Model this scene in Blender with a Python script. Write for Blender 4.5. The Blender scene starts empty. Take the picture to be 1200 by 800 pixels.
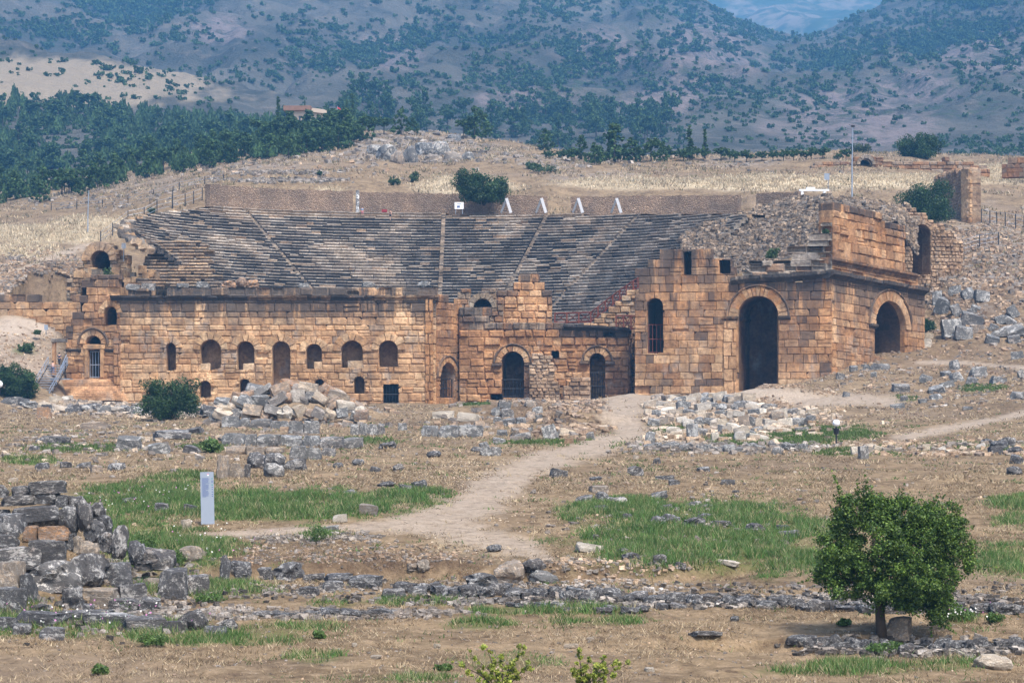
import bpy, bmesh, math, random
import numpy as np
from mathutils import Vector, Matrix, noise as mnoise

random.seed(7); NR = np.random.default_rng(7)
F = 2833.0                    # focal length in photo pixels (85 mm lens, 1200 px wide)
HY = 465.0                    # image row of the eye level
S = bpy.context.scene
COL = S.collection
def P(px, py, d): return Vector(((px-600)/F*d, d, (HY-py)/F*d))

# ------------------------------------------------------------------ render / world / camera / sun
S.render.engine = 'CYCLES'
S.cycles.use_denoising = True
S.cycles.max_bounces = 6; S.cycles.diffuse_bounces = 2; S.cycles.glossy_bounces = 1
S.cycles.transparent_max_bounces = 8; S.cycles.volume_bounces = 0
S.cycles.use_adaptive_sampling = True; S.cycles.adaptive_threshold = 0.01
S.view_settings.view_transform = 'Standard'; S.view_settings.look = 'None'
S.view_settings.gamma = 1.0; S.view_settings.exposure = 2.1
cam = bpy.data.cameras.new('camera'); camo = bpy.data.objects.new('camera', cam); COL.objects.link(camo)
camo.rotation_euler = (math.pi/2, 0, 0); cam.sensor_width = 36; cam.lens = 36*F/1200
cam.shift_y = (HY-400)/1200; cam.clip_start = 0.5; cam.clip_end = 30000
S.camera = camo
SUN_EL, SUN_AZ = math.radians(58), math.radians(150)      # azimuth from +Y clockwise: behind the camera, to its right
w = bpy.data.worlds.new('World'); S.world = w; w.use_nodes = True
nt = w.node_tree; bg = nt.nodes['Background']
sky = nt.nodes.new('ShaderNodeTexSky'); sky.sky_type = 'NISHITA'; sky.sun_disc = False
sky.sun_elevation = SUN_EL; sky.sun_rotation = SUN_AZ; sky.air_density = 1.0; sky.dust_density = 3.0; sky.ozone_density = 1.0
nt.links.new(sky.outputs[0], bg.inputs[0]); bg.inputs[1].default_value = 0.08
sl = bpy.data.lights.new('sun', 'SUN'); slo = bpy.data.objects.new('sun', sl); COL.objects.link(slo)
sl.energy = 1.5; sl.angle = math.radians(11); sl.color = (1, .97, .93)
sd = Vector((math.sin(SUN_AZ)*math.cos(SUN_EL), math.cos(SUN_AZ)*math.cos(SUN_EL), math.sin(SUN_EL)))
slo.rotation_euler = sd.to_track_quat('Z', 'Y').to_euler()

# ------------------------------------------------------------------ helpers
def tag(o, label=None, cat=None, group=None, kind=None):
    if label: o['label'] = label
    if cat: o['category'] = cat
    if group: o['group'] = group
    if kind: o['kind'] = kind
    return o
def empty(name, loc, label, cat, group=None):
    o = bpy.data.objects.new(name, None); COL.objects.link(o); o.location = loc
    o.empty_display_size = .3
    return tag(o, label, cat, group)
def link_mesh(name, me, mats, parent=None):
    o = bpy.data.objects.new(name, me); COL.objects.link(o)
    for m in (mats if isinstance(mats, (list, tuple)) else [mats]): me.materials.append(m)
    if parent is not None:
        o.parent = parent
        o.matrix_parent_inverse = Matrix.Translation(-Vector(parent.location))
    return o
class MB:
    """collects polygons with one colour each; build() links them as ONE mesh object"""
    def __init__(s): s.v = []; s.f = []; s.c = []; s.m = []
    def poly(s, pts, col=(1, 1, 1, 0), m=0):
        i = len(s.v); s.v += [tuple(p) for p in pts]; s.f.append(tuple(range(i, i+len(pts)))); s.c.append(col); s.m.append(m)
    def loft(s, rings, col=(1, 1, 1, 0), closed=True, cap0=False, cap1=False, m=0):
        n = len(rings[0]); b = len(s.v)
        for r in rings: s.v += [tuple(p) for p in r]
        for k in range(len(rings)-1):
            for j in range(n if closed else n-1):
                a = b+k*n+j; a2 = b+k*n+(j+1) % n
                s.f.append((a, a2, a2+n, a+n)); s.c.append(col); s.m.append(m)
        if cap0: s.f.append(tuple(b+j for j in reversed(range(n)))); s.c.append(col); s.m.append(m)
        if cap1: s.f.append(tuple(b+(len(rings)-1)*n+j for j in range(n))); s.c.append(col); s.m.append(m)
    def box(s, c, size, col=(1, 1, 1, 0), rz=0., mat=None, m=0):
        hx, hy, hz = [q/2 for q in size]; M = mat or Matrix.Rotation(rz, 3, 'Z'); c = Vector(c)
        p = [c + M @ Vector((x, y, z)) for z in (-hz, hz) for x, y in ((-hx, -hy), (hx, -hy), (hx, hy), (-hx, hy))]
        for f in ((3, 2, 1, 0), (4, 5, 6, 7), (0, 1, 5, 4), (1, 2, 6, 5), (2, 3, 7, 6), (3, 0, 4, 7)): s.poly([p[i] for i in f], col, m)
    def tube(s, pts, rad, n=6, col=(1, 1, 1, 0), m=0, cap=True):
        pts = [Vector(p) for p in pts]; R = rad if isinstance(rad, (list, tuple)) else [rad]*len(pts); rings = []
        for i, p in enumerate(pts):
            t = (pts[min(i+1, len(pts)-1)] - pts[max(i-1, 0)]).normalized()
            a = t.orthogonal().normalized() if abs(t.z) > .9 else t.cross(Vector((0, 0, 1))).normalized()
            if abs(t.z) > .9: a = (Vector((1, 0, 0)) - t*t.x).normalized()
            b = t.cross(a)
            rings.append([p + (a*math.cos(2*math.pi*k/n) + b*math.sin(2*math.pi*k/n))*R[i] for k in range(n)])
        s.loft(rings, col, True, cap, cap, m)
    def mesh(s, name):
        me = bpy.data.meshes.new(name); me.from_pydata(s.v, [], s.f)
        a = me.attributes.new('Col', 'FLOAT_COLOR', 'FACE')
        a.data.foreach_set('color', np.array(s.c, dtype=np.float32).ravel())
        me.polygons.foreach_set('material_index', np.array(s.m, dtype=np.int32))
        return me
    def build(s, name, mats, parent=None, smooth=False):
        me = s.mesh(name); o = link_mesh(name, me, mats, parent)
        if smooth: me.polygons.foreach_set('use_smooth', [True]*len(me.polygons))
        return o
def quads_mesh(name, V, C):
    """V (n,k,3) k-gons, C (n,4) face colours -> mesh (fast)"""
    n, k = V.shape[:2]; me = bpy.data.meshes.new(name)
    me.vertices.add(n*k); me.vertices.foreach_set('co', V.astype(np.float32).ravel())
    me.loops.add(n*k); me.loops.foreach_set('vertex_index', np.arange(n*k, dtype=np.int32))
    me.polygons.add(n); me.polygons.foreach_set('loop_start', np.arange(0, n*k, k, dtype=np.int32))
    me.update(calc_edges=True)
    a = me.attributes.new('Col', 'FLOAT_COLOR', 'FACE'); a.data.foreach_set('color', C.astype(np.float32).ravel())
    return me
def copy_tree(o, parent=None):
    c = o.copy(); COL.objects.link(c)
    if parent is not None: c.parent = parent
    for ch in list(o.children): copy_tree(ch, c)
    return c

# ------------------------------------------------------------------ vectorised value noise
_tab = NR.random((256, 256))
def vnoise(x, y):
    xi = np.floor(x).astype(int); yi = np.floor(y).astype(int); fx = x-xi; fy = y-yi
    fx = fx*fx*(3-2*fx); fy = fy*fy*(3-2*fy)
    a = _tab[xi & 255, yi & 255]; b = _tab[(xi+1) & 255, yi & 255]; c = _tab[xi & 255, (yi+1) & 255]; d = _tab[(xi+1) & 255, (yi+1) & 255]
    return (a*(1-fx)+b*fx)*(1-fy)+(c*(1-fx)+d*fx)*fy
def fbm(x, y, o=4, g=.5):
    s = 0; a = 1; t = 0
    for i in range(o): s = s+a*vnoise(x*2**i+i*17.3, y*2**i+i*9.1); t += a; a *= g
    return s/t
def sstep(a, b, x): t = np.clip((x-a)/(b-a), 0, 1); return t*t*(3-2*t)

# ------------------------------------------------------------------ materials
class NT:
    def __init__(s, name, rough=.9, spec=.2):
        s.mat = bpy.data.materials.new(name); s.mat.use_nodes = True; s.t = s.mat.node_tree; s.b = s.t.nodes['Principled BSDF']
        s.b.inputs['Roughness'].default_value = rough; s.b.inputs['Specular IOR Level'].default_value = spec
    def n(s, typ, **kw):
        q = s.t.nodes.new(typ)
        for k, v in kw.items(): setattr(q, k, v)
        return q
    def l(s, a, b): s.t.links.new(a, b)
    def val(s, x, sock):
        if isinstance(x, (int, float)): sock.default_value = x
        elif isinstance(x, tuple): sock.default_value = x if len(x) == 4 or sock.type == 'VECTOR' else (*x, 1)
        else: s.l(x, sock)
    def attr(s, name): return s.n('ShaderNodeAttribute', attribute_name=name)
    def pos(s, scale=(1, 1, 1), obj=False):
        g = s.n('ShaderNodeTexCoord').outputs['Object'] if obj else s.n('ShaderNodeNewGeometry').outputs['Position']
        m = s.n('ShaderNodeVectorMath', operation='MULTIPLY'); s.l(g, m.inputs[0]); m.inputs[1].default_value = scale
        return m.outputs[0]
    def noise(s, vec, scale, detail=4, rough=.55, out=0, dist=0.):
        q = s.n('ShaderNodeTexNoise'); s.l(vec, q.inputs['Vector']); q.inputs['Scale'].default_value = scale
        q.inputs['Detail'].default_value = detail; q.inputs['Roughness'].default_value = rough; q.inputs['Distortion'].default_value = dist
        return q.outputs[out]
    def vor(s, vec, scale, feature='F1', out='Distance', rnd=1.):
        q = s.n('ShaderNodeTexVoronoi', feature=feature); s.l(vec, q.inputs['Vector']); q.inputs['Scale'].default_value = scale
        q.inputs['Randomness'].default_value = rnd
        return q.outputs[out]
    def ramp(s, x, a, b, lo=0., hi=1.):
        q = s.n('ShaderNodeMapRange', interpolation_type='SMOOTHSTEP'); s.val(x, q.inputs[0])
        for i, v in zip((1, 2, 3, 4), (a, b, lo, hi)): q.inputs[i].default_value = v
        return q.outputs[0]
    def math(s, op, a, b=0.):
        q = s.n('ShaderNodeMath', operation=op); s.val(a, q.inputs[0]); s.val(b, q.inputs[1]); return q.outputs[0]
    def mix(s, f, a, b, typ='MIX'):
        q = s.n('ShaderNodeMix', data_type='RGBA', blend_type=typ); s.val(f, q.inputs[0]); s.val(a, q.inputs[6]); s.val(b, q.inputs[7]); return q.outputs[2]
    def bump(s, h, strength=.5, dist=.05):
        q = s.n('ShaderNodeBump'); s.l(h, q.inputs['Height']); q.inputs['Strength'].default_value = strength; q.inputs['Distance'].default_value = dist
        s.l(q.outputs[0], s.b.inputs['Normal'])
    def color(s, c): s.val(c, s.b.inputs['Base Color'])

def simple(name, col, rough=.7, metal=0., spec=.3, var=.12, scale=6.):
    q = NT(name, rough, spec); q.b.inputs['Metallic'].default_value = metal
    n = q.noise(q.pos(obj=True), scale, 4)
    q.color(q.mix(n, tuple(c*(1-var) for c in col), tuple(min(1, c*(1+var)) for c in col))); return q.mat
def masonry_mat(name, lichen=.35, stain=.8, sp=1., lo=(.84, .80, .76), hi=(1.22, 1.20, 1.16)):
    """stone whose block colour is the face colour; alpha carries how stained the block is"""
    q = NT(name, .95, .1); p = q.pos(); c = q.attr('Col')
    big = q.noise(p, .35*sp, 4); mid = q.noise(p, 2.2*sp, 5, .65); fine = q.noise(p, 9*sp, 3, .7)
    col = q.mix(1., c.outputs[0], q.mix(q.ramp(big, .3, .7), (.68, .63, .58), (1.16, 1.10, 1.04)), 'MULTIPLY')
    col = q.mix(1., col, q.mix(q.ramp(mid, .25, .75), (.62, .58, .55), (1.25, 1.22, 1.18)), 'MULTIPLY')
    col = q.mix(q.ramp(fine, .50, .70, 0, .7), col, q.mix(.6, col, (.085, .07, .06)))
    hue = q.noise(q.pos((.16, .16, .24)), 1., 5, .62); col = q.mix(1., col, q.mix(q.ramp(hue, .35, .66), lo, hi), 'MULTIPLY')
    film = q.noise(q.pos((.30, .30, .22)), 1., 6, .72); col = q.mix(q.ramp(film, .53, .70, 0, .62), col, q.mix(mid, (.15, .135, .125), (.40, .365, .33)))
    pits = q.ramp(q.noise(p, 4.5*sp, 5, .75), .60, .68, 0, lichen)
    col = q.mix(pits, col, (.075, .068, .065))
    streak = q.noise(q.pos((.55, .55, .07)), 1., 6, .7)
    sf = q.math('MULTIPLY', q.ramp(q.math('ADD', streak, q.math('MULTIPLY', c.outputs['Alpha'], .14)), .47, .60, 0, stain), q.ramp(c.outputs['Alpha'], 0, .8))
    col = q.mix(sf, col, (.055, .05, .048))
    st2 = q.noise(q.pos((.28, .28, .045)), 1., 6, .72); col = q.mix(q.ramp(st2, .54, .68, 0, .6*stain), col, q.mix(fine, (.07, .06, .053), (.20, .165, .135)))
    q.color(col)
    h = q.math('ADD', mid, q.math('MULTIPLY', fine, .5)); q.bump(h, 1., .16); return q.mat
M_WALL = masonry_mat('ochre_masonry', .5, .85, 1., (.90, .79, .66), (1.34, 1.26, 1.11))
M_SEAT = masonry_mat('weathered_seat_stone', .75, .6, 1.3)
M_CORN = masonry_mat('dark_cornice_stone', .8, .9)
def lichen_stone(name, base_obj=True, dark=(.045, .043, .045), pale=(.50, .48, .45), rust=.35, amt=1., sc=1.):
    """loose stone: object colour under black, pale and rusty lichen"""
    q = NT(name, .95, .1); p = q.pos(obj=True); oi = q.n('ShaderNodeObjectInfo')
    off = q.n('ShaderNodeVectorMath', operation='ADD'); q.l(p, off.inputs[0])
    sc3 = q.n('ShaderNodeVectorMath', operation='SCALE'); sc3.inputs[0].default_value = (37, 91, 53); q.l(oi.outputs['Random'], sc3.inputs['Scale']); q.l(sc3.outputs[0], off.inputs[1])
    p = off.outputs[0]
    col = oi.outputs['Color']
    n1 = q.noise(p, 1.6*sc, 5, .7); n2 = q.noise(p, 6.5*sc, 6, .8); n3 = q.noise(p, 14*sc, 4, .7)
    col = q.mix(1., col, q.mix(n3, (.65, .63, .6), (1.35, 1.33, 1.3)), 'MULTIPLY')
    col = q.mix(q.ramp(n1, .55, .70, 0, rust), col, (.36, .20, .11))
    col = q.mix(q.ramp(n2, .50, .58, 0, .9*amt), col, pale)
    n4 = q.noise(p, 4.2*sc, 7, .85, dist=.3); n5 = q.noise(p, 1.3*sc, 3)
    col = q.mix(q.ramp(q.math('ADD', n4, q.math('MULTIPLY', n5, .35)), .615, .66, 0, .95*amt), col, dark)
    q.color(col); q.bump(q.math('ADD', n2, q.math('MULTIPLY', n3, .6)), 1., .08); return q.mat
M_LICH = lichen_stone('lichened_grey_stone', amt=.9)
M_GREYL = lichen_stone('grey_block_stone', dark=(.07, .069, .068), pale=(.49, .475, .445), rust=.3, amt=.85)
M_PALE = lichen_stone('pale_limestone', dark=(.16, .14, .12), pale=(.66, .60, .52), rust=.3, amt=.5)
M_MID = lichen_stone('tumbled_stone', dark=(.09, .085, .08), pale=(.48, .45, .41), rust=.3, amt=.65)
def rubble_mat(name, c1, c2, sc):
    q = NT(name, .95, .1); p = q.pos()
    v = q.vor(p, sc, out='Color'); d = q.vor(p, sc, 'DISTANCE_TO_EDGE')
    n = q.noise(p, 2.5, 4); n2 = q.noise(p, .25, 4)
    sep = q.n('ShaderNodeSeparateColor'); q.l(v, sep.inputs[0])
    col = q.mix(sep.outputs[0], c1, c2); col = q.mix(1., col, q.mix(n, (.7, .68, .66), (1.2, 1.2, 1.2)), 'MULTIPLY')
    col = q.mix(1., col, q.mix(q.ramp(n2, .35, .65), (.72, .72, .74), (1.1, 1.05, 1.)), 'MULTIPLY')
    col = q.mix(q.ramp(d, .0, .12, .6, 0), col, tuple(c*.45 for c in c1)); q.color(col)
    q.bump(q.math('ADD', q.ramp(d, 0, .25), n), .9, .15); return q.mat
M_RUB = rubble_mat('rubble_masonry', (.30, .215, .155), (.41, .31, .23), 3.6)
M_DARK = simple('shaded_vault_stone', (.08, .06, .045), .95, var=.4, scale=1.5)  # near-black base colour carries the shade inside the openings
M_IRON = simple('dark_iron', (.03, .032, .038), .5, .6)
M_STEEL = simple('grey_steel', (.36, .40, .46), .4, .7)
M_RUST = simple('rust_red_wood', (.13, .035, .02), .8, var=.3)
M_FRAME = simple('off_white_frame', (.52, .52, .53), .6, var=.08)
M_WHITE = simple('white_paint', (.78, .78, .78), .6, var=.05)
def leaf_mat(name, rough=.55, trans=.25, tint=(1.3, 1.4, .6)):
    q = NT(name, rough, .3); c = q.attr('Col'); q.color(c.outputs[0])
    tr = q.n('ShaderNodeBsdfTranslucent'); q.l(q.mix(1., c.outputs[0], tint, 'MULTIPLY'), tr.inputs[0])
    ms = q.n('ShaderNodeMixShader'); ms.inputs[0].default_value = trans
    q.l(q.b.outputs[0], ms.inputs[1]); q.l(tr.outputs[0], ms.inputs[2])
    q.l(ms.outputs[0], q.t.nodes['Material Output'].inputs[0]); return q.mat
M_LEAF = leaf_mat('leaf'); M_NEEDLE = leaf_mat('needle_foliage', .8, .1); M_GRASS = leaf_mat('grass_blade', .8, .3)
M_DRY = leaf_mat('dry_grass_blade', .8, .3, (1.08, 1.0, .86))
M_BARK = simple('bark', (.05, .038, .03), .95, var=.4, scale=9)
# ------------------------------------------------------------------ terrain: photo row of the ground as a smooth function of (column, log distance)
class RBF:
    def __init__(s, pts, lam=.0005):
        a = np.array(pts, float); s.c = np.stack([a[:, 0]/260., np.log(a[:, 2])*3.2], 1); v = a[:, 1]
        n = len(a); K = s.k(s.c, s.c)+lam*np.eye(n); A = np.hstack([np.ones((n, 1)), s.c])
        M = np.block([[K, A], [A.T, np.zeros((3, 3))]]); s.w = np.linalg.solve(M, np.concatenate([v, np.zeros(3)]))
    def k(s, a, b): return np.sqrt(((a[:, None, :]-b[None])**2).sum(-1)+1e-9)
    def __call__(s, px, d):
        px = np.asarray(px, float); d = np.asarray(d, float); sh = np.broadcast(px, d).shape
        q = np.stack([np.broadcast_to(px, sh).ravel()/260., np.log(np.broadcast_to(d, sh).ravel())*3.2], 1); out = np.empty(len(q))
        for i in range(0, len(q), 20000):
            b = q[i:i+20000]; out[i:i+20000] = s.k(b, s.c) @ s.w[:len(s.c)] + s.w[-3] + b @ s.w[-2:]
        return out.reshape(sh)
G = []
for px in (-300, 0, 300, 600, 900, 1200, 1500):
    G += [(px, 1290, 6), (px, 1060, 20), (px, 880, 45), (px, 798, 62)]
    G += [(px, 745, 72), (px, 703, 80), (px, 665, 90)]
for px in (-300, 0, 150, 300, 450, 600, 750, 900, 1050, 1200, 1500):
    G += [(px, 614, 104), (px, 586, 114), (px, 560, 128), (px, 538, 147), (px, 521, 170)]
    if px < 950: G += [(px, 503, 212), (px, 485, 262)]
G += [(1050, 500, 212), (1200, 494, 212), (1500, 480, 212), (1050, 476, 255), (1200, 462, 255), (1500, 440, 255)]
G += [(300, 472, 298), (450, 472, 298), (600, 468, 298), (740, 463, 298), (830, 460, 296), (900, 452, 292), (975, 443, 292), (1050, 432, 300), (1090, 410, 318), (1200, 398, 318), (1130, 405, 316),
      (1130, 440, 285), (1200, 430, 285), (1500, 380, 300), (180, 475, 300), (100, 472, 300)]
G += [(-50, 478, 290), (20, 468, 300), (75, 470, 303), (0, 425, 313), (45, 425, 317), (20, 392, 322), (85, 471, 308), (110, 473, 308), (140, 474, 308), (85, 473, 315), (115, 474, 315), (140, 474, 315), (70, 392, 325), (-100, 420, 312), (-100, 390, 322), (-300, 400, 320)]
G += [(0, 345, 338), (60, 345, 338), (100, 345, 338), (0, 325, 348), (60, 305, 362), (95, 290, 372), (-100, 320, 360), (-300, 320, 380), (0, 285, 400), (90, 272, 392), (150, 258, 400), (200, 242, 405), (240, 228, 412),
      (0, 262, 450), (100, 247, 450), (200, 226, 455), (0, 240, 520), (100, 222, 520), (200, 205, 520), (300, 193, 520), (400, 182, 520), (470, 172, 520), (-200, 245, 520)]
G += [(300, 217, 418), (415, 221, 418), (520, 226, 418), (640, 229, 416), (760, 229, 412), (880, 231, 404), (500, 203, 460), (620, 203, 460), (700, 203, 460), (800, 207, 460), (900, 207, 450), (1000, 203, 455),
      (560, 176, 540), (640, 182, 540), (720, 186, 540), (800, 186, 540), (900, 183, 540), (1000, 180, 540), (1100, 184, 540), (1200, 187, 540), (1350, 190, 540),
      (490, 158, 590), (600, 166, 600), (700, 186, 620), (800, 188, 620), (900, 186, 620), (1000, 184, 620), (1100, 186, 620), (1250, 188, 620), (0, 228, 620), (100, 210, 620), (200, 190, 620), (300, 168, 620), (400, 153, 620),
      (560, 175, 690), (700, 195, 720), (900, 200, 720), (1100, 200, 720), (1300, 200, 720), (0, 215, 720), (200, 188, 720), (400, 165, 720)]
G += [(1100, 262, 388), (1150, 285, 366), (1200, 300, 352), (1115, 335, 343), (1160, 350, 335), (1215, 355, 332), (1200, 262, 400), (1150, 250, 415), (1100, 238, 420), (1200, 225, 455), (1100, 213, 455), (1400, 230, 420), (1400, 330, 330)]
for px in range(120, 1000, 110): G += [(px, 472, 322), (px, 472, 335)] if px < 930 else []
G += [(px, py, 785) for px, py in ((-300, 240), (0, 232), (200, 212), (400, 192), (600, 210), (900, 215), (1300, 215))]
ground_py = RBF(G)
CX, CY, RTOP = -11.0, 338.0, 52.0
FOOT = np.array([(-70, 332), (-51, 319.5), (-10, 321), (14, 318), (38.5, 304.5), (53, 327), (58, 342), (42, 350), (42, 378), (-70, 350)])
def in_poly(x, y, poly):
    r = np.zeros(np.shape(x), bool); n = len(poly)
    for i in range(n):
        x1, y1 = poly[i]; x2, y2 = poly[(i+1) % n]
        c = ((y1 > y) != (y2 > y)) & (x < (x2-x1)*(y-y1)/(y2-y1+1e-12)+x1); r ^= c
    return r
MOUNDS = []        # (x, y, height, rx, ry)
def ground_z(x, y, foot=True):
    x = np.asarray(x, float); y = np.asarray(y, float)
    px = 600+F*x/y
    z = (HY-ground_py(np.clip(px, -330, 1530), y))/F*y
    z = z + np.clip(y/400, .15, 1.)*((fbm(x*.16+40, y*.16, 4)-.5)*1.3) + (fbm(x*.9+5, y*.9, 3)-.5)*.22*np.clip(120/y, .4, 1.2)
    z = z + sstep(400, 470, y)*(fbm(x*.06+9, y*.06, 5)-.5)*2.2*sstep(400, 430, y)
    edge = 90.5+(fbm(x*.35, x*0+3.3, 3)-.5)*3                      # the earth step across the foreground
    z = z - .75*np.exp(-np.clip(edge-y, 0, 99)/3.0)*sstep(edge+.5, edge-.3, y)*sstep(-13, -9, x)*(1-sstep(7, 11, x))
    e2 = 71.5+(fbm(x*.4, x*0+8.3, 3)-.5)*1.6                       # and the smaller one under the tree
    z = z - .40*np.exp(-np.clip(e2-y, 0, 99)/2.5)*sstep(e2+.35, e2-.15, y)*sstep(3.5, 6, x)
    for mx, my, h, rx, ry in MOUNDS:
        q = ((x-mx)/rx)**2+((y-my)/ry)**2
        z = z + np.where(q < 9, h*np.exp(-q*q*.8), 0)
    if foot:
        ins = in_poly(x, y, FOOT) | (((x-CX)**2+(y-CY)**2 < 52.6**2) & (y > CY))
        z = np.where(ins, -4., z)
    return z
_DM = np.exp(np.linspace(math.log(50), math.log(760), 1500))
def ground_at(px, py, d0=50):
    """the ground point seen at a photo position"""
    x = (px-600)/F*_DM; z = ground_z(x, _DM, foot=False); row = HY-F*z/_DM
    ok = np.where((row <= py) & (_DM >= d0))[0]
    i = ok[0] if len(ok) else len(_DM)-1
    d = _DM[i]
    if len(ok) and i > 0 and row[i-1] > py and _DM[i-1] >= d0: t = (row[i-1]-py)/(row[i-1]-row[i]+1e-9); d = _DM[i-1]+(d-_DM[i-1])*t
    X = (px-600)/F*d
    return Vector((X, d, float(ground_z(np.array([X]), np.array([d]), False)[0])))
def mound(px, py, h, rx, ry):
    p = ground_at(px, py); MOUNDS.append((p.x, p.y, h, rx, ry))
def grid_mesh(name, px, d, zf):
    PX, D = np.meshgrid(px, d); X = (PX-600)/F*D; Z = zf(X, D)
    n, m = PX.shape; V = np.stack([X, D, Z], -1).reshape(-1, 3)
    i = np.arange(n*m).reshape(n, m); q = np.stack([i[:-1, :-1], i[:-1, 1:], i[1:, 1:], i[1:, :-1]], -1).reshape(-1, 4)
    me = bpy.data.meshes.new(name); me.vertices.add(n*m); me.vertices.foreach_set('co', V.astype(np.float32).ravel())
    me.loops.add(len(q)*4); me.loops.foreach_set('vertex_index', q.astype(np.int32).ravel())
    me.polygons.add(len(q)); me.polygons.foreach_set('loop_start', np.arange(0, len(q)*4, 4, dtype=np.int32))
    me.polygons.foreach_set('use_smooth', np.ones(len(q), bool)); me.update(calc_edges=True)
    return me, PX, D, Z
# mounds under the heaps of stone
for a in ((345, 492, 2.6, 7.5, 3.0), (600, 490, 1.5, 8, 5), (685, 500, 1.5, 4.5, 3), (850, 500, .9, 9, 4), (905, 470, 1.6, 6, 3), (60, 700, 1.5, 2.6, 1.7), (0, 695, .9, 2.2, 2.2)): mound(*a)

# ------------------------------------------------------------------ what grows or lies where (photo columns / rows of the ground, soft noisy edges)
def blob(px, py, cx, cy, rx, ry, wob, soft=.35):
    q = np.sqrt(((px-cx)/rx)**2+((py-cy)/ry)**2)+(wob-.5)*1.1
    return 1-sstep(1-soft, 1+soft, q)
GREEN = [(300, 592, 215, 17, 1), (170, 590, 80, 22, 1), (480, 580, 50, 8, 1), (200, 645, 75, 24, 1), (150, 620, 40, 20, .9), (215, 690, 90, 10, .8), (330, 668, 25, 8, .6), (370, 622, 28, 10, .8), (830, 632, 150, 40, 1), (740, 598, 80, 14, 1), (900, 655, 90, 16, 1),
         (1180, 655, 50, 20, .9), (1190, 590, 35, 9, .7), (1190, 610, 30, 10, .6), (120, 735, 130, 12, .7), (250, 745, 110, 10, .8), (330, 735, 60, 6, .6), (560, 732, 40, 6, .8), (650, 715, 90, 5, .8), (700, 728, 60, 5, .7), (1030, 781, 100, 5, .8), (980, 786, 80, 5, .7), (1120, 779, 60, 5, .6), (1120, 725, 25, 7, .8),
         (600, 775, 60, 9, .4), (480, 795, 60, 5, .5), (370, 770, 30, 8, .5), (900, 515, 75, 7, .8), (960, 508, 60, 8, .8), (800, 505, 30, 6, .7), (700, 520, 30, 5, .7), (570, 575, 22, 6, .6), (640, 520, 60, 4, .4), (430, 518, 40, 4, .5), (240, 525, 25, 5, .6), (90, 525, 60, 5, .4), (210, 560, 40, 7, .5), (30, 540, 30, 5, .4), (545, 470, 30, 6, .8),
         (1000, 530, 60, 4, .5), (1130, 525, 70, 5, .5), (1050, 468, 20, 4, .6), (1150, 455, 25, 4, .6), (700, 658, 20, 5, .5), (30, 410, 14, 5, .9), (20, 720, 40, 25, .8), (60, 730, 70, 14, .6), (480, 705, 60, 4, .7), (390, 708, 30, 4, .6)]
PATHS = [[(735, 455, 30), (728, 485, 30), (742, 510, 20), (690, 524, 34), (620, 545, 36), (580, 570, 36), (552, 595, 42), (500, 612, 52), (565, 628, 40), (610, 643, 28), (640, 655, 12)],
         [(500, 612, 30), (420, 618, 20), (330, 622, 17), (230, 628, 14)], [(1240, 475, 12), (1150, 495, 12), (1060, 512, 16)], [(735, 470, 30), (800, 462, 40), (880, 462, 40), (960, 468, 30), (1040, 470, 24)], [(20, 318, 8), (60, 302, 9), (105, 287, 8)], [(1080, 425, 8), (1130, 425, 8), (1210, 432, 8)]]
DIRT = [(300, 655, 70, 15, .9), (420, 658, 160, 14, 1), (720, 665, 90, 13, 1), (330, 640, 120, 6, .7), (1050, 758, 130, 10, 1), (560, 685, 120, 8, .5), (860, 680, 80, 6, .5), (600, 480, 60, 14, .8), (500, 498, 90, 7, .6), (1100, 515, 90, 5, .6), (880, 470, 70, 10, .6), (1130, 420, 90, 25, .35), (1150, 330, 70, 50, .7), (1180, 480, 60, 12, .5), (52, 335, 60, 28, .65), (30, 415, 50, 22, .35), (250, 520, 260, 12, .35), (950, 545, 200, 10, .3), (560, 610, 60, 10, .4)]
STRAW = [(950, 215, 170, 8, 1), (1040, 212, 90, 7, 1), (1170, 206, 50, 10, .9), (870, 216, 70, 6, .9), (540, 218, 60, 10, .7), (740, 215, 90, 6, .6), (390, 235, 20, 14, .8), (60, 275, 70, 10, .7), (140, 262, 60, 8, .6), (30, 295, 40, 9, .8), (560, 640, 60, 18, .3)]
PALE = [(30, 385, 45, 14, .6), (20, 420, 55, 30, .42), (905, 462, 50, 8, .45), (100, 472, 60, 6, .35), (60, 305, 40, 14, .3)]
def seg_mask(px, py, pl, wob):
    m = np.zeros(px.shape)
    for (x1, y1, w1), (x2, y2, w2) in zip(pl[:-1], pl[1:]):
        ys = 3.5
        ax, ay, bx, by = x1, y1*ys, x2, y2*ys; L = (bx-ax)**2+(by-ay)**2
        t = np.clip(((px-ax)*(bx-ax)+(py*ys-ay)*(by-ay))/L, 0, 1)
        dd = np.hypot(px-ax-(bx-ax)*t, py*ys-ay-(by-ay)*t)/(w1+(w2-w1)*t)
        m = np.maximum(m, 1-sstep(.35, 1.45, dd+(wob-.5)*1.5))
    return m
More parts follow.
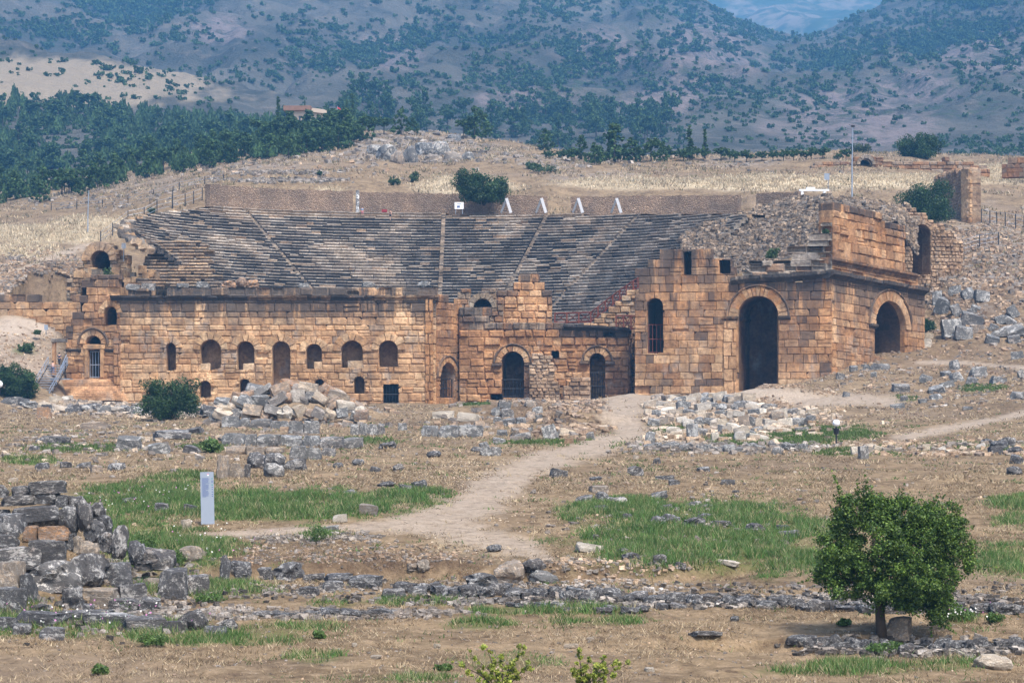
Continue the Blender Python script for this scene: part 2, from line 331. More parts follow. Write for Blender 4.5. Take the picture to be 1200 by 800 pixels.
def masks(px, py, x, y):
    sc = 8./np.clip(y, 40, 900)*10
    wob = fbm(px*.03, py*.09, 4); wob2 = fbm(px*.11+50, py*.33, 3); w3 = wob*.6+wob2*.4
    g = np.zeros(px.shape); dm = g.copy(); st = g.copy(); pa = g.copy(); pl = g.copy()
    for a in GREEN: g = np.maximum(g, a[4]*blob(px, py, *a[:4], w3))
    for a in DIRT: dm = np.maximum(dm, a[4]*blob(px, py, *a[:4], w3))
    for a in STRAW: st = np.maximum(st, a[4]*blob(px, py, *a[:4], wob))
    for a in PALE: pl = np.maximum(pl, a[4]*blob(px, py, *a[:4], w3))
    for a in PATHS: pa = np.maximum(pa, seg_mask(px, py, a, w3))
    return g*(1-pa), pa, dm*(1-.6*pa), st*(1-pa), pl
# ground material: soil, dry turf, path dust, straw, by attribute masks broken up with noise
def ground_material():
    q = NT('dry_ground', .97, .05); p = q.pos(); a = q.attr('m1'); b = q.attr('m2')
    sa = q.n('ShaderNodeSeparateColor'); q.l(a.outputs[0], sa.inputs[0]); sb = q.n('ShaderNodeSeparateColor'); q.l(b.outputs[0], sb.inputs[0])
    n1 = q.noise(p, .35, 5, .6); n2 = q.noise(p, 1.7, 6, .7); n3 = q.noise(p, 7, 5, .75); n4 = q.noise(q.pos((1, .45, 1)), 18, 3, .7); far = q.noise(p, .06, 5, .6)
    col = q.mix(q.ramp(n1, .3, .7), (.135, .094, .056), (.262, .188, .112))
    col = q.mix(q.ramp(n2, .45, .7, 0, .8), col, (.33, .24, .15))
    col = q.mix(q.ramp(n2, .30, .47, .85, 0), col, (.075, .048, .032))
    col = q.mix(q.ramp(far, .5, .7, 0, .5), col, (.22, .165, .12))
    col = q.mix(q.math('MULTIPLY', sb.outputs[1], q.ramp(n1, .2, .5)), col, q.mix(n3, (.44, .36, .29), (.60, .51, .42)))
    col = q.mix(q.math('MULTIPLY', sb.outputs[0], q.ramp(n2, .2, .6, .5, 1)), col, q.mix(n3, (.47, .38, .245), (.63, .53, .37)))
    col = q.mix(q.math('MULTIPLY', sa.outputs[2], q.ramp(n2, .25, .65, 1, .6)), col, q.mix(n3, (.035, .023, .016), (.14, .092, .06)))
    col = q.mix(q.math('MULTIPLY', sa.outputs[1], q.ramp(n2, .25, .65, .35, .92)), col, q.mix(q.noise(p, 3.5, 6, .75), (.27, .21, .155), (.47, .385, .30)))
    col = q.mix(q.math('MULTIPLY', sa.outputs[0], q.ramp(n3, .3, .6, .45, .9)), col, q.mix(n3, (.045, .065, .018), (.13, .15, .045)))
    col = q.mix(1., col, q.mix(n3, (.60, .58, .56), (1.38, 1.38, 1.38)), 'MULTIPLY')
    col = q.mix(q.ramp(n4, .55, .75, 0, .55), col, q.mix(1., col, (.35, .33, .31), 'MULTIPLY'))
    peb = q.vor(p, 5.); pc = q.vor(p, 5., out='Color')
    col = q.mix(q.math('MULTIPLY', q.ramp(peb, .08, .16, 1, 0), q.ramp(q.noise(p, .8, 3), .5, .62)), col, (.48, .42, .36))
    col = q.mix(q.math('MULTIPLY', sb.outputs[2], q.ramp(q.noise(p, .55, 6, .7), .42, .6)), col, q.mix(n2, (.16, .145, .13), (.38, .33, .29)))
    q.color(col)
    h = q.math('ADD', q.math('MULTIPLY', n2, .7), q.math('ADD', q.math('MULTIPLY', n3, .35), q.math('MULTIPLY', n4, .12))); q.bump(h, 1., .28)
    return q.mat
dd = np.concatenate([np.exp(np.linspace(math.log(5), math.log(50), 40))[:-1], np.exp(np.linspace(math.log(50), math.log(340), 560))[:-1], np.exp(np.linspace(math.log(340), math.log(780), 240))])
gpx = np.concatenate([np.linspace(-3200, -440, 40), np.linspace(-420, 1620, 540), np.linspace(1640, 4400, 40)])
gme, GPX, GD, GZ = grid_mesh('ground', gpx, dd, ground_z)
GPY = HY-F*GZ/GD
gX = (GPX-600)/F*GD
PYC = np.where((GZ == -4.) & (GD > 300), 470, GPY)
mk = masks(GPX, PYC, gX, GD)
rocky = np.zeros(GPX.shape)
for a in ((480, 172, 75, 16, 1), (560, 180, 60, 10, .6), (1150, 300, 80, 50, .8), (1000, 430, 100, 20, .3), (650, 190, 40, 8, .5), (300, 195, 80, 8, .5), (300, 178, 90, 8, .5), (150, 215, 90, 10, .35), (700, 207, 60, 6, .5), (860, 190, 50, 6, .6)):
    rocky = np.maximum(rocky, a[4]*blob(GPX, PYC, *a[:4], fbm(GPX*.05, PYC*.15, 4))*(GD > 320))
for nm, ch in (('m1', (mk[0], mk[1], mk[2])), ('m2', (mk[3], mk[4], rocky))):
    at = gme.attributes.new(nm, 'FLOAT_COLOR', 'POINT')
    at.data.foreach_set('color', np.stack([*ch, np.ones(GPX.shape)], -1).astype(np.float32).ravel())
tag(link_mesh('ground', gme, ground_material()), 'dry grassy ground with earth paths rising to the ruined theatre', 'ground', kind='structure')

# ------------------------------------------------------------------ mountains
MP = [(-300, 224, 700), (0, 216, 700), (200, 192, 700), (400, 168, 720), (0, 204, 770), (-300, 208, 770), (200, 182, 770), (600, 196, 760), (900, 200, 760), (1200, 195, 760), (1500, 195, 760),
      (-300, 150, 880), (0, 150, 900), (100, 150, 900), (200, 150, 900), (300, 150, 900), (400, 145, 900), (-300, 40, 1100), (0, 66, 1100), (60, 82, 1100), (100, 93, 1100), (180, 108, 1090), (270, 135, 1060), (0, 105, 980), (100, 122, 980), (200, 133, 980),
      (0, 95, 1350), (100, 112, 1350), (200, 122, 1300), (-300, 70, 1350), (-300, 20, 1700), (0, 52, 1600), (0, 0, 2000), (0, -60, 2500), (-300, -60, 2400), (150, 70, 1600), (150, 0, 2050), (150, -60, 2500),
      (300, 132, 1250), (300, 70, 1600), (300, 0, 2050), (300, -60, 2500), (450, 140, 1150), (600, 172, 950), (600, 138, 1200), (600, 70, 1600), (600, 0, 2050), (600, -60, 2500),
      (750, 165, 1000), (750, 100, 1450), (750, 30, 1950), (760, -25, 2350), (800, -14, 2300), (830, 8, 2330), (860, 24, 2350), (900, 40, 2370), (860, 80, 2850), (800, 60, 2900), (700, -20, 2900),
      (900, 168, 1000), (900, 125, 1400), (900, 75, 1900), (910, 60, 2150), (940, 54, 2390), (940, 95, 2900), (975, 38, 2400), (1010, 20, 2400), (1000, 168, 1000), (1000, 150, 1250), (1000, 90, 1650), (1000, 45, 2150), (1000, 90, 2850), (1055, 0, 2400), (1060, 60, 2900), (1130, -40, 2500), (1250, -70, 2500), (1500, -70, 2500), (1100, 20, 2100),
      (1100, 155, 1150), (1100, 90, 1600), (1200, 150, 1100), (1200, 75, 1600), (1500, 150, 1100), (1500, 50, 1700)]
mount_py = RBF(MP)
def mount_z(x, y):
    px = 600+F*x/y; z = (HY-mount_py(px, y))/F*y
    k = sstep(850, 1400, y)*(1-.72*sstep(1700, 2150, y)*sstep(780, 840, px)*(1-sstep(1060, 1130, px)))
    r = 1-np.abs(2*fbm(x*.0065+3, y*.0045, 5)-1)
    return z + k*((r-.72)*78+(fbm(x*.03, y*.03, 4)-.5)*14) + (fbm(x*.05, y*.05, 3)-.5)*3
mme, MPX, MD, MZ = grid_mesh('mountain', np.linspace(-420, 1620, 520), np.exp(np.linspace(math.log(690), math.log(3000), 330)), mount_z)
MROW = HY-F*MZ/MD
def mountain_material():
    q = NT('dry_mountainside', .97, .05); p = q.pos(); a = q.attr('m1'); sa = q.n('ShaderNodeSeparateColor'); q.l(a.outputs[0], sa.inputs[0])
    n1 = q.noise(p, .012, 6, .6); n2 = q.noise(p, .06, 6, .7); n3 = q.noise(p, .3, 5, .75)
    col = q.mix(q.ramp(n1, .35, .65), (.052, .056, .050), (.13, .12, .10))
    col = q.mix(q.ramp(n2, .5, .72, 0, .6), col, (.235, .195, .16))
    col = q.mix(q.ramp(n3, .46, .62, 0, .75), col, q.mix(.5, col, (.09, .085, .06)))
    rk = q.math('MULTIPLY', sa.outputs[1], q.ramp(q.noise(q.pos((1, 1, .5)), .05, 6, .75), .40, .55))
    col = q.mix(rk, col, q.mix(q.noise(q.pos((1, 1, .3)), .12, 5, .8), (.10, .08, .078), (.30, .24, .215)))
    col = q.mix(q.math('MULTIPLY', sa.outputs[0], .95), col, q.mix(n3, (.30, .23, .155), (.43, .345, .24)))
    sc = q.vor(p, .11); g = q.math('MULTIPLY', q.ramp(sc, .25, .48, 1, 0), q.ramp(n2, .36, .5)); g = q.math('MULTIPLY', g, sa.outputs[2])
    col = q.mix(q.math('MULTIPLY', g, .85), col, (.05, .07, .035))
    q.color(col); q.bump(q.math('ADD', n2, q.math('MULTIPLY', n3, .4)), 1., 6.); return q.mat
mw = fbm(MPX*.02, MROW*.04, 4)
straw_m = .85*sstep(.1, 1, 1.5*blob(MPX, MROW, 60, 98, 190, 26, fbm(MPX*.05, MROW*.12, 5)*.8+mw*.2, .5))*(MD < 1180)*(MD > 840)
rock_m = np.maximum.reduce([blob(MPX, MROW, *a, mw) for a in ((990, 140, 80, 34), (830, 60, 60, 40), (260, 35, 40, 14), (610, 118, 60, 12), (1000, 150, 90, 24), (700, 60, 50, 22), (450, 60, 40, 20), (1080, 100, 50, 20), (1150, 60, 60, 30), (780, 120, 50, 14))])*(MD > 900)
_mx = (MPX-600)/F*MD; rgrid = 1-np.abs(2*fbm(_mx*.0065+3, MD*.0045, 5)-1)
scrub_shade_m = np.clip((.2+.5*sstep(350, 700, MPX)+.3*sstep(800, 1000, MPX))+.8*sstep(.9, .6, rgrid)-.25, 0, 1)*(MD > 1100)  # scrub cover, thickened along the gullies to put their shade into the colour
at = mme.attributes.new('m1', 'FLOAT_COLOR', 'POINT')
at.data.foreach_set('color', np.stack([straw_m, rock_m, scrub_shade_m, np.ones(MPX.shape)], -1).astype(np.float32).ravel())
tag(link_mesh('mountain', mme, mountain_material()), 'dry scrub-dotted mountainside closing the view behind the theatre', 'mountain', kind='structure')
_MDR = np.exp(np.linspace(math.log(760), math.log(2900), 900))
_MCX = np.arange(-30, 1236, 4.); _mp, _md = np.meshgrid(_MCX, _MDR, indexing='ij'); _MZ = mount_z((_mp-600)/F*_md, _md); _MROW = HY-F*_MZ/_md
def mountain_at(px, py, d0=760):
    c = int(np.clip(round((px+30)/4), 0, len(_MCX)-1)); z = _MZ[c]; row = _MROW[c]
    ok = np.where((row <= py) & (_MDR >= d0))[0]
    if not len(ok): return None
    d = _MDR[ok[0]]; return Vector(((px-600)/F*d, d, z[ok[0]]))
far_py = RBF([(600, 80, 3600), (900, 80, 3600), (1300, 80, 3600), (700, -40, 6000), (800, -20, 5600), (880, 5, 5000), (960, -20, 5600), (1060, -40, 6000), (850, -70, 7000), (1000, -75, 7000), (1250, -70, 7000), (600, -70, 7000)])
def far_z(x, y):
    z = (HY-far_py(600+F*x/y, y))/F*y
    return z+(1-np.abs(2*fbm(x*.003, y*.002, 5)-1)-.7)*130
fme, *_ = grid_mesh('distant_mountain', np.linspace(450, 1500, 260), np.exp(np.linspace(math.log(3500), math.log(7300), 160)), far_z)
q = NT('distant_woods', .97, .05); p = q.pos(); c = q.mix(q.ramp(q.noise(p, .012, 6, .7), .42, .58), (.05, .07, .035), (.20, .165, .12)); c = q.mix(q.ramp(q.vor(p, .03), .2, .4, .7, 0), c, (.035, .055, .03)); q.color(c)
tag(link_mesh('distant_mountain', fme, q.mat), 'hazy blue wooded mountain seen through the gap between nearer slopes', 'mountain', kind='structure')

# ------------------------------------------------------------------ haze: one closed box of thin air
hz = MB(); hz.box((0, 3600, 775), (9000, 7800, 1570)); hz_o = hz.mesh('haze')
hm = bpy.data.materials.new('haze_air'); hm.use_nodes = True; ht = hm.node_tree; ht.nodes.clear()
ho = ht.nodes.new('ShaderNodeOutputMaterial'); pv = ht.nodes.new('ShaderNodeVolumePrincipled'); ht.links.new(pv.outputs[0], ho.inputs['Volume'])
pv.inputs['Color'].default_value = (.17, .50, .96, 1); pv.inputs['Density'].default_value = HAZE = 2.2e-4; pv.inputs['Anisotropy'].default_value = 0.0
tag(link_mesh('haze', hz_o, hm), 'pale blue haze hanging over the mountains', 'haze', kind='stuff')
# ------------------------------------------------------------------ masonry walls
class Wall:
    """a vertical wall plane: u runs along it, n outward from it"""
    def __init__(s, a, b, shear=0.):
        A = P(a[0], 0, a[1]); B = P(b[0], 0, b[1]); s.O = Vector((A.x, A.y)); dv = Vector((B.x-A.x, B.y-A.y)); s.L = dv.length; s.U = dv/s.L
        s.N = Vector((s.U.y, -s.U.x)); s.sh = shear
    def u(s, px):
        k = (px-600)/F; return (k*s.O.y-s.O.x)/(s.U.x-k*s.U.y)
    def z(s, px, py):
        u = s.u(px); d = s.O.y+s.U.y*u; return (HY-py)/F*d - s.sh*u
    def uz(s, px, py): return s.u(px), s.z(px, py)
    def pt(s, u, z, n=0.): q = s.O+s.U*u+s.N*n; return Vector((q.x, q.y, z+s.sh*u))
    def prof(s, pts):
        us = [s.u(p[0]) for p in pts]; zs = [s.z(*p) for p in pts]
        return lambda u: float(np.interp(u, us, zs))
class Op:
    """an opening; arch=True: half round top of radius hw above the spring line"""
    def __init__(s, W, x0, x1, ytop, ybot, arch=True, rw=.9, zs=None):
        s.u0, s.u1 = W.u(x0), W.u(x1); s.uc = (s.u0+s.u1)/2; s.hw = (s.u1-s.u0)/2; xm = (x0+x1)/2
        s.zt = W.z(xm, ytop); s.zb = W.z(xm, ybot); s.arch = arch; s.rw = rw if arch else 0
        s.zs = (s.zt-s.hw) if arch else s.zt
        s.ry = s.hw
    def half(s, z):
        if z < s.zb: return 0.
        if z <= s.zs: return s.hw
        if not s.arch: return 0.
        r = s.hw+.5*s.rw; h = z-s.zs
        return math.sqrt(r*r-h*h) if h < r else 0.
    def zmax(s): return s.zs+s.hw+.5*s.rw if s.arch else s.zt
def jit(c, v, rng):
    k = 1+rng.uniform(-v, v); h = rng.uniform(-.03, .03)
    return (max(.01, c[0]*k*(1+h)), max(.01, c[1]*k), max(.01, c[2]*k*(1-h)), c[3] if len(c) > 3 else 0.)
def block(mb, W, out, p, c, T, col):
    """one dressed stone: outline (u,z) CCW, face pushed out by p, edges worn back by c, depth T"""
    uc = sum(q[0] for q in out)/len(out); zc = sum(q[1] for q in out)/len(out)
    f = []
    for u, z in out:
        du, dz = uc-u, zc-z
        f.append((u+math.copysign(min(c, abs(du)*.4), du), z+math.copysign(min(c, abs(dz)*.4), dz)))
    p += .08; e = min(.045, c*.6); R_ = random.uniform
    fr = [W.pt(u+R_(-e, e), z+R_(-e, e), p+R_(-.03, .03)) for u, z in f]
    mb.loft([[W.pt(u, z, -T) for u, z in out], [W.pt(u, z, 0) for u, z in out], fr], col, True, False, False)
    if len(fr) > 4: mb.poly(fr, col)
    else: mb.poly([fr[0], fr[1], fr[2]], col); mb.poly([fr[0], fr[2], fr[3]], col)
PAL_OCHRE = [(.46, .335, .23), (.42, .29, .19), (.51, .39, .275), (.39, .27, .175), (.54, .425, .31), (.45, .31, .20), (.48, .36, .25)]
PAL_ORANGE = [(.41, .255, .145), (.44, .285, .17), (.37, .225, .13), (.46, .315, .20), (.35, .22, .135), (.42, .27, .165)]
PAL_PALE = [(.52, .40, .28), (.48, .35, .23), (.57, .46, .34), (.44, .31, .20), (.50, .37, .25)]
PAL_BROWN = [(.28, .165, .095), (.33, .20, .115), (.24, .14, .085), (.36, .22, .13)]
PAL_GREY = [(.30, .285, .27), (.22, .21, .20), (.36, .34, .31), (.26, .22, .18), (.17, .165, .16)]
def masonry(mb, W, u0, u1, z0, top, ops=(), h=(.85, 1.1), l=(1.0, 2.2), pal=PAL_OCHRE, T=1.3, rng=None, ragged=0., p=(.03, .12), c=.07, colf=None, miss=0., stain=None, zb=None):
    rng = rng or random.Random(3)
    zmax = max(top(u0+(u1-u0)*i/60) for i in range(61)); z = z0; avg = None
    while z < zmax-.05:
        hh = rng.uniform(*h); z1 = z+hh
        if zmax-z1 < .3: z1 = zmax
        zz = [z+(z1-z)*k/4 for k in range(5)]
        for o in ops:
            if z < o.zs < z1: zz += [o.zs-.004, o.zs+.004]
            if z < o.zmax() < z1: zz += [o.zmax()]
            if z < o.zb < z1: zz += [o.zb-.004, o.zb+.004]
        zz = sorted(zz)
        u = u0-rng.uniform(0, l[0]*.8)
        joints = []
        while u < u1: joints.append(max(u, u0)); u += rng.uniform(*l)
        joints.append(u1)
        for a, b in zip(joints[:-1], joints[1:]):
            if b-a < .12: continue
            um = (a+b)/2; tp = top(um)+rng.uniform(-ragged, ragged)*.5
            if zb and z1 < zb(um)-.1: continue
            if (z+z1)/2 > tp: continue
            zt = z1 if tp > z1 or ragged > 0 else z1
            if rng.random() < miss: continue
            pieces = [([a]*len(zz), [b]*len(zz))]
            for o in ops:
                if o.u1+o.rw < a or o.u0-o.rw > b or o.zmax() < z or o.zb > z1: continue
                new = []
                for L, R in pieces:
                    hs = [o.half(q) for q in zz]
                    if max(hs) == 0: new.append((L, R)); continue
                    lr = [min(r, o.uc-q) if q > 0 else min(r, max(l_, o.uc)) if True else r for l_, r, q in zip(L, R, hs)]
                    rl = [max(l_, o.uc+q) if q > 0 else max(l_, min(r, o.uc)) for l_, r, q in zip(L, R, hs)]
                    lr = [max(x, y) for x, y in zip(lr, L)]; rl = [min(x, y) for x, y in zip(rl, R)]
                    for A_, B_ in ((L, lr), (rl, R)):
                        if max(y-x for x, y in zip(A_, B_)) > .1: new.append((A_, B_))
                pieces = new
            col = colf(um, (z+z1)/2, rng) if colf else (*rng.choice(pal), .25)
            if stain: col = (*col[:3], max(col[3], stain(um, (z+z1)/2)))
            avg = col[:3] if avg is None else tuple(.93*a_+.07*b_ for a_, b_ in zip(avg, col)); col = (*[.42*a_+.58*b_ for a_, b_ in zip(avg, col)], col[3])
            col = jit(col, .085, rng)
            pp = rng.uniform(*p); cc = c*rng.uniform(.6, 2.0)
            if rng.random() < .03: pp -= rng.uniform(.12, .3)
            for L, R in pieces:
                straight = max(L)-min(L) < 1e-6 and max(R)-min(R) < 1e-6
                if straight: out = [(L[0], z), (R[0], z), (R[0], z1), (L[0], z1)]
                else:
                    out = [(x, q) for x, q in zip(R, zz)]+[(x, q) for x, q in reversed(list(zip(L, zz)))]
                    k = [i for i in range(len(zz)) if R[i]-L[i] > .02]
                    if not k: continue
                    zs_ = zz[max(0, k[0]-1):k[-1]+2]; i0 = max(0, k[0]-1); i1 = min(len(zz), k[-1]+2)
                    out = [(R[i], zz[i]) for i in range(i0, i1)]+[(L[i], zz[i]) for i in reversed(range(i0, i1))]
                if straight and rng.random() < (.5 if abs(top(um)-z1) < 1.3 and ragged else .14):                # a broken corner
                    k = rng.choice((2, 3)); s = rng.uniform(.15, .4); u_, z_ = out[k]
                    ds = (b-a)*s*.5 if k == 3 else -(b-a)*s*.5
                    if k == 2: out[2:3] = [(u_, z_-(z1-z)*s), (u_+ds, z_)]
                    else: out[3:4] = [(u_+ds, z_), (u_, z_-(z1-z)*s)]
                if straight and len(out) == 4 and rng.random() < .10 and z1-z > .6:   # two thin stones in place of one
                    zm = z+(z1-z)*rng.uniform(.4, .6); block(mb, W, [(L[0], z), (R[0], z), (R[0], zm), (L[0], zm)], pp, cc, T, col); block(mb, W, [(L[0], zm), (R[0], zm), (R[0], z1), (L[0], z1)], rng.uniform(*p), cc, T, jit(col, .15, rng)); continue
                block(mb, W, out, pp, cc, T, col)
        z = z1
def ring(mb, W, o, pal, rng, T=1.3, proud=.16, n=None, hood=False):
    """the wedge stones of an arch and, for tall ones, a moulded outer band"""
    n = n or max(7, int(math.pi*o.hw/.55)); r0, r1 = o.hw, o.hw+o.rw
    for i in range(n):
        a, b = math.pi*i/n, math.pi*(i+1)/n
        rr = r1*(1+rng.uniform(-.04, .06)); m = (a+b)/2
        out = [(o.uc+r0*math.cos(a), o.zs+r0*math.sin(a)), (o.uc+rr*math.cos(a), o.zs+rr*math.sin(a)), (o.uc+rr*math.cos(m), o.zs+rr*math.sin(m)), (o.uc+rr*math.cos(b), o.zs+rr*math.sin(b)), (o.uc+r0*math.cos(b), o.zs+r0*math.sin(b)), (o.uc+r0*math.cos(m), o.zs+r0*math.sin(m))]
        block(mb, W, out, proud+rng.uniform(-.03, .03), .05, T, jit((*rng.choice(pal), .25), .14, rng))
    if hood:
        k = 24; R = []
        for i in range(k+1):
            a = math.pi*i/k; ca, sa = math.cos(a), math.sin(a)
            R.append([W.pt(o.uc+r*ca, o.zs+r*sa, nn) for r, nn in ((r1-.02, 0), (r1-.02, proud+.12), (r1+.12, proud+.24), (r1+.25, proud+.20), (r1+.25, 0))])
        mb.loft(R, (*pal[1], .7), False)
def vault(mb, W, o, n0, n1, col=(.20, .145, .10, .3), seg=10, floor=True, back=True):  # default colour darkened: interior shade painted onto the stone
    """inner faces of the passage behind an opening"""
    if o.arch:
        pr = [(o.uc+o.hw, o.zb)]+[(o.uc+o.hw*math.cos(math.pi*k/seg), o.zs+o.hw*math.sin(math.pi*k/seg)) for k in range(seg+1)]+[(o.uc-o.hw, o.zb)]
    else: pr = [(o.u1, o.zb), (o.u1, o.zt), (o.u0, o.zt), (o.u0, o.zb)]
    pr = [(o.uc+(u-o.uc)*1.002, z+.003) for u, z in pr]
    k = max(2, int(abs(n1-n0)/1.6)+1); ns = [n0+(n1-n0)*i/(k-1) for i in range(k)]
    for a, b in zip(ns[:-1], ns[1:]):
        zc = [o.zb+j*1.1 for j in range(int((o.zs-o.zb)/1.1)+1)]+[o.zs]
        for (ua, za), (ub, zb_) in zip(pr[:-1], pr[1:]):
            st = max(1, int(abs(zb_-za)/1.1)) if abs(ua-ub) < .01 else 1
            for j in range(st):
                A = za+(zb_-za)*j/st; B = za+(zb_-za)*(j+1)/st
                mb.poly([W.pt(ua+(ub-ua)*j/st, A, a), W.pt(ua+(ub-ua)*j/st, A, b), W.pt(ua+(ub-ua)*(j+1)/st, B, b), W.pt(ua+(ub-ua)*(j+1)/st, B, a)], jit(col, .25, random))
    if floor: mb.poly([W.pt(o.u0, o.zb+.003, n0), W.pt(o.u1, o.zb+.003, n0), W.pt(o.u1, o.zb+.003, n1), W.pt(o.u0, o.zb+.003, n1)], col)
    if back: mb.poly([W.pt(u, z, n1) for u, z in pr], col)
def mould(mb, W, ua, ub, zf, profile, col, rng, seg=(1.2, 2.4), rough=.05, gap=.0, bite=.12):
    cols = col if isinstance(col, list) else [col]
    """a run of moulded cornice stones: profile is (n, dz) from the back bottom round to the back top"""
    u = ua
    while u < ub-.1:
        b = min(ub, u+rng.uniform(*seg)); k = jit(rng.choice(cols), .25, rng); dn = rng.uniform(-rough, rough); cut = rng.uniform(.0, bite)
        rings = []
        for t in (0, .08, .5, .92, 1):
            uu = u+(b-u)*t; e = .05 if t in (0, 1) else 0
            rings.append([W.pt(uu, zf(uu)+dz*(1-cut*rng.random()*.5)-(e if dz > .2 else 0), n*(1-cut*rng.random())-e+dn if n > 0 else n) for n, dz in profile])
        mb.loft(rings, k, True, True, True)
        u = b+gap
def core(mb, W, u0, u1, z0, ztop, n0, n1, col=(.32, .24, .17, .2)):
    """the mass behind a facing: top, back and ends"""
    q = [W.pt(u0, ztop, n0), W.pt(u1, ztop, n0), W.pt(u1, ztop, n1), W.pt(u0, ztop, n1)]; r = [W.pt(u0, z0, n0), W.pt(u1, z0, n0), W.pt(u1, z0, n1), W.pt(u0, z0, n1)]
    mb.poly(q, col); mb.poly([r[2], r[3], q[3], q[2]], col); mb.poly([r[1], r[2], q[2], q[1]], col); mb.poly([r[3], r[0], q[0], q[3]], col)
def gate(W, o, parent, n=-.5, zt=None, mat=None, bars=7, name='metal_gate'):
    g = MB(); zt = zt or o.zs
    for i in range(bars+1):
        u = o.u0+(o.u1-o.u0)*i/bars; g.tube([W.pt(u, o.zb, n), W.pt(u, zt, n)], .045 if 0 < i < bars else .08, 5)
    for z in (o.zb+.15, (o.zb+zt)/2, zt): g.tube([W.pt(o.u0, z, n), W.pt(o.u1, z, n)], .06, 5)
    return g.build(name, mat or M_IRON, parent)
def stain_top(ztop, dz, amt=1.): return lambda u, z: amt*max(0, min(1, 1-(ztop(u)-z)/dz)) if callable(ztop) else amt*max(0, min(1, 1-(ztop-z)/dz))

# ================================================================== STAGE BUILDING (left, long, with the row of arched windows)
rg = random.Random(11)
W = Wall((118, 316), (512, 315))
T1 = empty('stage_building', P(315, 465, 315.5), 'long ochre stone stage building with a row of arched windows under a dark cornice', 'ruined building')
ops = [Op(W, 195, 206, 402, 434, rw=.85), Op(W, 235, 259, 398, 434, rw=1.0), Op(W, 278, 298, 400, 434, rw=1.0), Op(W, 319, 340, 400, 453, rw=1.0), Op(W, 359, 377, 403, 432, rw=.95), Op(W, 400, 425, 399, 431, rw=1.1), Op(W, 444, 466, 399, 430, rw=1.05)]
low = [Op(W, 234, 247, 446, 466, rw=.5), Op(W, 281, 293, 444, 462, rw=.5), Op(W, 369, 380, 444, 459, rw=.5), Op(W, 415, 427, 441, 461, rw=.5)]
gop = Op(W, 449, 467, 450, 474, False)
uL, uR = W.u(140), W.u(511); zc = W.z(330, 352)
topf = lambda u: zc
mb = MB()
def colA(u, z, r):
    t = u/(uR-uL); k = r.random()
    if z < 4.5: return (*r.choice(PAL_PALE if k < .45 else PAL_OCHRE), .1)
    if k < .12: return (*r.choice(PAL_ORANGE), .2)
    if k < .17: return (.33, .30, .28, .4)
    return (*r.choice(PAL_OCHRE if k < .62 else PAL_PALE), .15)
masonry(mb, W, uL, uR, -1.5, topf, ops+low+[gop], (.72, 1.15), (.9, 2.4), T=1.3, rng=rg, colf=colA, stain=stain_top(zc, 4.2, 1.), p=(.0, .14), c=.1)
mb.build('wall', M_WALL, T1)
for o in ops+low:
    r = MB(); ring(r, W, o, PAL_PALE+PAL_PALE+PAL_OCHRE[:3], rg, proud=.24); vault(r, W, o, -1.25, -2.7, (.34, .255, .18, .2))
    w = r.build('arched_window', M_WALL, T1)
g = gate(W, gop, T1, -.25, gop.zt, bars=5)
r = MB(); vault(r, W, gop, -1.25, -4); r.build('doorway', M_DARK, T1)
# sill stones closing the feet of some windows
for o, a, b in ((ops[1], .0, .45), (ops[2], .35, 1), (ops[4], .5, 1), (ops[5], .3, 1)):
    s = MB(); block(s, W, [(o.u0+(o.u1-o.u0)*a, o.zb), (o.u0+(o.u1-o.u0)*b, o.zb), (o.u0+(o.u1-o.u0)*b, o.zb+.95), (o.u0+(o.u1-o.u0)*a, o.zb+.9)], -.05, .06, .8, (.50, .42, .33, .1)); s.build('sill_block', M_WALL, T1)
c = MB(); zl = lambda u: zc+.0
PR = [(-1.2, 0), (.12, 0), (.26, .22), (.66, .42), (.76, .66), (-1.2, .66)]; mould(c, W, W.u(130), W.u(238), zl, PR, [(.09, .085, .08, .9), (.13, .12, .11, .9)], rg, bite=.3, rough=.1); mould(c, W, W.u(238), uR+.35, zl, PR, [(.38, .28, .19, .5), (.30, .215, .15, .9), (.40, .31, .22, .4), (.14, .12, .105, 1.)], rg, bite=.4, rough=.12)
c.build('cornice', M_CORN, T1)
c = MB(); top2 = lambda u: zc+.62+(1.05 if u > W.u(190) else .75)
masonry(c, W, W.u(150), uR+.1, zc+.62, top2, (), (.95, 1.1), (1.3, 2.8), T=1.5, rng=rg, colf=lambda u, z, r: (*r.choice(PAL_GREY[:4]+PAL_OCHRE[:3]+PAL_OCHRE[:1]), .8), ragged=1.1, c=.16, p=(-.35, .1))
core(c, W, uL, uR, -2, zc+.7, -1.3, -8); c.build('parapet', M_WALL, T1)
# the return of the building on the right with its corner strips and the small door
W2 = Wall((511, 315.2), (541, 321))
oD = Op(W2, 515, 532, 425, 466, rw=.75); mb = MB(); zz = lambda u: W2.z(515, 345)-u*.16
masonry(mb, W2, 0, W2.L, -2, zz, [oD], (.85, 1.1), (.8, 1.6), pal=PAL_BROWN+PAL_ORANGE, T=1., rng=rg, ragged=.4, stain=stain_top(zz, 3, .7)); mb.build('side_wall', M_WALL, T1)
r = MB(); ring(r, W2, oD, PAL_ORANGE, rg, 1., .2, hood=True); vault(r, W2, oD, -.9, -5); r.build('doorway', M_WALL, T1)
gate(W2, oD, T1, -.3, W2.z(523, 444), bars=5)
for px in (503, 536):
    s = MB(); Wp = W if px < 511 else W2; u = Wp.u(px)
    masonry(s, Wp, u-.55, u+.55, -2, lambda u: W.z(500, 350) if px < 511 else zz(0)-.4, (), (1., 1.6), (1.2, 1.3), pal=PAL_ORANGE, T=.2, rng=rg, p=(.25, .32)); s.build('pilaster', M_WALL, T1)

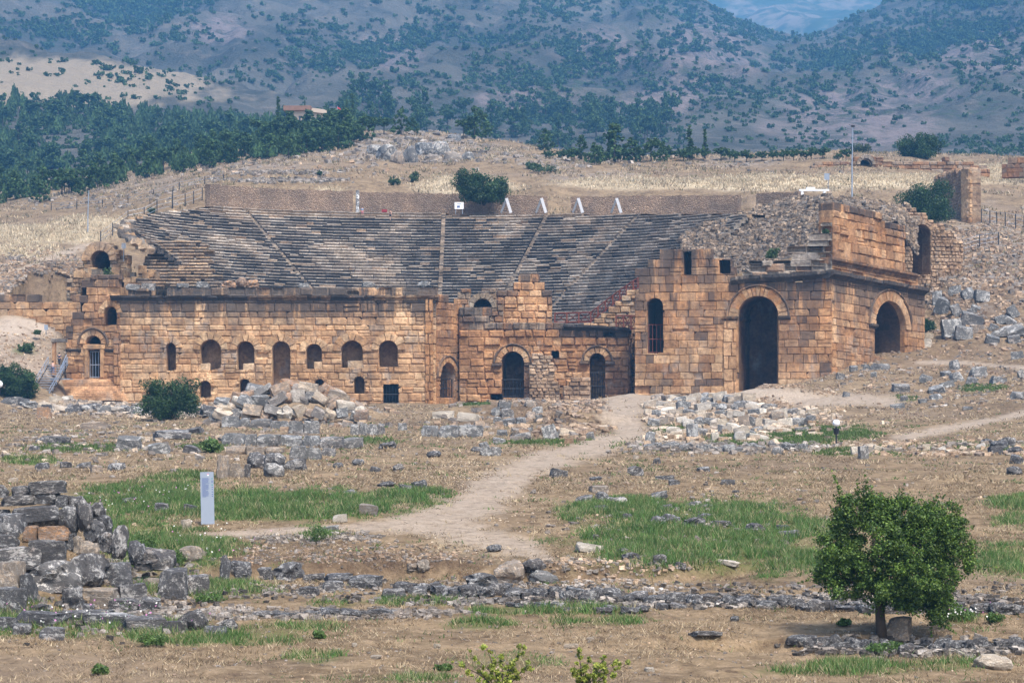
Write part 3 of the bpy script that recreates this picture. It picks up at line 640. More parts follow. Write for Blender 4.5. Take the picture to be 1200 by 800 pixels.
# ================================================================== WEST TOWER with the rounded doorway (far left)
T2 = empty('gate_tower', P(108, 460, 316), 'ruined ochre tower with a small arched doorway and a broken upper window', 'ruined tower')
W = Wall((72, 318), (141, 316)); rg = random.Random(5)
oA = Op(W, 101, 119, 393.5, 407.5, rw=.85); oB = Op(W, 104.5, 118, 409, 443, False); oC = Op(W, 122, 137, 359, 381, rw=.8)
oA.zs = oA.zb; oA.hw = (oA.u1-oA.u0)/2; oA.zs = oA.zt-oA.hw; oA.zb = oA.zs-.001
tp = W.prof([(72, 392), (84, 384), (92, 362), (100, 343), (104, 322), (135, 322), (141, 352)])
mb = MB()
masonry(mb, W, W.u(77.5), W.u(141), -1., tp, [oA, oB, oC], (.85, 1.15), (.9, 1.9), T=1.2, rng=rg, ragged=.9, colf=lambda u, z, r: (*r.choice(PAL_OCHRE+PAL_ORANGE if r.random() < .8 else PAL_BROWN), .25), stain=stain_top(tp, 3, .9), c=.09); core(mb, W, W.u(90), W.u(141), -2, W.z(110, 330), -1.2, -12)
mb.build('wall', M_WALL, T2)
r = MB(); ring(r, W, oA, PAL_OCHRE, rg, 1.2, .25, hood=True); vault(r, W, oA, -1.1, -4); r.build('arch_lunette', M_WALL, T2)
r = MB(); ring(r, W, oC, PAL_OCHRE, rg, 1.2, .12); vault(r, W, oC, -1.1, -4); r.build('arched_window', M_WALL, T2)
r = MB(); vault(r, W, oB, -.2, -4)
for a, b, z0, z1 in ((oB.u0-.55, oB.u0, oB.zb, oB.zt), (oB.u1, oB.u1+.55, oB.zb, oB.zt), (oB.u0-.7, oB.u1+.7, oB.zt, oB.zt+.6)): block(r, W, [(a, z0), (b, z0), (b, z1), (a, z1)], .3, .06, 1., (.44, .31, .2, .1))
r.build('door_frame', M_WALL, T2); gate(W, oB, T2, -.25, oB.zt-.3, M_STEEL, 4)
r = MB(); mould(r, W, W.u(78), oA.u0-.6, lambda u: W.z(90, 413), [(-.1, 0), (.1, 0), (.4, .3), (.45, .5), (-.1, .5)], (.22, .19, .16, .8), rg); mould(r, W, oA.u1+.6, W.u(140), lambda u: W.z(130, 413), [(-.1, 0), (.1, 0), (.4, .3), (.45, .5), (-.1, .5)], (.22, .19, .16, .8), rg)
r.build('string_course', M_CORN, T2)
r = MB(); u = W.u(138); masonry(r, W, u-.5, u+.5, -1, lambda u: W.z(138, 385), (), (1.1, 1.7), (1, 1.1), pal=PAL_ORANGE, T=.1, rng=rg, p=(.3, .36)); r.build('pilaster', M_WALL, T2)
# platform steps in front
r = MB()
for k in range(9):
    z1 = W.z(100, 444)-k*.30; n1 = 1.0+k*.38
    block(r, W, [(W.u(76)-.2, z1-.5), (W.u(131)+k*.28, z1-.5), (W.u(131)+k*.28, z1), (W.u(76)-.2, z1)], n1, .09, n1-.01 if k else 1., jit((.46, .33, .23, .2), .25, rg))
r.build('steps', M_WALL, T2)
# little post-and-lintel frame at the head of the metal stairs
T3 = empty('stone_doorframe', P(70, 430, 315), 'small free-standing post and lintel of stone behind the visitors on the stairs', 'stone doorway')
Wd = Wall((60, 315.2), (79, 315.2)); r = MB(); block(r, Wd, [(Wd.u(61), Wd.z(61, 440)), (Wd.u(65), Wd.z(65, 440)), (Wd.u(65), Wd.z(65, 401)), (Wd.u(61), Wd.z(61, 401))], .1, .04, .6, (.36, .23, .14, .3)); r.build('post', M_WALL, T3)
r = MB(); block(r, Wd, [(Wd.u(60), Wd.z(60, 401)), (Wd.u(78), Wd.z(78, 401)), (Wd.u(78), Wd.z(78, 396.5)), (Wd.u(60), Wd.z(60, 396.5))], .25, .05, .8, (.25, .24, .23, .5)); r.build('lintel', M_CORN, T3)

# ================================================================== WEST FLANK WALL and the broken tunnel arch above it
W = Wall((-60, 329), (104, 329)); rg = random.Random(21)
T4 = empty('flank_wall', P(40, 390, 329), 'long low ochre block wall behind the bare earth bank at far left', 'wall')
tp = W.prof([(-60, 352), (0, 350), (25, 347), (50, 352), (80, 350), (104, 345)])
mb = MB(); masonry(mb, W, 0, W.L, W.z(0, 402), tp, (), (.8, 1.1), (1, 2.4), rng=rg, ragged=.7, colf=lambda u, z, r: (*r.choice(PAL_OCHRE+PAL_BROWN[:2] if r.random() < .75 else PAL_PALE), .2), stain=stain_top(tp, 1.5, .8), T=2.5); mb.build('wall', M_WALL, T4)
W = Wall((78, 343), (150, 341)); oT = Op(W, 107, 129, 294, 322, rw=1.3)
T5 = empty('tunnel_arch', P(118, 322, 341), 'broken stone tunnel arch at the left end of the seating rows', 'ruined arch')
tp = W.prof([(78, 330), (88, 318), (97, 303), (104, 291), (112, 285), (126, 285), (136, 290), (150, 300)])
mb = MB(); masonry(mb, W, 0, W.L, W.z(100, 352), tp, [oT], (.5, .8), (.6, 1.3), rng=rg, ragged=.7, p=(.03, .25), c=.1, pal=PAL_PALE[:2]+PAL_GREY[:3]+PAL_OCHRE[:2], T=1.5); mb.build('wall', M_WALL, T5)
r = MB(); ring(r, W, oT, [(.42, .34, .27), (.34, .27, .22), (.46, .36, .27)], rg, 1.5, .3); vault(r, W, oT, -1.4, -7); r.build('arch_ring', M_WALL, T5)
r = MB()
for k in range(16):
    u = W.u(104)+k*.75+rg.uniform(-.2, .2); q = W.pt(u, W.z(100, 321)+rg.uniform(-1.2, .6), rg.uniform(1.3, 3.2)); r.box(q, (rg.uniform(.7, 1.5), rg.uniform(.8, 1.2), rg.uniform(.6, 1.1)), jit((*rg.choice(PAL_GREY+PAL_PALE), .2), .2, rg), mat=Matrix.Rotation(rg.uniform(-.3, .3), 3, 'Z') @ Matrix.Rotation(rg.uniform(-.15, .15), 3, 'X'))
r.build('fallen_masonry', M_WALL, T5)

# ================================================================== LOW MIDDLE WALL between the buildings
W = Wall((538, 319), (737, 317)); rg = random.Random(31)
T6 = empty('middle_wall', P(640, 462, 318), 'low dark orange wall with two rounded gateways in the middle of the theatre front', 'ruined wall')
oA = Op(W, 588, 614, 412, 466, rw=.85); oB = Op(W, 691, 709, 414, 468, rw=.85)
tp = W.prof([(538, 360), (570, 362), (573, 376), (655, 377), (662, 387), (700, 388), (737, 391)])
hole = Op(W, 646, 655, 411, 420, False)
mb = MB(); masonry(mb, W, 0, W.L, -1.5, tp, [oA, oB, hole], (.8, 1.1), (.9, 2.2), rng=rg, T=1.4, ragged=.5, p=(-.05, .28), c=.13, miss=.008, stain=stain_top(tp, 1.8, .9),
    colf=lambda u, z, r: (*r.choice(PAL_ORANGE if u < W.u(625) else PAL_BROWN+PAL_OCHRE[:2]), .2) if z < W.z(600, 385) or u > W.u(640) else (*r.choice(PAL_GREY[:3]+PAL_BROWN[:1]), .6))
core(mb, W, W.u(572), W.L-.5, -2, W.z(600, 383), -1.4, -7, (.36, .3, .23, .2)); mb.build('wall', M_WALL, T6)
for o in (oA, oB):
    r = MB(); ring(r, W, o, PAL_OCHRE[:4]+PAL_BROWN[:1], rg, 1.4, .3, hood=True); vault(r, W, o, -1.3, -6)
    for s, u in ((-1, o.u0), (1, o.u1)): block(r, W, [(u-(1.35 if s < 0 else .0), o.zs-.45), (u+(1.35 if s > 0 else .0), o.zs-.45), (u+(1.35 if s > 0 else 0), o.zs), (u-(1.35 if s < 0 else 0), o.zs)], .55, .1, .1, (.27, .2, .15, .6))
    r.build('gateway_arch', M_WALL, T6); gate(W, o, T6, -.4, o.zs-2.2 if o is oA else o.zs-1.5, M_IRON, 6)
r = MB(); mould(r, W, W.u(661), W.L+.3, tp, [(-1.2, 0), (.1, 0), (.3, .2), (1.0, .5), (1.05, .8), (-1.2, .8)], (.07, .063, .06, .95), rg, bite=.35, rough=.12); r.build('cornice', M_CORN, T6)
Wr = Wall((737, 317), (744, 322)); oS = Op(Wr, 738.6, 742.4, 403, 452, rw=.5); r = MB(); masonry(r, Wr, 0, Wr.L+1, -1.5, lambda u: Wr.z(738, 391)-u*.05, [oS], (.8, 1.2), (.8, 1.4), pal=PAL_BROWN+PAL_OCHRE[:2], T=.8, rng=rg, c=.1); ring(r, Wr, oS, PAL_OCHRE, rg, .8, .2); vault(r, Wr, oS, -.7, -3); r.build('side_wall', M_WALL, T6)
# broken pier leaning on it
T6b = empty('rubble_pier', P(636, 462, 314.5), 'pale broken stub of rubble masonry between the two rounded gateways', 'ruined pier')
Wp = Wall((620, 314.6), (656, 314.6)); tpp = Wp.prof([(620, 452), (624, 428), (626, 416), (640, 414), (646, 424), (650, 440), (656, 452)])
r = MB(); masonry(r, Wp, 0, Wp.L, -1, tpp, (), (.35, .6), (.5, 1.1), pal=[(.40, .33, .27), (.46, .38, .31), (.33, .28, .24)], T=2, rng=rg, ragged=.5, p=(.0, .35), c=.1); r.build('wall', M_WALL, T6b)
# jumble of long blocks right of the pier
T6c = empty('fallen_block_stack', P(672, 462, 315), 'low stub of pale blocks standing left of the blue gate', 'ruined wall'); Wp = Wall((660, 314.2), (692, 314.2)); r = MB(); masonry(r, Wp, 0, Wp.L, -1, Wp.prof([(660, 455), (668, 450), (674, 444), (692, 442)]), (), (.45, .8), (.8, 1.6), pal=[(.40, .31, .24), (.46, .37, .30), (.33, .26, .21)], T=1.6, rng=rg, ragged=.4, p=(.0, .3), c=.1); r.build('wall', M_WALL, T6c)
# upper ruined block standing behind
W = Wall((572, 327), (652, 327)); T7 = empty('ruined_upper_block', P(615, 376, 327), 'stump of orange block masonry rising before the seating rows', 'ruined wall')
tp = W.prof([(572, 350), (584, 345), (586, 338), (603, 336), (605, 324), (618, 321), (634, 326), (636, 339), (646, 343), (652, 346)])
mb = MB(); masonry(mb, W, W.u(582), W.u(647), -1, tp, (), (.8, 1.1), (.8, 1.8), pal=PAL_ORANGE+PAL_OCHRE[:3], T=3, rng=rg, ragged=1.2, p=(.02, .3), c=.12, stain=stain_top(tp, 2.5, 1.)); mb.build('wall', M_WALL, T7)
W = Wall((536, 324), (590, 324)); oV = Op(W, 555, 576, 350, 372, rw=.75); T8 = empty('vault_stub', P(563, 375, 324), 'grey stub of a collapsed vault beside the orange block stump', 'ruined arch')
tp = W.prof([(536, 341), (544, 338), (549, 350), (556, 352), (562, 346), (570, 342), (580, 341), (590, 352)])
mb = MB(); masonry(mb, W, 0, W.L, -1, tp, [oV], (.6, .9), (.7, 1.4), pal=PAL_GREY[:4]+PAL_BROWN[:2], T=3, rng=rg, ragged=1., p=(.02, .3), c=.12); mb.build('wall', M_WALL, T8); r = MB(); ring(r, W, oV, PAL_GREY[:3], rg, 3, .15); vault(r, W, oV, -2.8, -5); r.build('arch_ring', M_WALL, T8)

# ================================================================== EAST GATE BUILDING (right, with the two great arches)
rg = random.Random(41)
T9 = empty('gate_building', P(975, 440, 303), 'tall orange stone gate building with two great arched passages', 'ruined building')
W = Wall((744, 310), (975, 304)); o1 = Op(W, 865, 912, 347, 458, rw=1.25); o1.zb = W.z(890, 458)
oN = Op(W, 758, 777, 349, 414, rw=.01); w1 = Op(W, 801, 810, 294, 322, False); w2 = Op(W, 843, 856, 304, 321, False)
zled = W.z(860, 334)
tp = W.prof([(744, 345), (750, 325), (758, 312), (766, 302), (780, 299), (797, 292), (833, 292), (842, 296), (857, 302), (860, 318), (872, 332), (975, 326)])
mb = MB()
def colE(u, z, r):
    t = W.u(870); k = r.random()
    if u < t and z < W.z(800, 405) + r.uniform(-1, 1): return (*r.choice(PAL_PALE+PAL_OCHRE[:1]), .1) if k < .75 else (*r.choice(PAL_BROWN), .2)
    if z < W.z(930, 442) and u > W.u(905): return (.50, .40, .30, .0)
    return (*r.choice(PAL_ORANGE+PAL_OCHRE[:2] if k < .8 else PAL_BROWN), .3)
masonry(mb, W, 0, W.L, -1.5, tp, [o1, oN, w1, w2], (.85, 1.15), (1., 2.3), rng=rg, T=.8, ragged=.9, colf=colE, p=(.0, .09), c=.05, stain=lambda u, z: max(.9*max(0, 1-(tp(u)-z)/7), .6*(rg.random() < .2)))
mb.build('wall', M_WALL, T9)
r = MB(); ring(r, W, o1, PAL_OCHRE[:3]+PAL_ORANGE[:2], rg, .8, .16, n=19, hood=True); vault(r, W, o1, -.78, -10, (.17, .115, .078, .3), 14)  # dark vault colour paints in the shade of the deep passage
mould(r, W, o1.u0-2., o1.u0+.05, lambda u: o1.zs-.5, [(-.3, 0), (.15, 0), (.55, .3), (.6, .55), (-.3, .55)], (.25, .18, .12, .8), rg); mould(r, W, o1.u1-.05, o1.u1+1.6, lambda u: o1.zs-.5, [(-.3, 0), (.15, 0), (.55, .3), (.6, .55), (-.3, .55)], (.25, .18, .12, .8), rg)
for s in (-1, 1):                                                 # impost band along the passage
    u = o1.u0 if s < 0 else o1.u1
    r.loft([[W.pt(u-s*d, o1.zs-.5+dz, n) for d, dz in ((-.02, 0), (.22, .2), (.25, .45), (-.02, .45))] for n in (-.9, -9.9)], (.22, .16, .11, .6), True)
r.build('great_arch', M_WALL, T9)
r = MB(); s = r; u = o1.u0-1.0; masonry(s, W, u-.85, u+.85, -1.5, lambda u: o1.zs-.5, (), (1.2, 1.8), (1.7, 1.8), pal=PAL_OCHRE[:3], T=.1, rng=rg, p=(.2, .26)); s.build('pilaster', M_WALL, T9)
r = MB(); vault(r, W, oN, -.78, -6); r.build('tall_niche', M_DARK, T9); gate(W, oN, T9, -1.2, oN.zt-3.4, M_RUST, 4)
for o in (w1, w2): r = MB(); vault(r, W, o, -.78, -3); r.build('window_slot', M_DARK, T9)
# ledge of big grey stones
r = MB(); zl = W.prof([(857, 334), (880, 331), (930, 329), (975, 325)])
mould(r, W, W.u(857), W.L+.5, zl, [(-2, 0), (.1, 0), (.45, .25), (.85, .55), (.9, .95), (-2, .95)], (.23, .205, .185, .9), rg, bite=.4, rough=.15)
zl2 = W.prof([(857, 324), (900, 318), (930, 316), (975, 311)])
masonry(r, W, W.u(870), W.L, W.z(900, 325), W.prof([(870, 320), (900, 312), (975, 308)]), (), (.6, .9), (1, 2.4), pal=PAL_GREY+PAL_BROWN[:2], T=2.5, rng=rg, ragged=.8, p=(-.6, .2), c=.15)
r.build('ledge', M_CORN, T9)
# right-hand face
W3 = Wall((975, 304), (1083, 319), shear=-.072); zq = W3.z(976, 327)
o2 = Op(W3, 1025, 1060, 353, 420, rw=1.35)
tp3 = lambda u: zq
mb = MB(); masonry(mb, W3, 0, W3.L, -1.5, tp3, [o2], (.85, 1.15), (1., 2.2), rng=rg, T=.7, colf=lambda u, z, r: (*r.choice(PAL_ORANGE+PAL_OCHRE[:3]), .35), p=(.0, .09), c=.05, stain=lambda u, z: .85*max(0, 1-(zq-z)/6)); core(mb, W3, .5, W3.L, -2, zq-.2, -1.6, -9); mb.build('side_wall', M_WALL, T9)
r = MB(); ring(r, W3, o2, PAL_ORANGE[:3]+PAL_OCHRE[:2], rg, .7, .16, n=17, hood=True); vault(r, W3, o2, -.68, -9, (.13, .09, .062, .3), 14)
mould(r, W3, o2.u0-1.5, o2.u0+.05, lambda u: o2.zs-.5, [(-.3, 0), (.15, 0), (.6, .3), (.65, .6), (-.3, .6)], (.2, .16, .13, .8), rg)
r.loft([[W3.pt(u_, o2.zs-.45+dz, -8.7+d) for d, dz in ((-.2, 0), (.22, .2), (.25, .45), (-.2, .45))] for u_ in (o2.u0, o2.u1)], (.2, .15, .1, .6), True); r.build('great_arch', M_WALL, T9)
r = MB(); mould(r, W3, -.9, W3.L, lambda u: zq, [(-1.6, 0), (.1, 0), (.4, .3), (.95, .55), (1.0, 1.0), (-1.6, 1.0)], (.20, .155, .125, .9), rg, bite=.35, rough=.1)
masonry(r, W3, 0, W3.L-1.5, zq+1., lambda u: zq+2.1, (), (.5, .6), (1.5, 2.6), pal=PAL_ORANGE[:4], T=2, rng=rg, p=(-.25, -.1), c=.1)
mould(r, W3, -.4, W3.L-1.8, lambda u: zq+1.9, [(-2, 0), (.0, 0), (.1, .25), (.45, .5), (.45, .8), (-2, .8)], (.36, .225, .135, .5), rg, bite=.2); r.build('ledge', M_WALL, T9)
# upper wall over the side face
zu = zq+2.6; tpu = lambda u: W3.z(977, 237)+.0*u + (0 if u < W3.u(1035) else -1.1)
mb = MB(); masonry(mb, W3, .2, W3.u(1060), zu, tpu, (), (.85, 1.25), (1., 2.), rng=rg, T=2.2, ragged=.7, colf=lambda u, z, r: (*r.choice(PAL_OCHRE[:4]+PAL_ORANGE if r.random() < .8 else PAL_BROWN), .3), p=(-.1, .25), c=.09, stain=stain_top(tpu, 2.2, 1.), miss=.0); mb.build('upper_wall', M_WALL, T9)
# stepped grey stones left of the corner
r = MB(); tps = W.prof([(858, 330), (866, 320), (880, 314), (905, 306), (918, 299), (930, 289), (945, 280), (960, 267), (976, 260)])
masonry(r, W, W.u(860), W.L, W.z(940, 312), tps, (), (.65, 1.), (1.0, 2.6), pal=[(.40, .385, .36), (.33, .32, .305), (.28, .27, .26), (.44, .41, .37), (.36, .31, .26)], T=3, rng=rg, ragged=1.2, p=(-1.3, .5), c=.2); r.build('stone_steps', M_CORN, T9)
r = MB(); core(r, W, .5, W.L-.3, -2, W.z(850, 335)-.3, -.8, -11); r.build('roof_mass', M_WALL, T9)

# rubble passage arch behind the gate building
W = Wall((1050, 347), (1128, 352)); oT = Op(W, 1069, 1090, 263, 322, rw=.7); T10 = empty('rubble_tunnel_arch', P(1080, 310, 348), 'rubble-built tunnel arch behind the upper orange wall at right', 'ruined arch')
tp = W.prof([(1050, 248), (1062, 243), (1072, 247), (1085, 254), (1100, 262), (1116, 272), (1128, 290)])
mb = MB(); masonry(mb, W, 0, W.L, W.z(1080, 345), tp, [oT], (.4, .65), (.5, 1.1), rng=rg, T=2, ragged=.7, p=(.0, .3), c=.1, pal=[(.36, .29, .23), (.43, .35, .28), (.30, .235, .18), (.40, .33, .28)]); mb.build('wall', M_WALL, T10); r = MB(); ring(r, W, oT, [(.38, .31, .25), (.33, .26, .2)], rg, 2, .1); vault(r, W, oT, -1.9, -9); r.build('arch_ring', M_WALL, T10)
# leaning-sided rubble wall on the skyline of the bank
T11 = empty('standing_rubble_wall', P(1122, 262, 392), 'tall stub of rubble wall with a squared ochre end, right of the dark bush', 'ruined wall')
W = Wall((1096, 425), (1135, 392)); tp = W.prof([(1096, 207), (1112, 202), (1128, 198), (1135, 198)]); mb = MB(); masonry(mb, W, 0, W.L, W.z(1130, 268), tp, (), (.4, .65), (.5, 1.2), pal=[(.36, .29, .24), (.30, .24, .2), (.42, .35, .28)], rng=rg, T=2, ragged=.5, p=(0, .25)); mb.build('wall', M_WALL, T11)
Wf = Wall((1135, 392), (1148, 393)); mb = MB(); masonry(mb, Wf, 0, Wf.L, Wf.z(1140, 266), lambda u: Wf.z(1140, 198), (), (.6, .9), (.7, 1.4), pal=PAL_OCHRE[:4]+PAL_PALE[:2], rng=rg, T=2, ragged=.5, p=(0, .25), c=.1); mb.build('end_face', M_WALL, T11)

# ================================================================== SLOPING STAIR WALL and its rust-coloured railing
rg = random.Random(51); W = Wall((684, 322), (766, 319)); T12 = empty('stair_ramp_wall', P(730, 430, 321), 'pale sloping rubble wall carrying the rust red railing up to the gate building', 'ruined wall')
tp = W.prof([(684, 379), (700, 370), (716, 360), (730, 349), (742, 340), (756, 329), (766, 324)])
mb = MB(); masonry(mb, W, 0, W.L, -1, tp, (), (.6, .95), (.8, 1.7), pal=PAL_PALE[:4]+PAL_GREY[:1]+PAL_OCHRE[:2], rng=rg, T=2.5, ragged=.8, p=(0, .35), c=.12); mb.build('wall', M_WALL, T12)
W4 = Wall((746, 316.2), (755, 316.2)); r = MB(); masonry(r, W4, 0, W4.L, -1, lambda u: W4.z(750, 385), (), (1.2, 2), (1, 1.1), pal=[(.40, .34, .28)], T=.9, rng=rg); r.build('pier', M_WALL, T12)
def railing(name, W, pts, label, posts, n=.3, h=1.3, mat=None, r0=.09):
    t = empty(name, W.pt(*W.uz(*pts[0]), n), label, 'railing'); us = [W.uz(*p) for p in pts]
    f = lambda s: (np.interp(s, range(len(us)), [a[0] for a in us]), np.interp(s, range(len(us)), [a[1] for a in us]))
    ss = np.linspace(0, len(us)-1, posts); tops = []
    for s in ss:
        u, z = f(s); q = MB(); q.box(W.pt(u, z+h/2, n), (r0*2.2, r0*2.2, h)); q.build('post', mat or M_RUST, t)
    for hh in (h-.06, .15):
        q = MB(); q.tube([W.pt(*(lambda a: (a[0], a[1]+hh))(f(s)), n) for s in ss], r0, 4); q.build('rail', mat or M_RUST, t)
    q = MB()
    for a, b in zip(ss[:-1], ss[1:]):
        (ua, za), (ub, zb) = f(a), f(b)
        q.tube([W.pt(ua, za+.15, n), W.pt(ub, zb+h-.06, n)], r0*.6, 4); q.tube([W.pt(ua, za+h-.06, n-.12), W.pt(ub, zb+.15, n-.12)], r0*.6, 4)
    q.build('cross_brace', mat or M_RUST, t); return t
railing('wooden_railing', W, [(648, 379), (690, 378), (716, 358), (740, 341), (757, 330)], 'long rust red railing climbing the ruined stair before the seating rows', 13, n=-.9, h=1.45)
Wb = Wall((716, 316.4), (757, 316)); railing('wooden_barrier', Wb, [(722, 386.5), (757, 386.5)], 'short rust red crossed barrier left of the tall dark niche', 5, n=0, h=1.9)

# ================================================================== SEATING
rg = random.Random(61); TS = empty('seating_tiers', Vector((CX, CY+RTOP-1, 20)), 'great half round of weathered grey stone seating rows', 'theatre seating')
NROW, TREAD, ZR, ZB = 50, .75, .5, 4.6
def sp(th, R, z): return Vector((CX+R*math.sin(th), CY+R*math.cos(th), z))
STAIR = [math.radians(a) for a in (-37, 0, 19, 38)]
def left_lim(r):                                                  # the left end is broken away in steps
    return -math.radians(np.interp(r, [0, 36, 40, 44, 47, 49.5], [89, 88, 77, 64, 52, 43]))
edges = [-math.pi/2]+STAIR+[math.radians(88)]
def right_lim(r):                                                 # the upper rows are lost towards the right
    R = RTOP-(NROW-r)*TREAD; q = ((ZB+(r+1)*ZR)*F/215-CY)/R
    return min(math.acos(max(-1, min(1, q))), math.radians(np.interp(r, [0, 30, 40, 49], [89, 84, 77, 70])))
wear = lambda th, r: float(fbm(np.array([th*9+20]), np.array([r*.16]), 4)[0])
for wi, (ta, tb) in enumerate(zip(edges[:-1], edges[1:])):
    m = MB(); hw = .0085
    for r in range(8, NROW):
        R = RTOP-(NROW-r)*TREAD; z = ZB+r*ZR; a = max(ta+hw*(52/R)*.75, left_lim(r)+rg.uniform(-.01, .03)); b = tb-hw*(52/R)*.75
        if tb > .1: b = min(b, right_lim(r)-rg.uniform(0, .02))
        t = a
        while t < b-.004:
            e = min(b, t+rg.uniform(.9, 2.9)/R)
            if b-e < .5/R: e = b
            wv = wear((t+e)/2, r); k = rg.random(); right = sstep(.45, .85, (t+e)/2)
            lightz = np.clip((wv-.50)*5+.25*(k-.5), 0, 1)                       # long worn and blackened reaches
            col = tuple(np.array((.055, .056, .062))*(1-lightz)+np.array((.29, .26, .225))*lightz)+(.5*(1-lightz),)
            if k < .06: col = (.40, .32, .25, .05)
            if right > rg.random()*1.3: col = tuple(np.array((.20, .19, .18, .2))*.7+np.array(col)*.3)
            if r >= 48: col = (.34, .28, .22, .1)
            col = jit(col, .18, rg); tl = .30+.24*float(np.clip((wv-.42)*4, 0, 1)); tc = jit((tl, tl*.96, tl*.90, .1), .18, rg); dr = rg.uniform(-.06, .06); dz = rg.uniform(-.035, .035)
            if rg.random() < .035: dr += .15; dz -= .2; col = (.36, .28, .2, .1)
            A, B = t, e-.05/R*rg.random()*2
            pr = [(R+.14+dr, z-.03), (R+.12+dr, z+.30+dz), (R+.01+dr, z+.355+dz), (R+dr, z+.455+dz), (R+.05+dr, z+.495+dz), (R+1.0, z+.50+dz*.5)]
            P0 = [sp(A, *q) for q in pr]; P1 = [sp(B, *q) for q in pr]
            for j in range(5): m.poly([P0[j], P1[j], P1[j+1], P0[j+1]], (col, col, col if rg.random() < .3 else tc, tc, tc)[j])  # fronts darker, edges paler: row shadows painted into the faces, on top of wear
            for side, Q in ((0, P0), (1, P1)):
                q = Q+[Q[-1]-Vector((0, 0, .53))]; m.poly(q if side else q[::-1], col)
            t = e
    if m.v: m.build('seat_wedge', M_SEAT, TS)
for th in STAIR:
    m = MB()
    for r in range(8, NROW):
        if th < left_lim(r) or th > max(.01, right_lim(r)): continue
        R = RTOP-(NROW-r)*TREAD; z = ZB+r*ZR; a = th-.008*(52/R)*.75; b = th+.008*(52/R)*.75
        for k in (0, 1):
            Rk = R+k*.37; zk = z+k*.25; c = jit((.34, .30, .255, .2), .32, rg)
            if rg.random() < .2: c = jit((.12, .11, .10, .5), .3, rg)
            q = [(Rk, zk-.02), (Rk, zk+.24), (Rk+.45, zk+.26)]
            P0 = [sp(a, *v) for v in q]; P1 = [sp(b, *v) for v in q]
            for j in range(2): m.poly([P0[j], P1[j], P1[j+1], P0[j+1]], c)
    m.build('stairway', M_SEAT, TS)
# back of the top row and the walkway behind it
m = MB(); n = 60; A, B = -.76, math.radians(72)
for i in range(n):
    a, b = A+(B-A)*i/n, A+(B-A)*(i+1)/n; kk = sum(1 for r in range(30, NROW) if right_lim(r) < (a+b)/2) if b > 0 else 0; z = ZB+(NROW-kk)*ZR-.03; RT = RTOP-kk*TREAD
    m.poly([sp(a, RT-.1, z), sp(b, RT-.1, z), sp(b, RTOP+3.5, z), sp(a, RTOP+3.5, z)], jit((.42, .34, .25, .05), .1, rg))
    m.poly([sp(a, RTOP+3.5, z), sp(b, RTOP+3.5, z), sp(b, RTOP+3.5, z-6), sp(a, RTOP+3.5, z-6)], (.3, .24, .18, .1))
m.build('upper_walkway', M_SEAT, TS)
# rubble foundations laid bare at the broken left end
m = MB()
for r in range(33, 49):
    R = RTOP-(NROW-r)*TREAD; z = ZB+r*ZR
    for k in range(5):
        t = left_lim(r)-k*rg.uniform(.9, 1.6)/R-.01
        if rg.random() < .35: continue
        m.box(sp(t, R+.4, z-.35-k*.12), (rg.uniform(.8, 1.8), rg.uniform(.8, 1.4), rg.uniform(.5, .9)), jit((*rg.choice(PAL_GREY+PAL_PALE[:3]), .3), .2, rg), mat=Matrix.Rotation(-t+rg.uniform(-.8, .8), 3, 'Z') @ Matrix.Rotation(rg.uniform(-.5, .5), 3, 'X'))
m.build('broken_end', M_SEAT, TS)['kind'] = 'stuff'
m = MB()
for k in range(15):
    d_ = 335+k*.72; y_ = 334-k*3.7; x_ = 600+(P(158+k*1.5+rg.uniform(-3, 3), 0, d_).x)*F/d_; u_ = P(x_, 0, d_).x; ue = P(252-k*1.2, 0, d_).x; z_ = (HY-y_)/F*d_
    while u_ < ue:
        l_ = rg.uniform(.8, 2.2); c_ = jit((*rg.choice([(.46, .37, .27), (.40, .32, .24), (.30, .27, .24), (.48, .40, .31)]), .1), .2, rg); e_ = rg.uniform(-.1, .1); q_ = rg.uniform(-.04, .04)
        m.box(Vector((u_+l_/2, d_+.6+e_, z_-.05+q_)), (l_-.06, 1.4, .20), c_); m.box(Vector((u_+l_/2, d_+.78+e_, z_-.32)), (l_-.02, 1.4, .36), jit(rg.choice([(.13, .105, .085, .5), (.22, .17, .125, .4)]), .2, rg)); u_ += l_  # recessed lower boxes coloured dark to paint shade under each row's edge
        if rg.random() < .08: u_ += rg.uniform(.3, 1)
m.build('lower_rows', M_SEAT, TS)

# ================================================================== brown retaining wall behind the top row (four separate stretches)
rg = random.Random(71)
def ret_wall(pts, label, zb=250, lump=.25):
    t = empty('retaining_wall', P(*pts[0]), label, 'wall', 'brown retaining walls behind the seats')
    m = MB()
    for (xa, ya, da), (xb, yb, db) in zip(pts[:-1], pts[1:]):
        Wx = Wall((xa, da), (xb, db)); tpx = Wx.prof([(xa, ya), (xb, yb)]); u = 0
        while u < Wx.L-.01:
            e = min(Wx.L, u+rg.uniform(.7, 1.6)); za, zb_ = tpx(u)+rg.uniform(-lump, lump)*.5, tpx(e)+rg.uniform(-lump, lump)*.5; z0 = Wx.z(xa, zb)-1.5
            m.loft([[Wx.pt(u, z0, 0), Wx.pt(e, z0, 0), Wx.pt(e, z0, -1), Wx.pt(u, z0, -1)], [Wx.pt(u, za, 0), Wx.pt(e, zb_, 0), Wx.pt(e, zb_, -1), Wx.pt(u, za, -1)]], (1, 1, 1, 0), True, False, True); u = e
    m.build('wall', M_RUB, t); return t
ret_wall([(246, 216, 388), (268, 218, 392), (340, 222, 397), (414, 224, 399)], 'brown retaining wall at the upper left end of the seating rows')
ret_wall([(421, 225, 399), (520, 227, 399), (641, 230, 397)], 'brown retaining wall behind the white noticeboard and big round bush', 252)
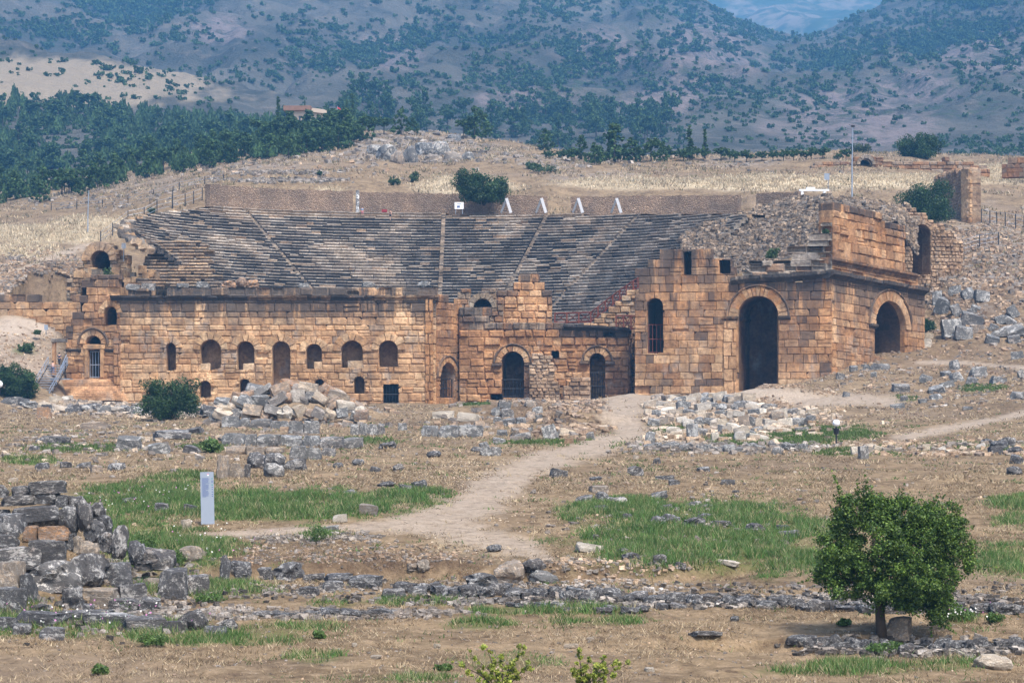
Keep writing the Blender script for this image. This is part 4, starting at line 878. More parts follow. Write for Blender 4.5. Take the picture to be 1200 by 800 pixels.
ret_wall([(669, 231, 395), (780, 229, 393), (866, 229, 388)], 'brown retaining wall behind the three right-hand white frames', 252)
ret_wall([(886, 227, 384), (935, 225, 378)], 'short brown retaining wall right of the dark gap at upper right', 252)
# column stump at the left end of it
m = MB(); m.tube([P(419, 252, 396), P(419, 223, 396)], .28, 8); tag(m.build('stone_post', M_LICH), 'slim grey post in the gap of the brown retaining wall', 'post')

# ================================================================== rubble slope where the seats have collapsed (right)
def patch(name, top, bot, n, m_, amp, label, mat):
    V = []; T_ = np.linspace(0, 1, n); S_ = np.linspace(0, 1, m_)
    ip = lambda pts, t: Vector([np.interp(t, np.linspace(0, 1, len(pts)), [P(*p)[k] for p in pts]) for k in range(3)])
    for s in S_:
        for t in T_:
            q = ip(top, t).lerp(ip(bot, t), s); nz = mnoise.fractal(q*.35, 1., 2., 5)*amp; q.z += nz; q.y -= nz*.5; V.append(q)
    Fc = [(i*n+j, i*n+j+1, (i+1)*n+j+1, (i+1)*n+j) for i in range(m_-1) for j in range(n-1)]
    me = bpy.data.meshes.new(name); me.from_pydata(V, [], [f[::-1] for f in Fc]); me.update()
    o = link_mesh(name, me, mat); tag(o, label, 'embankment', kind='structure'); return V, n, m_
M_SLOPE = rubble_mat('rubble_slope_stone', (.11, .09, .072), (.30, .25, .20), 2.2)
SLOPE, sn, sm = patch('embankment', [(798, 275, 358), (830, 262, 356), (868, 249, 361), (900, 240, 366), (935, 229, 371), (990, 232, 352), (1060, 240, 352), (1075, 250, 350)], [(800, 300, 338), (840, 318, 328), (880, 318, 322), (930, 300, 317), (970, 262, 315), (1050, 262, 330), (1075, 300, 338)], 90, 60, .8, 'slope of tumbled rubble where the right-hand seating has collapsed', M_SLOPE)
# ================================================================== LOOSE STONES
def stone_mesh(name, kind, seed):
    r = random.Random(seed); bm = bmesh.new(); bmesh.ops.create_cube(bm, size=1.)
    bmesh.ops.subdivide_edges(bm, edges=bm.edges[:], cuts=5, use_grid_fill=True)
    rd = {'block': .10, 'slab': .12, 'boulder': .62, 'shard': .25}[kind]; am = {'block': .055, 'slab': .06, 'boulder': .16, 'shard': .10}[kind]
    off = Vector((seed*3.7, seed*1.3, seed*7.1)); cuts = []
    for k in range({'block': 3, 'slab': 3, 'boulder': 5, 'shard': 6}[kind]):
        n = Vector((r.uniform(-1, 1), r.uniform(-1, 1), r.uniform(-.4, 1))).normalized(); cuts.append((n, r.uniform(.42, .62) if kind != 'shard' else r.uniform(.32, .5)))
    for v in bm.verts:
        p = v.co.copy(); q = p.normalized()*.56; p = p.lerp(q, rd)
        for n, d in cuts:
            e = p.dot(n)-d
            if e > 0: p -= n*e
        p += Vector((mnoise.fractal(p*2.1+off, 1, 2, 3), mnoise.fractal(p*2.1+off*1.7, 1, 2, 3), mnoise.fractal(p*2.1+off*.6, 1, 2, 3)))*am
        p += Vector([mnoise.noise(p*7+off+Vector((k*9, 0, 0))) for k in range(3)])*am*.35
        v.co = p
    bmesh.ops.recalc_face_normals(bm, faces=bm.faces[:])
    me = bpy.data.meshes.new(name); bm.to_mesh(me); bm.free()
    me.polygons.foreach_set('use_smooth', [True]*len(me.polygons)); me.set_sharp_from_angle(angle=math.radians(28)); return me
STONES = {}
for k in ('block', 'slab', 'boulder', 'shard'):
    STONES[k] = {}
    for mn, mt in (('lich', M_LICH), ('pale', M_PALE), ('mid', M_MID), ('greyl', M_GREYL)):
        STONES[k][mn] = []
    for i in range(7):
        base = stone_mesh(k+'_stone', k, i+{'block': 0, 'slab': 20, 'boulder': 40, 'shard': 60}[k])
        for mn, mt in (('lich', M_LICH), ('pale', M_PALE), ('mid', M_MID), ('greyl', M_GREYL)):
            me = base.copy(); me.materials.append(mt); STONES[k][mn].append(me)
COLS = {'lich': [(.22, .22, .22), (.17, .17, .175), (.27, .26, .25), (.20, .185, .17), (.32, .31, .30)], 'pale': [(.56, .49, .40), (.48, .40, .31), (.62, .56, .47), (.52, .43, .32), (.45, .41, .36)], 'mid': [(.42, .29, .19), (.36, .30, .25), (.29, .275, .26), (.46, .36, .26), (.38, .24, .15), (.30, .26, .23)],
        'orange': [(.45, .24, .11), (.40, .22, .11)], 'grey': [(.33, .325, .315), (.28, .275, .265), (.39, .38, .36), (.30, .28, .26)], 'white': [(.55, .53, .50)], 'tan': [(.40, .31, .23), (.36, .29, .22)]}
MATOF = {'lich': 'lich', 'pale': 'pale', 'mid': 'mid', 'orange': 'mid', 'white': 'lich', 'grey': 'greyl', 'tan': 'mid'}
ORD = ['leftmost', 'second from left', 'third from left', 'fourth from left', 'fifth from left', 'sixth from left', 'seventh from left', 'eighth from left', 'ninth from left', 'tenth from left', 'eleventh from left', 'twelfth from left', 'thirteenth from left', 'fourteenth from left', 'fifteenth from left', 'sixteenth from left', 'seventeenth from left', 'eighteenth from left', 'nineteenth from left', 'twentieth from left'] + ['%s from left' % w for w in ('twenty-first', 'twenty-second', 'twenty-third', 'twenty-fourth', 'twenty-fifth', 'twenty-sixth', 'twenty-seventh', 'twenty-eighth')]
rs = random.Random(91)
def stone(px, py, wpx, hpx, kind='block', pal='lich', rz=None, tilt=0., dmax=None, dep=None, sink=.12, d0=50):
    """a stone whose foot is seen at (px, py), wpx x hpx photo pixels large"""
    g = ground_at(px, py, d0); flo = False
    if dmax and g.y > dmax: g = P(px, py, dmax+rs.uniform(-.3, .3)); flo = True
    k = g.y/F; w_, h_ = wpx*k, hpx*k; dp = dep or rs.uniform(.65, 1.1)
    o = bpy.data.objects.new('stone_block' if kind in ('block', 'slab') else 'boulder', rs.choice(STONES[kind][MATOF[pal]])); COL.objects.link(o)
    rz = rs.uniform(-.35, .35) if rz is None else rz
    o.rotation_euler = (rs.uniform(-tilt, tilt)*.6, rs.uniform(-tilt, tilt), rz)
    o.scale = (w_*.98, min(w_*dp, 2.4*max(h_, .5*w_)), h_*(1.1 if tilt < .2 else 1.))
    o.location = g+Vector((0, o.scale.y*.25, h_*(.5-sink if not flo else .5)))
    c = jit(rs.choice(COLS[pal]), .18, rs); o.color = (*c[:3], 1); return o
def label_row(items, noun, where, group, cat='stone'):
    items = sorted(items, key=lambda o: o.location.x/o.location.y)
    for i, o in enumerate(items):
        od = 'rightmost' if i == len(items)-1 and i > 0 else ORD[i]
        tag(o, '%s, %s %s' % (noun, od, where), cat, group)
def rects(L, s, ox, oy, where, noun, group, pal='lich', kind='block', dmax=None, tilt=.12, **kw):
    out = []
    for a in L:
        x0, y0, x1, y1 = a[:4]; p = a[4] if len(a) > 4 else pal; kd = a[5] if len(a) > 5 else kind
        out.append(stone(ox+(x0+x1)/2/s, oy+y1/s, (x1-x0)/s, (y1-y0)/s, kd, p, dmax=dmax, tilt=tilt, **kw))
    label_row(out, noun, where, group); return out
def scatter_row(pl, n, w_, h_, where, noun, group, pal='lich', kinds=('block', 'boulder'), tilt=.25, dmax=None, jy=2., **kw):
    out = []; xs = np.array([p[0] for p in pl]); L = np.concatenate([[0], np.cumsum(np.hypot(np.diff(xs), np.diff([p[1] for p in pl])))])
    for i in range(n):
        s = L[-1]*(i+.5+rs.uniform(-.35, .35))/n; x = np.interp(s, L, xs); y = np.interp(s, L, [p[1] for p in pl])+rs.uniform(-jy, jy); ww = rs.uniform(*w_)
        out.append(stone(x, y, ww, rs.uniform(*h_), rs.choice(kinds), pal if isinstance(pal, str) else rs.choice(pal), tilt=tilt, dmax=dmax, **kw))
    label_row(out, noun, where, group); return out
# --- heap of dressed blocks before the stage building
g = 'dressed blocks heaped before the stage building'
D1 = ground_at(345, 497).y+2.5
scatter_row([(262, 478), (300, 464), (345, 459), (385, 466), (420, 479)], 15, (15, 27), (8, 13), 'on top of the orange and grey heap', 'tumbled squared block', g, ['mid', 'mid', 'orange', 'grey'], ('block', 'slab', 'block'), .55, D1+1)
scatter_row([(255, 487), (300, 475), (345, 470), (390, 476), (425, 487)], 16, (15, 26), (10, 15), 'in the middle of the orange and grey heap', 'tumbled squared block', g, ['mid', 'mid', 'pale', 'grey'], ('block', 'slab', 'shard'), .6, D1+.4)
scatter_row([(248, 493), (300, 489), (345, 487), (395, 490), (432, 493)], 17, (13, 24), (9, 14), 'along the foot of the orange and grey heap', 'tumbled squared block', g, ['mid', 'mid', 'pale', 'grey'], ('block', 'shard', 'block'), .5, D1)
# --- grey courses of blocks in front of the heap
rects([(165, 255, 280, 330), (280, 265, 342, 330), (345, 272, 480, 335), (480, 285, 540, 340), (540, 285, 592, 345), (592, 285, 690, 368), (690, 285, 785, 370)], 5.454, 230, 440, 'in the back course of grey blocks below the heap', 'squared grey block', 'blocks of the grey courses', tilt=.04, rz=.0, pal='grey', dep=.8)
rects([(160, 362, 310, 443), (310, 370, 386, 445), (388, 370, 532, 452), (535, 375, 680, 452), (680, 378, 788, 455), (790, 385, 940, 462), (940, 390, 1065, 462)], 5.454, 230, 440, 'in the middle course of grey blocks below the heap', 'squared grey block', 'blocks of the grey courses', tilt=.04, rz=.0, pal='grey', dep=.8)
rects([(190, 445, 320, 500, 'tan'), (322, 450, 440, 500, 'tan'), (445, 455, 560, 500, 'tan'), (595, 445, 700, 532), (702, 455, 800, 532), (800, 460, 890, 510)], 5.454, 230, 440, 'in the buff front course below the heap', 'squared block', 'blocks of the grey courses', tilt=.04, rz=.0, pal='grey', dep=.8)
rects([(130, 500, 205, 655, 'tan'), (212, 555, 302, 650, 'tan'), (300, 560, 345, 650), (320, 490, 440, 590, 'lich', 'boulder'), (430, 488, 572, 600, 'lich', 'boulder'), (425, 560, 552, 645, 'grey', 'boulder'), (575, 530, 692, 605)], 5.454, 230, 440, 'in the cluster of blocks behind the info pillar', 'weathered block', 'blocks behind the information pillar', tilt=.1)
rects([(985, 305, 1040, 385), (1042, 300, 1100, 380), (1100, 305, 1160, 380), (1160, 300, 1205, 378), (1290, 300, 1345, 350)], 5.454, 230, 440, 'in the short course right of the heap', 'squared grey block', 'blocks of the short grey course', tilt=.05, rz=0, pal='grey')
rects([(55, 270, 135, 325), (136, 270, 230, 328), (231, 268, 345, 328)], 4, 480, 430, 'of three aligned below the middle wall', 'large squared grey block', 'three aligned grey blocks', tilt=.03, rz=0, pal='grey')
rects([(110, 205, 210, 235, 'pale', 'slab'), (225, 215, 330, 255, 'pale', 'slab')], 4, 480, 430, 'before the small dark door', 'long white limestone beam', 'white limestone beams', tilt=.15)
# --- mound in the middle
rects([(385, 185, 425, 225), (430, 190, 490, 235), (440, 235, 500, 275), (395, 230, 440, 265), (525, 235, 545, 280), (500, 230, 545, 275), (545, 205, 585, 245, 'tan'), (575, 180, 625, 225), (590, 220, 625, 250), (540, 150, 590, 185, 'tan'), (415, 158, 475, 190), (625, 265, 690, 335, 'grey'), (690, 290, 775, 330, 'pale', 'slab'), (555, 105, 620, 135, 'pale'), (630, 115, 690, 145, 'pale'), (555, 280, 575, 305), (490, 305, 570, 340), (330, 350, 370, 380), (380, 370, 425, 415), (335, 375, 385, 415), (390, 330, 450, 360), (830, 300, 865, 340), (410, 290, 460, 325)], 4, 480, 430, 'on the earth mound before the middle wall', 'broken block', 'blocks on the middle mound', pal='grey', kind='block', tilt=.3)
# --- white limestone store
g = 'pale limestone blocks laid out beside the path'
for (ya, yb, nm, n) in ((470, 470, 'in the back row of the pale store', 15), (478, 479, 'in the second row of the pale store', 18), (487, 488, 'in the third row of the pale store', 19), (497, 498, 'in the fourth row of the pale store', 19), (508, 507, 'in the front row of the pale store', 17)):
    x0, x1 = {470: (765, 880), 478: (757, 905), 487: (755, 955), 497: (760, 958), 508: (785, 925)}[ya]
    scatter_row([(x0, ya), ((x0+x1)/2, yb+1), (x1, yb)], n, (9, 20), (7, 12), nm, 'cream limestone block', g, ['pale', 'pale', 'pale', 'tan', 'grey'], ('block', 'block', 'slab', 'shard'), .2, jy=2.5)
rects([(340, 300, 392, 390, 'grey'), (140, 340, 190, 400, 'grey', 'shard'), (255, 338, 325, 375, 'pale'), (455, 345, 490, 390, 'pale'), (560, 340, 615, 388, 'pale'), (620, 350, 720, 385, 'pale', 'slab'), (740, 415, 785, 450, 'grey'), (850, 320, 910, 342, 'grey', 'slab'), (1145, 405, 1190, 470, 'grey'), (1110, 410, 1145, 450, 'pale')], 4, 720, 420, 'standing forward of the pale store', 'upright or lying block', 'single blocks before the pale store', tilt=.12)
scatter_row([(758, 524), (800, 527), (850, 528), (900, 525), (945, 528)], 20, (8, 16), (5, 9), 'in the grey line below the pale store', 'small grey stone', 'grey stones below the pale store', 'grey', tilt=.3)
# --- left: pale stones at the foot of the tower steps
scatter_row([(60, 470), (110, 469), (150, 470), (178, 472)], 14, (10, 20), (5, 9), 'in the white row at the tower steps', 'white limestone fragment', 'white stones at the tower steps', 'pale', ('block', 'slab', 'shard'), .2)
scatter_row([(5, 474), (60, 481), (120, 483), (180, 486), (250, 488)], 20, (14, 26), (7, 12), 'in the grey row below the white stones at left', 'flat grey block', 'grey stones below the tower steps', ['grey', 'lich', 'grey', 'pale'], ('block', 'slab', 'boulder'), .2)
rects([(95, 80, 133, 112, 'orange')], 2.222, 0, 440, 'and only rusty brown cube left of the info pillar', 'squared brown block', 'single brown block', rz=.1, tilt=.05)
# --- left field
rects([(305, 152, 368, 195, 'grey'), (385, 172, 440, 202, 'grey'), (480, 182, 522, 202), (480, 133, 530, 150), (320, 315, 355, 332), (405, 330, 440, 350), (480, 335, 515, 350), (465, 440, 525, 482, 'tan', 'boulder'), (100, 155, 170, 178), (90, 225, 125, 243), (200, 225, 235, 241), (235, 230, 265, 253, 'tan'), (280, 225, 320, 246), (210, 118, 285, 142, 'tan'), (400, 140, 490, 165, 'lich', 'slab'), (155, 222, 185, 240), (20, 265, 45, 280, 'pale'), (75, 182, 100, 194)], 2.222, 0, 440, 'in the dry field left of the info pillar', 'grey weathered stone', 'stones in the left-hand field', kind='block', tilt=.25)
rects([(472, 372, 498, 400, 'pale', 'boulder')], 2.222, 0, 440, 'and only small buff stone at the foot of the info pillar', 'small buff stone', 'stone at the information pillar')
rects([(540, 390, 595, 428), (495, 405, 542, 436), (300, 425, 345, 448), (420, 397, 480, 415), (475, 335, 512, 358), (425, 258, 487, 282), (780, 280, 848, 306), (745, 275, 790, 296), (395, 345, 430, 362), (265, 330, 300, 350), (330, 318, 372, 340), (590, 290, 640, 312)], 2.9625, 300, 430, 'in the grass left of the path', 'dark grey stone', 'stones left of the path', kind='boulder', tilt=.25)
rects([(360, 473, 425, 512, 'tan'), (265, 510, 315, 535, 'pale'), (205, 553, 285, 572, 'grey', 'slab'), (525, 680, 560, 705, 'tan', 'boulder'), (560, 668, 602, 705, 'tan', 'boulder')], 2.9625, 300, 430, 'along the lower edge of the green strip', 'buff stone', 'buff stones by the green strip', tilt=.15)
# --- right grass hollow
rects([(295, 430, 335, 470), (330, 448, 397, 480), (290, 477, 330, 497), (510, 475, 565, 500), (605, 465, 660, 490), (655, 475, 700, 492), (480, 515, 530, 547), (520, 510, 585, 540), (595, 520, 670, 552), (645, 505, 692, 530), (690, 530, 762, 553), (820, 540, 880, 582), (920, 545, 960, 567), (385, 505, 415, 530), (365, 625, 410, 650), (385, 640, 442, 670), (490, 645, 540, 687), (565, 675, 605, 700), (720, 670, 790, 686, 'pale', 'slab'), (925, 568, 1000, 588), (385, 588, 440, 605, 'pale')], 2.9625, 600, 430, 'in the green hollow right of the path', 'grey lichened stone', 'stones in the green hollow', kind='boulder', tilt=.2)
rects([(270, 408, 332, 436, 'tan'), (220, 445, 280, 472), (405, 340, 455, 376), (490, 315, 515, 335), (500, 376, 565, 392), (545, 388, 582, 408), (480, 430, 540, 455), (135, 350, 190, 383), (645, 345, 685, 362), (725, 388, 775, 408), (225, 610, 312, 642, 'pale', 'slab'), (450, 290, 500, 304, 'tan', 'slab'), (765, 425, 790, 436), (420, 305, 440, 318, 'pale'), (270, 380, 310, 392)], 2.9625, 600, 430, 'on the dry ground right of the path', 'grey stone', 'stones on the dry ground', kind='block', tilt=.25)
# --- tumbled blocks on the right-hand bank
rects([(610, 210, 690, 295), (690, 240, 742, 312), (640, 320, 742, 420), (710, 355, 802, 432), (740, 290, 862, 362), (590, 170, 642, 260), (675, 150, 742, 200), (810, 170, 887, 237), (790, 250, 842, 292), (790, 350, 842, 400, 'tan'), (870, 410, 940, 452), (900, 380, 987, 422), (930, 365, 1067, 412), (985, 405, 1052, 452), (980, 255, 1032, 317), (1005, 495, 1067, 537), (920, 305, 972, 352), (890, 350, 932, 387), (745, 160, 815, 225), (960, 315, 1030, 355)], 4.446, 960, 300, 'in the tumble of grey blocks on the right bank', 'squared grey block', 'tumbled blocks on the right bank', pal='grey', tilt=.5)
rects([(525, 395, 590, 432, 'pale'), (515, 430, 590, 468, 'pale'), (470, 440, 540, 475, 'grey')], 4.446, 960, 300, 'below the small bush at the gate building', 'pale squared stone', 'stones below the small bush', tilt=.08)
rects([(270, 555, 367, 592), (385, 660, 472, 706), (575, 670, 657, 712), (525, 615, 592, 657), (690, 600, 747, 652), (680, 535, 732, 592), (785, 570, 872, 627), (770, 625, 827, 667), (895, 625, 972, 667), (1035, 590, 1067, 632), (1000, 705, 1067, 742), (375, 765, 447, 792), (90, 605, 132, 642), (125, 705, 157, 732), (425, 725, 462, 752), (640, 595, 685, 625), (630, 650, 700, 685), (580, 715, 640, 745), (160, 565, 200, 600), (230, 560, 268, 590), (520, 740, 560, 765), (270, 600, 300, 632), (750, 780, 800, 800)], 4.446, 960, 300, 'on the dry slope below the gate building', 'grey block', 'blocks on the right slope', pal='grey', tilt=.3)
scatter_row([(1010, 528), (1060, 530), (1110, 528), (1160, 524), (1200, 522)], 24, (7, 14), (5, 9), 'in the buff line at the far right path', 'small buff stone', 'buff stones by the far right path', ['pale', 'tan', 'tan'], ('block', 'shard'), .3, jy=3)
scatter_row([(1150, 520), (1165, 530), (1180, 518), (1195, 545), (1185, 560)], 7, (12, 20), (8, 13), 'beside the far right buff line', 'larger grey stone', 'grey stones by the far right path', 'lich', tilt=.3, jy=4)
# --- great pile, left foreground
gp = 'stones of the great left-hand pile'; DP = 86.
rects([(60, 45, 182, 98, 'lich', 'slab'), (150, 18, 337, 78, 'lich', 'slab'), (175, 62, 302, 132), (0, 95, 180, 142, 'lich', 'slab'), (-30, 40, 42, 97), (282, 92, 350, 150), (340, 98, 432, 182, 'lich', 'boulder'), (470, 135, 542, 212, 'lich', 'boulder')], 4.446, 0, 560, 'on the crest of the great pile', 'black and grey lichened stone', gp, dmax=DP+1.2, tilt=.08, sink=0)
rects([(55, 155, 292, 252, 'lich', 'slab'), (-30, 165, 47, 197), (-40, 195, 112, 302), (120, 255, 192, 322, 'orange'), (195, 255, 357, 327, 'orange'), (288, 162, 402, 300, 'lich', 'boulder'), (395, 130, 475, 262, 'lich', 'boulder'), (440, 222, 562, 335, 'lich', 'boulder'), (420, 165, 480, 250, 'lich', 'boulder'), (500, 200, 580, 290, 'lich', 'boulder')], 4.446, 0, 560, 'in the upper middle of the great pile', 'lichened stone', gp, dmax=DP+.6, tilt=.1, sink=0)
rects([(-30, 300, 102, 367), (510, 288, 602, 382, 'lich', 'boulder'), (580, 265, 662, 412, 'lich', 'boulder'), (368, 310, 432, 392, 'tan', 'boulder'), (388, 338, 512, 412, 'tan', 'boulder'), (268, 330, 342, 392), (150, 330, 342, 432), (-40, 365, 202, 472), (340, 300, 380, 372)], 4.446, 0, 560, 'in the lower middle of the great pile', 'lichened stone', gp, dmax=DP, tilt=.12, sink=0)
rects([(-40, 430, 112, 572, 'tan'), (110, 490, 192, 632), (155, 428, 402, 582, 'white', 'boulder'), (365, 395, 545, 542, 'lich', 'boulder'), (520, 435, 682, 545), (-20, 560, 132, 692), (318, 565, 432, 672, 'lich', 'boulder'), (420, 565, 622, 645, 'tan'), (615, 548, 757, 627), (660, 340, 752, 442, 'lich', 'boulder'), (690, 380, 900, 475, 'lich', 'boulder')], 4.446, 0, 560, 'in the foot row of the great pile', 'large lichened block', gp, tilt=.1, d0=74, dmax=DP-1)
rects([(580, 628, 742, 690), (738, 618, 840, 692), (820, 468, 972, 622), (968, 500, 1085, 602), (150, 655, 262, 695, 'lich', 'boulder'), (428, 650, 492, 702), (478, 612, 582, 668, 'tan'), (740, 520, 832, 562, 'tan'), (1190, 430, 1300, 500, 'lich', 'boulder'), (1140, 405, 1195, 540, 'lich', 'boulder')], 4.446, 0, 560, 'lying forward of the great pile', 'grey lichened block', 'blocks forward of the great pile', tilt=.1, d0=60)
rects([(300, 690, 560, 735, 'lich', 'slab'), (440, 705, 700, 770, 'lich', 'slab'), (640, 725, 850, 792, 'lich', 'slab'), (850, 740, 975, 805, 'lich', 'slab'), (940, 690, 1070, 790, 'lich', 'boulder'), (90, 695, 330, 762, 'lich', 'slab'), (60, 755, 160, 812), (200, 775, 330, 845), (1060, 770, 1180, 820, 'lich', 'slab'), (1150, 735, 1230, 790, 'lich', 'boulder'), (-30, 720, 90, 790)], 4.446, 0, 560, 'in the low rough line under the great pile', 'long grey lichened stone', 'rough line under the great pile', tilt=.06, d0=55)
# --- foreground lines
rects([(435, 138, 517, 197, 'tan', 'boulder'), (355, 170, 437, 212, 'lich', 'boulder'), (508, 133, 572, 167, 'lich', 'boulder'), (528, 165, 607, 199, 'grey', 'boulder'), (435, 200, 480, 230)], 2.4, 400, 600, 'in the boulder group below the fork of the path', 'big rounded boulder', 'boulders below the path', tilt=.15)
rects([(60, 675, 162, 738, 'lich', 'boulder'), (0, 690, 60, 735), (165, 715, 235, 740, 'lich', 'slab'), (240, 715, 330, 745), (330, 720, 430, 765), (230, 740, 300, 775), (440, 770, 520, 800), (150, 760, 220, 790), (-80, 690, -20, 730)], 2.9625, 300, 430, 'in the grey line left of the path boulders', 'rough grey stone', 'grey line left of the path boulders', tilt=.15)
scatter_row([(470, 692), (540, 698), (600, 699), (660, 702), (720, 703)], 24, (14, 26), (9, 15), 'in the left half of the dark foreground line', 'black speckled stone', 'dark stone line across the foreground', 'lich', ('boulder', 'block', 'shard'), .2, jy=2.5)
scatter_row([(730, 704), (800, 708), (870, 711), (940, 713), (1005, 716)], 25, (14, 26), (9, 15), 'in the middle stretch of the dark foreground line', 'black speckled stone', 'dark stone line across the foreground', 'lich', ('boulder', 'block', 'shard'), .2, jy=2.5)
scatter_row([(1010, 716), (1060, 716), (1120, 716), (1210, 718)], 17, (14, 26), (8, 13), 'in the dark line behind the single tree', 'black speckled stone', 'dark stone line across the foreground', 'lich', ('boulder', 'block', 'shard'), .2, jy=2.5)
scatter_row([(925, 755), (965, 760), (1000, 762), (1050, 764), (1110, 762), (1210, 760)], 26, (14, 28), (9, 16), 'in the dark ledge under the single tree', 'black speckled stone', 'dark stone ledge under the tree', 'lich', ('boulder', 'block', 'shard'), .15, jy=2.5)
scatter_row([(300, 722), (340, 722), (400, 722), (465, 722)], 12, (14, 30), (5, 9), 'in the low flat line at lower left centre', 'flat grey stone', 'flat grey line at lower left centre', 'lich', ('slab', 'boulder'), .1, jy=1.5)
scatter_row([(570, 706), (620, 712), (680, 716), (760, 716), (800, 712)], 13, (12, 22), (5, 9), 'scattered in front of the dark foreground line', 'low grey stone', 'stones before the dark foreground line', 'lich', ('slab', 'boulder'), .15, jy=3)
rects([(470, 540, 562, 620, 'tan'), (808, 690, 948, 745, 'pale', 'boulder')], 3.333, 900, 560, 'of the two pale boulders near the single tree', 'pale rough boulder', 'two pale boulders near the tree', tilt=.08)
rects([(410, 90, 450, 110), (80, 400, 113, 412, 'pale'), (855, 435, 880, 448, 'pale'), (690, 350, 710, 362, 'pale'), (985, 335, 1065, 350, 'lich', 'slab'), (260, 368, 278, 382, 'pale'), (630, 368, 665, 382, 'pale', 'slab'), (1095, 290, 1120, 306), (30, 365, 45, 378, 'pale')], 2.4, 400, 600, 'in the scatter on the bare foreground', 'small pale or grey stone', 'small stones on the bare foreground', kind='boulder', tilt=.2)
top_ = []
for x_, y_, w_, h_, k_ in ((268, 337.2, 16, 8, 'boulder'), (283, 337, 12, 11, 'boulder'), (296, 337, 15, 9, 'boulder'), (156, 340, 17, 7, 'block'), (174, 340, 15, 8, 'slab'), (214, 337, 13, 5, 'slab'), (356, 337, 12, 5, 'block'), (432, 337, 15, 6, 'slab'), (497, 337, 14, 7, 'boulder'), (238, 337, 14, 7, 'block')):
    o = stone(600, 700, w_, h_, k_, 'orange' if k_ == 'boulder' and x_ < 300 else 'grey', tilt=.1); kk = 316.3/F; o.scale = (w_*kk, 1.2, h_*kk); o.location = P(x_, y_-h_*.5, 316.3); top_.append(o)
label_row(top_, 'loose block', 'lying on top of the stage building', 'blocks on top of the stage building')
# crags on the hill behind
rects([(455, 235, 520, 285, 'grey', 'boulder'), (500, 228, 585, 310, 'grey', 'boulder'), (560, 260, 610, 322, 'tan', 'boulder'), (610, 235, 665, 320, 'grey', 'boulder'), (660, 220, 730, 285, 'grey', 'boulder'), (720, 218, 800, 290, 'grey', 'boulder'), (700, 280, 770, 318, 'tan', 'boulder'), (775, 262, 850, 318, 'tan', 'boulder'), (850, 268, 900, 312, 'grey', 'boulder'), (790, 195, 845, 232, 'grey', 'boulder')], 3.529, 300, 100, 'of the grey crags on the hill behind the seats', 'craggy limestone outcrop', 'crags on the hill', tilt=.1, d0=420, sink=.3)

# ------------------------------------------------------------------ uncountable rubble, pebbles and grass, scattered over the terrain mesh
_gx = gX; CW = np.zeros(GPX.shape)
def scat(weight, n, area=1., extra=None):
    w_ = (weight*(GD**(2*area))*np.gradient(np.log(GD), axis=0))[:-1, :-1].copy(); w_[~np.isfinite(w_)] = 0; w_[(GZ[:-1, :-1] == -4.) | (GZ[1:, 1:] == -4.) | (GZ[1:, :-1] == -4.)] = 0
    w_ = w_.ravel(); w_ /= w_.sum(); c = NR.choice(len(w_), n, p=w_); m = GPX.shape[1]-1; i, j = c//m, c % m; s, t = NR.random(n), NR.random(n)
    def bl(A): return A[i, j]*(1-s)*(1-t)+A[i, j+1]*(1-s)*t+A[i+1, j]*s*(1-t)+A[i+1, j+1]*s*t
    out = np.stack([bl(_gx), bl(GD), bl(GZ)], -1)
    return out if extra is None else (out, bl(extra))
def rotm(n, tilt=3.14):
    a = NR.uniform(0, 2*np.pi, n); b = NR.uniform(-tilt, tilt, n); ca, sa, cb, sb = np.cos(a), np.sin(a), np.cos(b), np.sin(b); z = np.zeros(n); o = np.ones(n)
    Rz = np.stack([np.stack([ca, -sa, z], -1), np.stack([sa, ca, z], -1), np.stack([z, z, o], -1)], 1); Rx = np.stack([np.stack([o, z, z], -1), np.stack([z, cb, -sb], -1), np.stack([z, sb, cb], -1)], 1)
    return Rz @ Rx
CUBE = np.array([[(-1, -1, -1), (-1, 1, -1), (1, 1, -1), (1, -1, -1)], [(-1, -1, 1), (1, -1, 1), (1, 1, 1), (-1, 1, 1)], [(-1, -1, -1), (1, -1, -1), (1, -1, 1), (-1, -1, 1)], [(1, -1, -1), (1, 1, -1), (1, 1, 1), (1, -1, 1)], [(1, 1, -1), (-1, 1, -1), (-1, 1, 1), (1, 1, 1)], [(-1, 1, -1), (-1, -1, -1), (-1, -1, 1), (-1, 1, 1)]], float)
def chips(pos, size, pal, flat=.6, tilt=.5):
    n = len(pos); sc = size[:, None]*NR.uniform(.35, .65, (n, 3)); sc[:, 2] *= flat
    corner = 1+NR.uniform(-.45, .12, (n, 2, 2, 2, 3)); ix = ((CUBE+1)/2).astype(int)
    v = CUBE[None]*corner[:, ix[..., 0], ix[..., 1], ix[..., 2]]*sc[:, None, None]
    v = np.einsum('nij,nfkj->nfki', rotm(n, tilt), v)+pos[:, None, None]+np.array([0, 0, 1])*(sc[:, 2]*.35)[:, None, None, None]
    c = np.array(pal)[NR.integers(0, len(pal), n)]*NR.uniform(.75, 1.25, (n, 1)); c = np.repeat(np.concatenate([c, np.full((n, 1), .15)], 1)[:, None], 6, 1)
    return v.reshape(-1, 4, 3), c.reshape(-1, 4)
CV, CC = [], []
def rub(cx, cy, rx, ry, n, s0, s1, pal, soft=.5, flat=.7, cond=None):
    wgt = blob(GPX, PYC, cx, cy, rx, ry, fbm(GPX*.06, PYC*.2, 3), soft)
    wgt = wgt*(1-mk[1])**2
    if cond is not None: wgt = wgt*cond
    if wgt.sum() <= 0: return
    p = scat(wgt, n); v, c = chips(p, NR.uniform(s0, s1, n)**1., pal, flat); CV.append(v); CC.append(c)
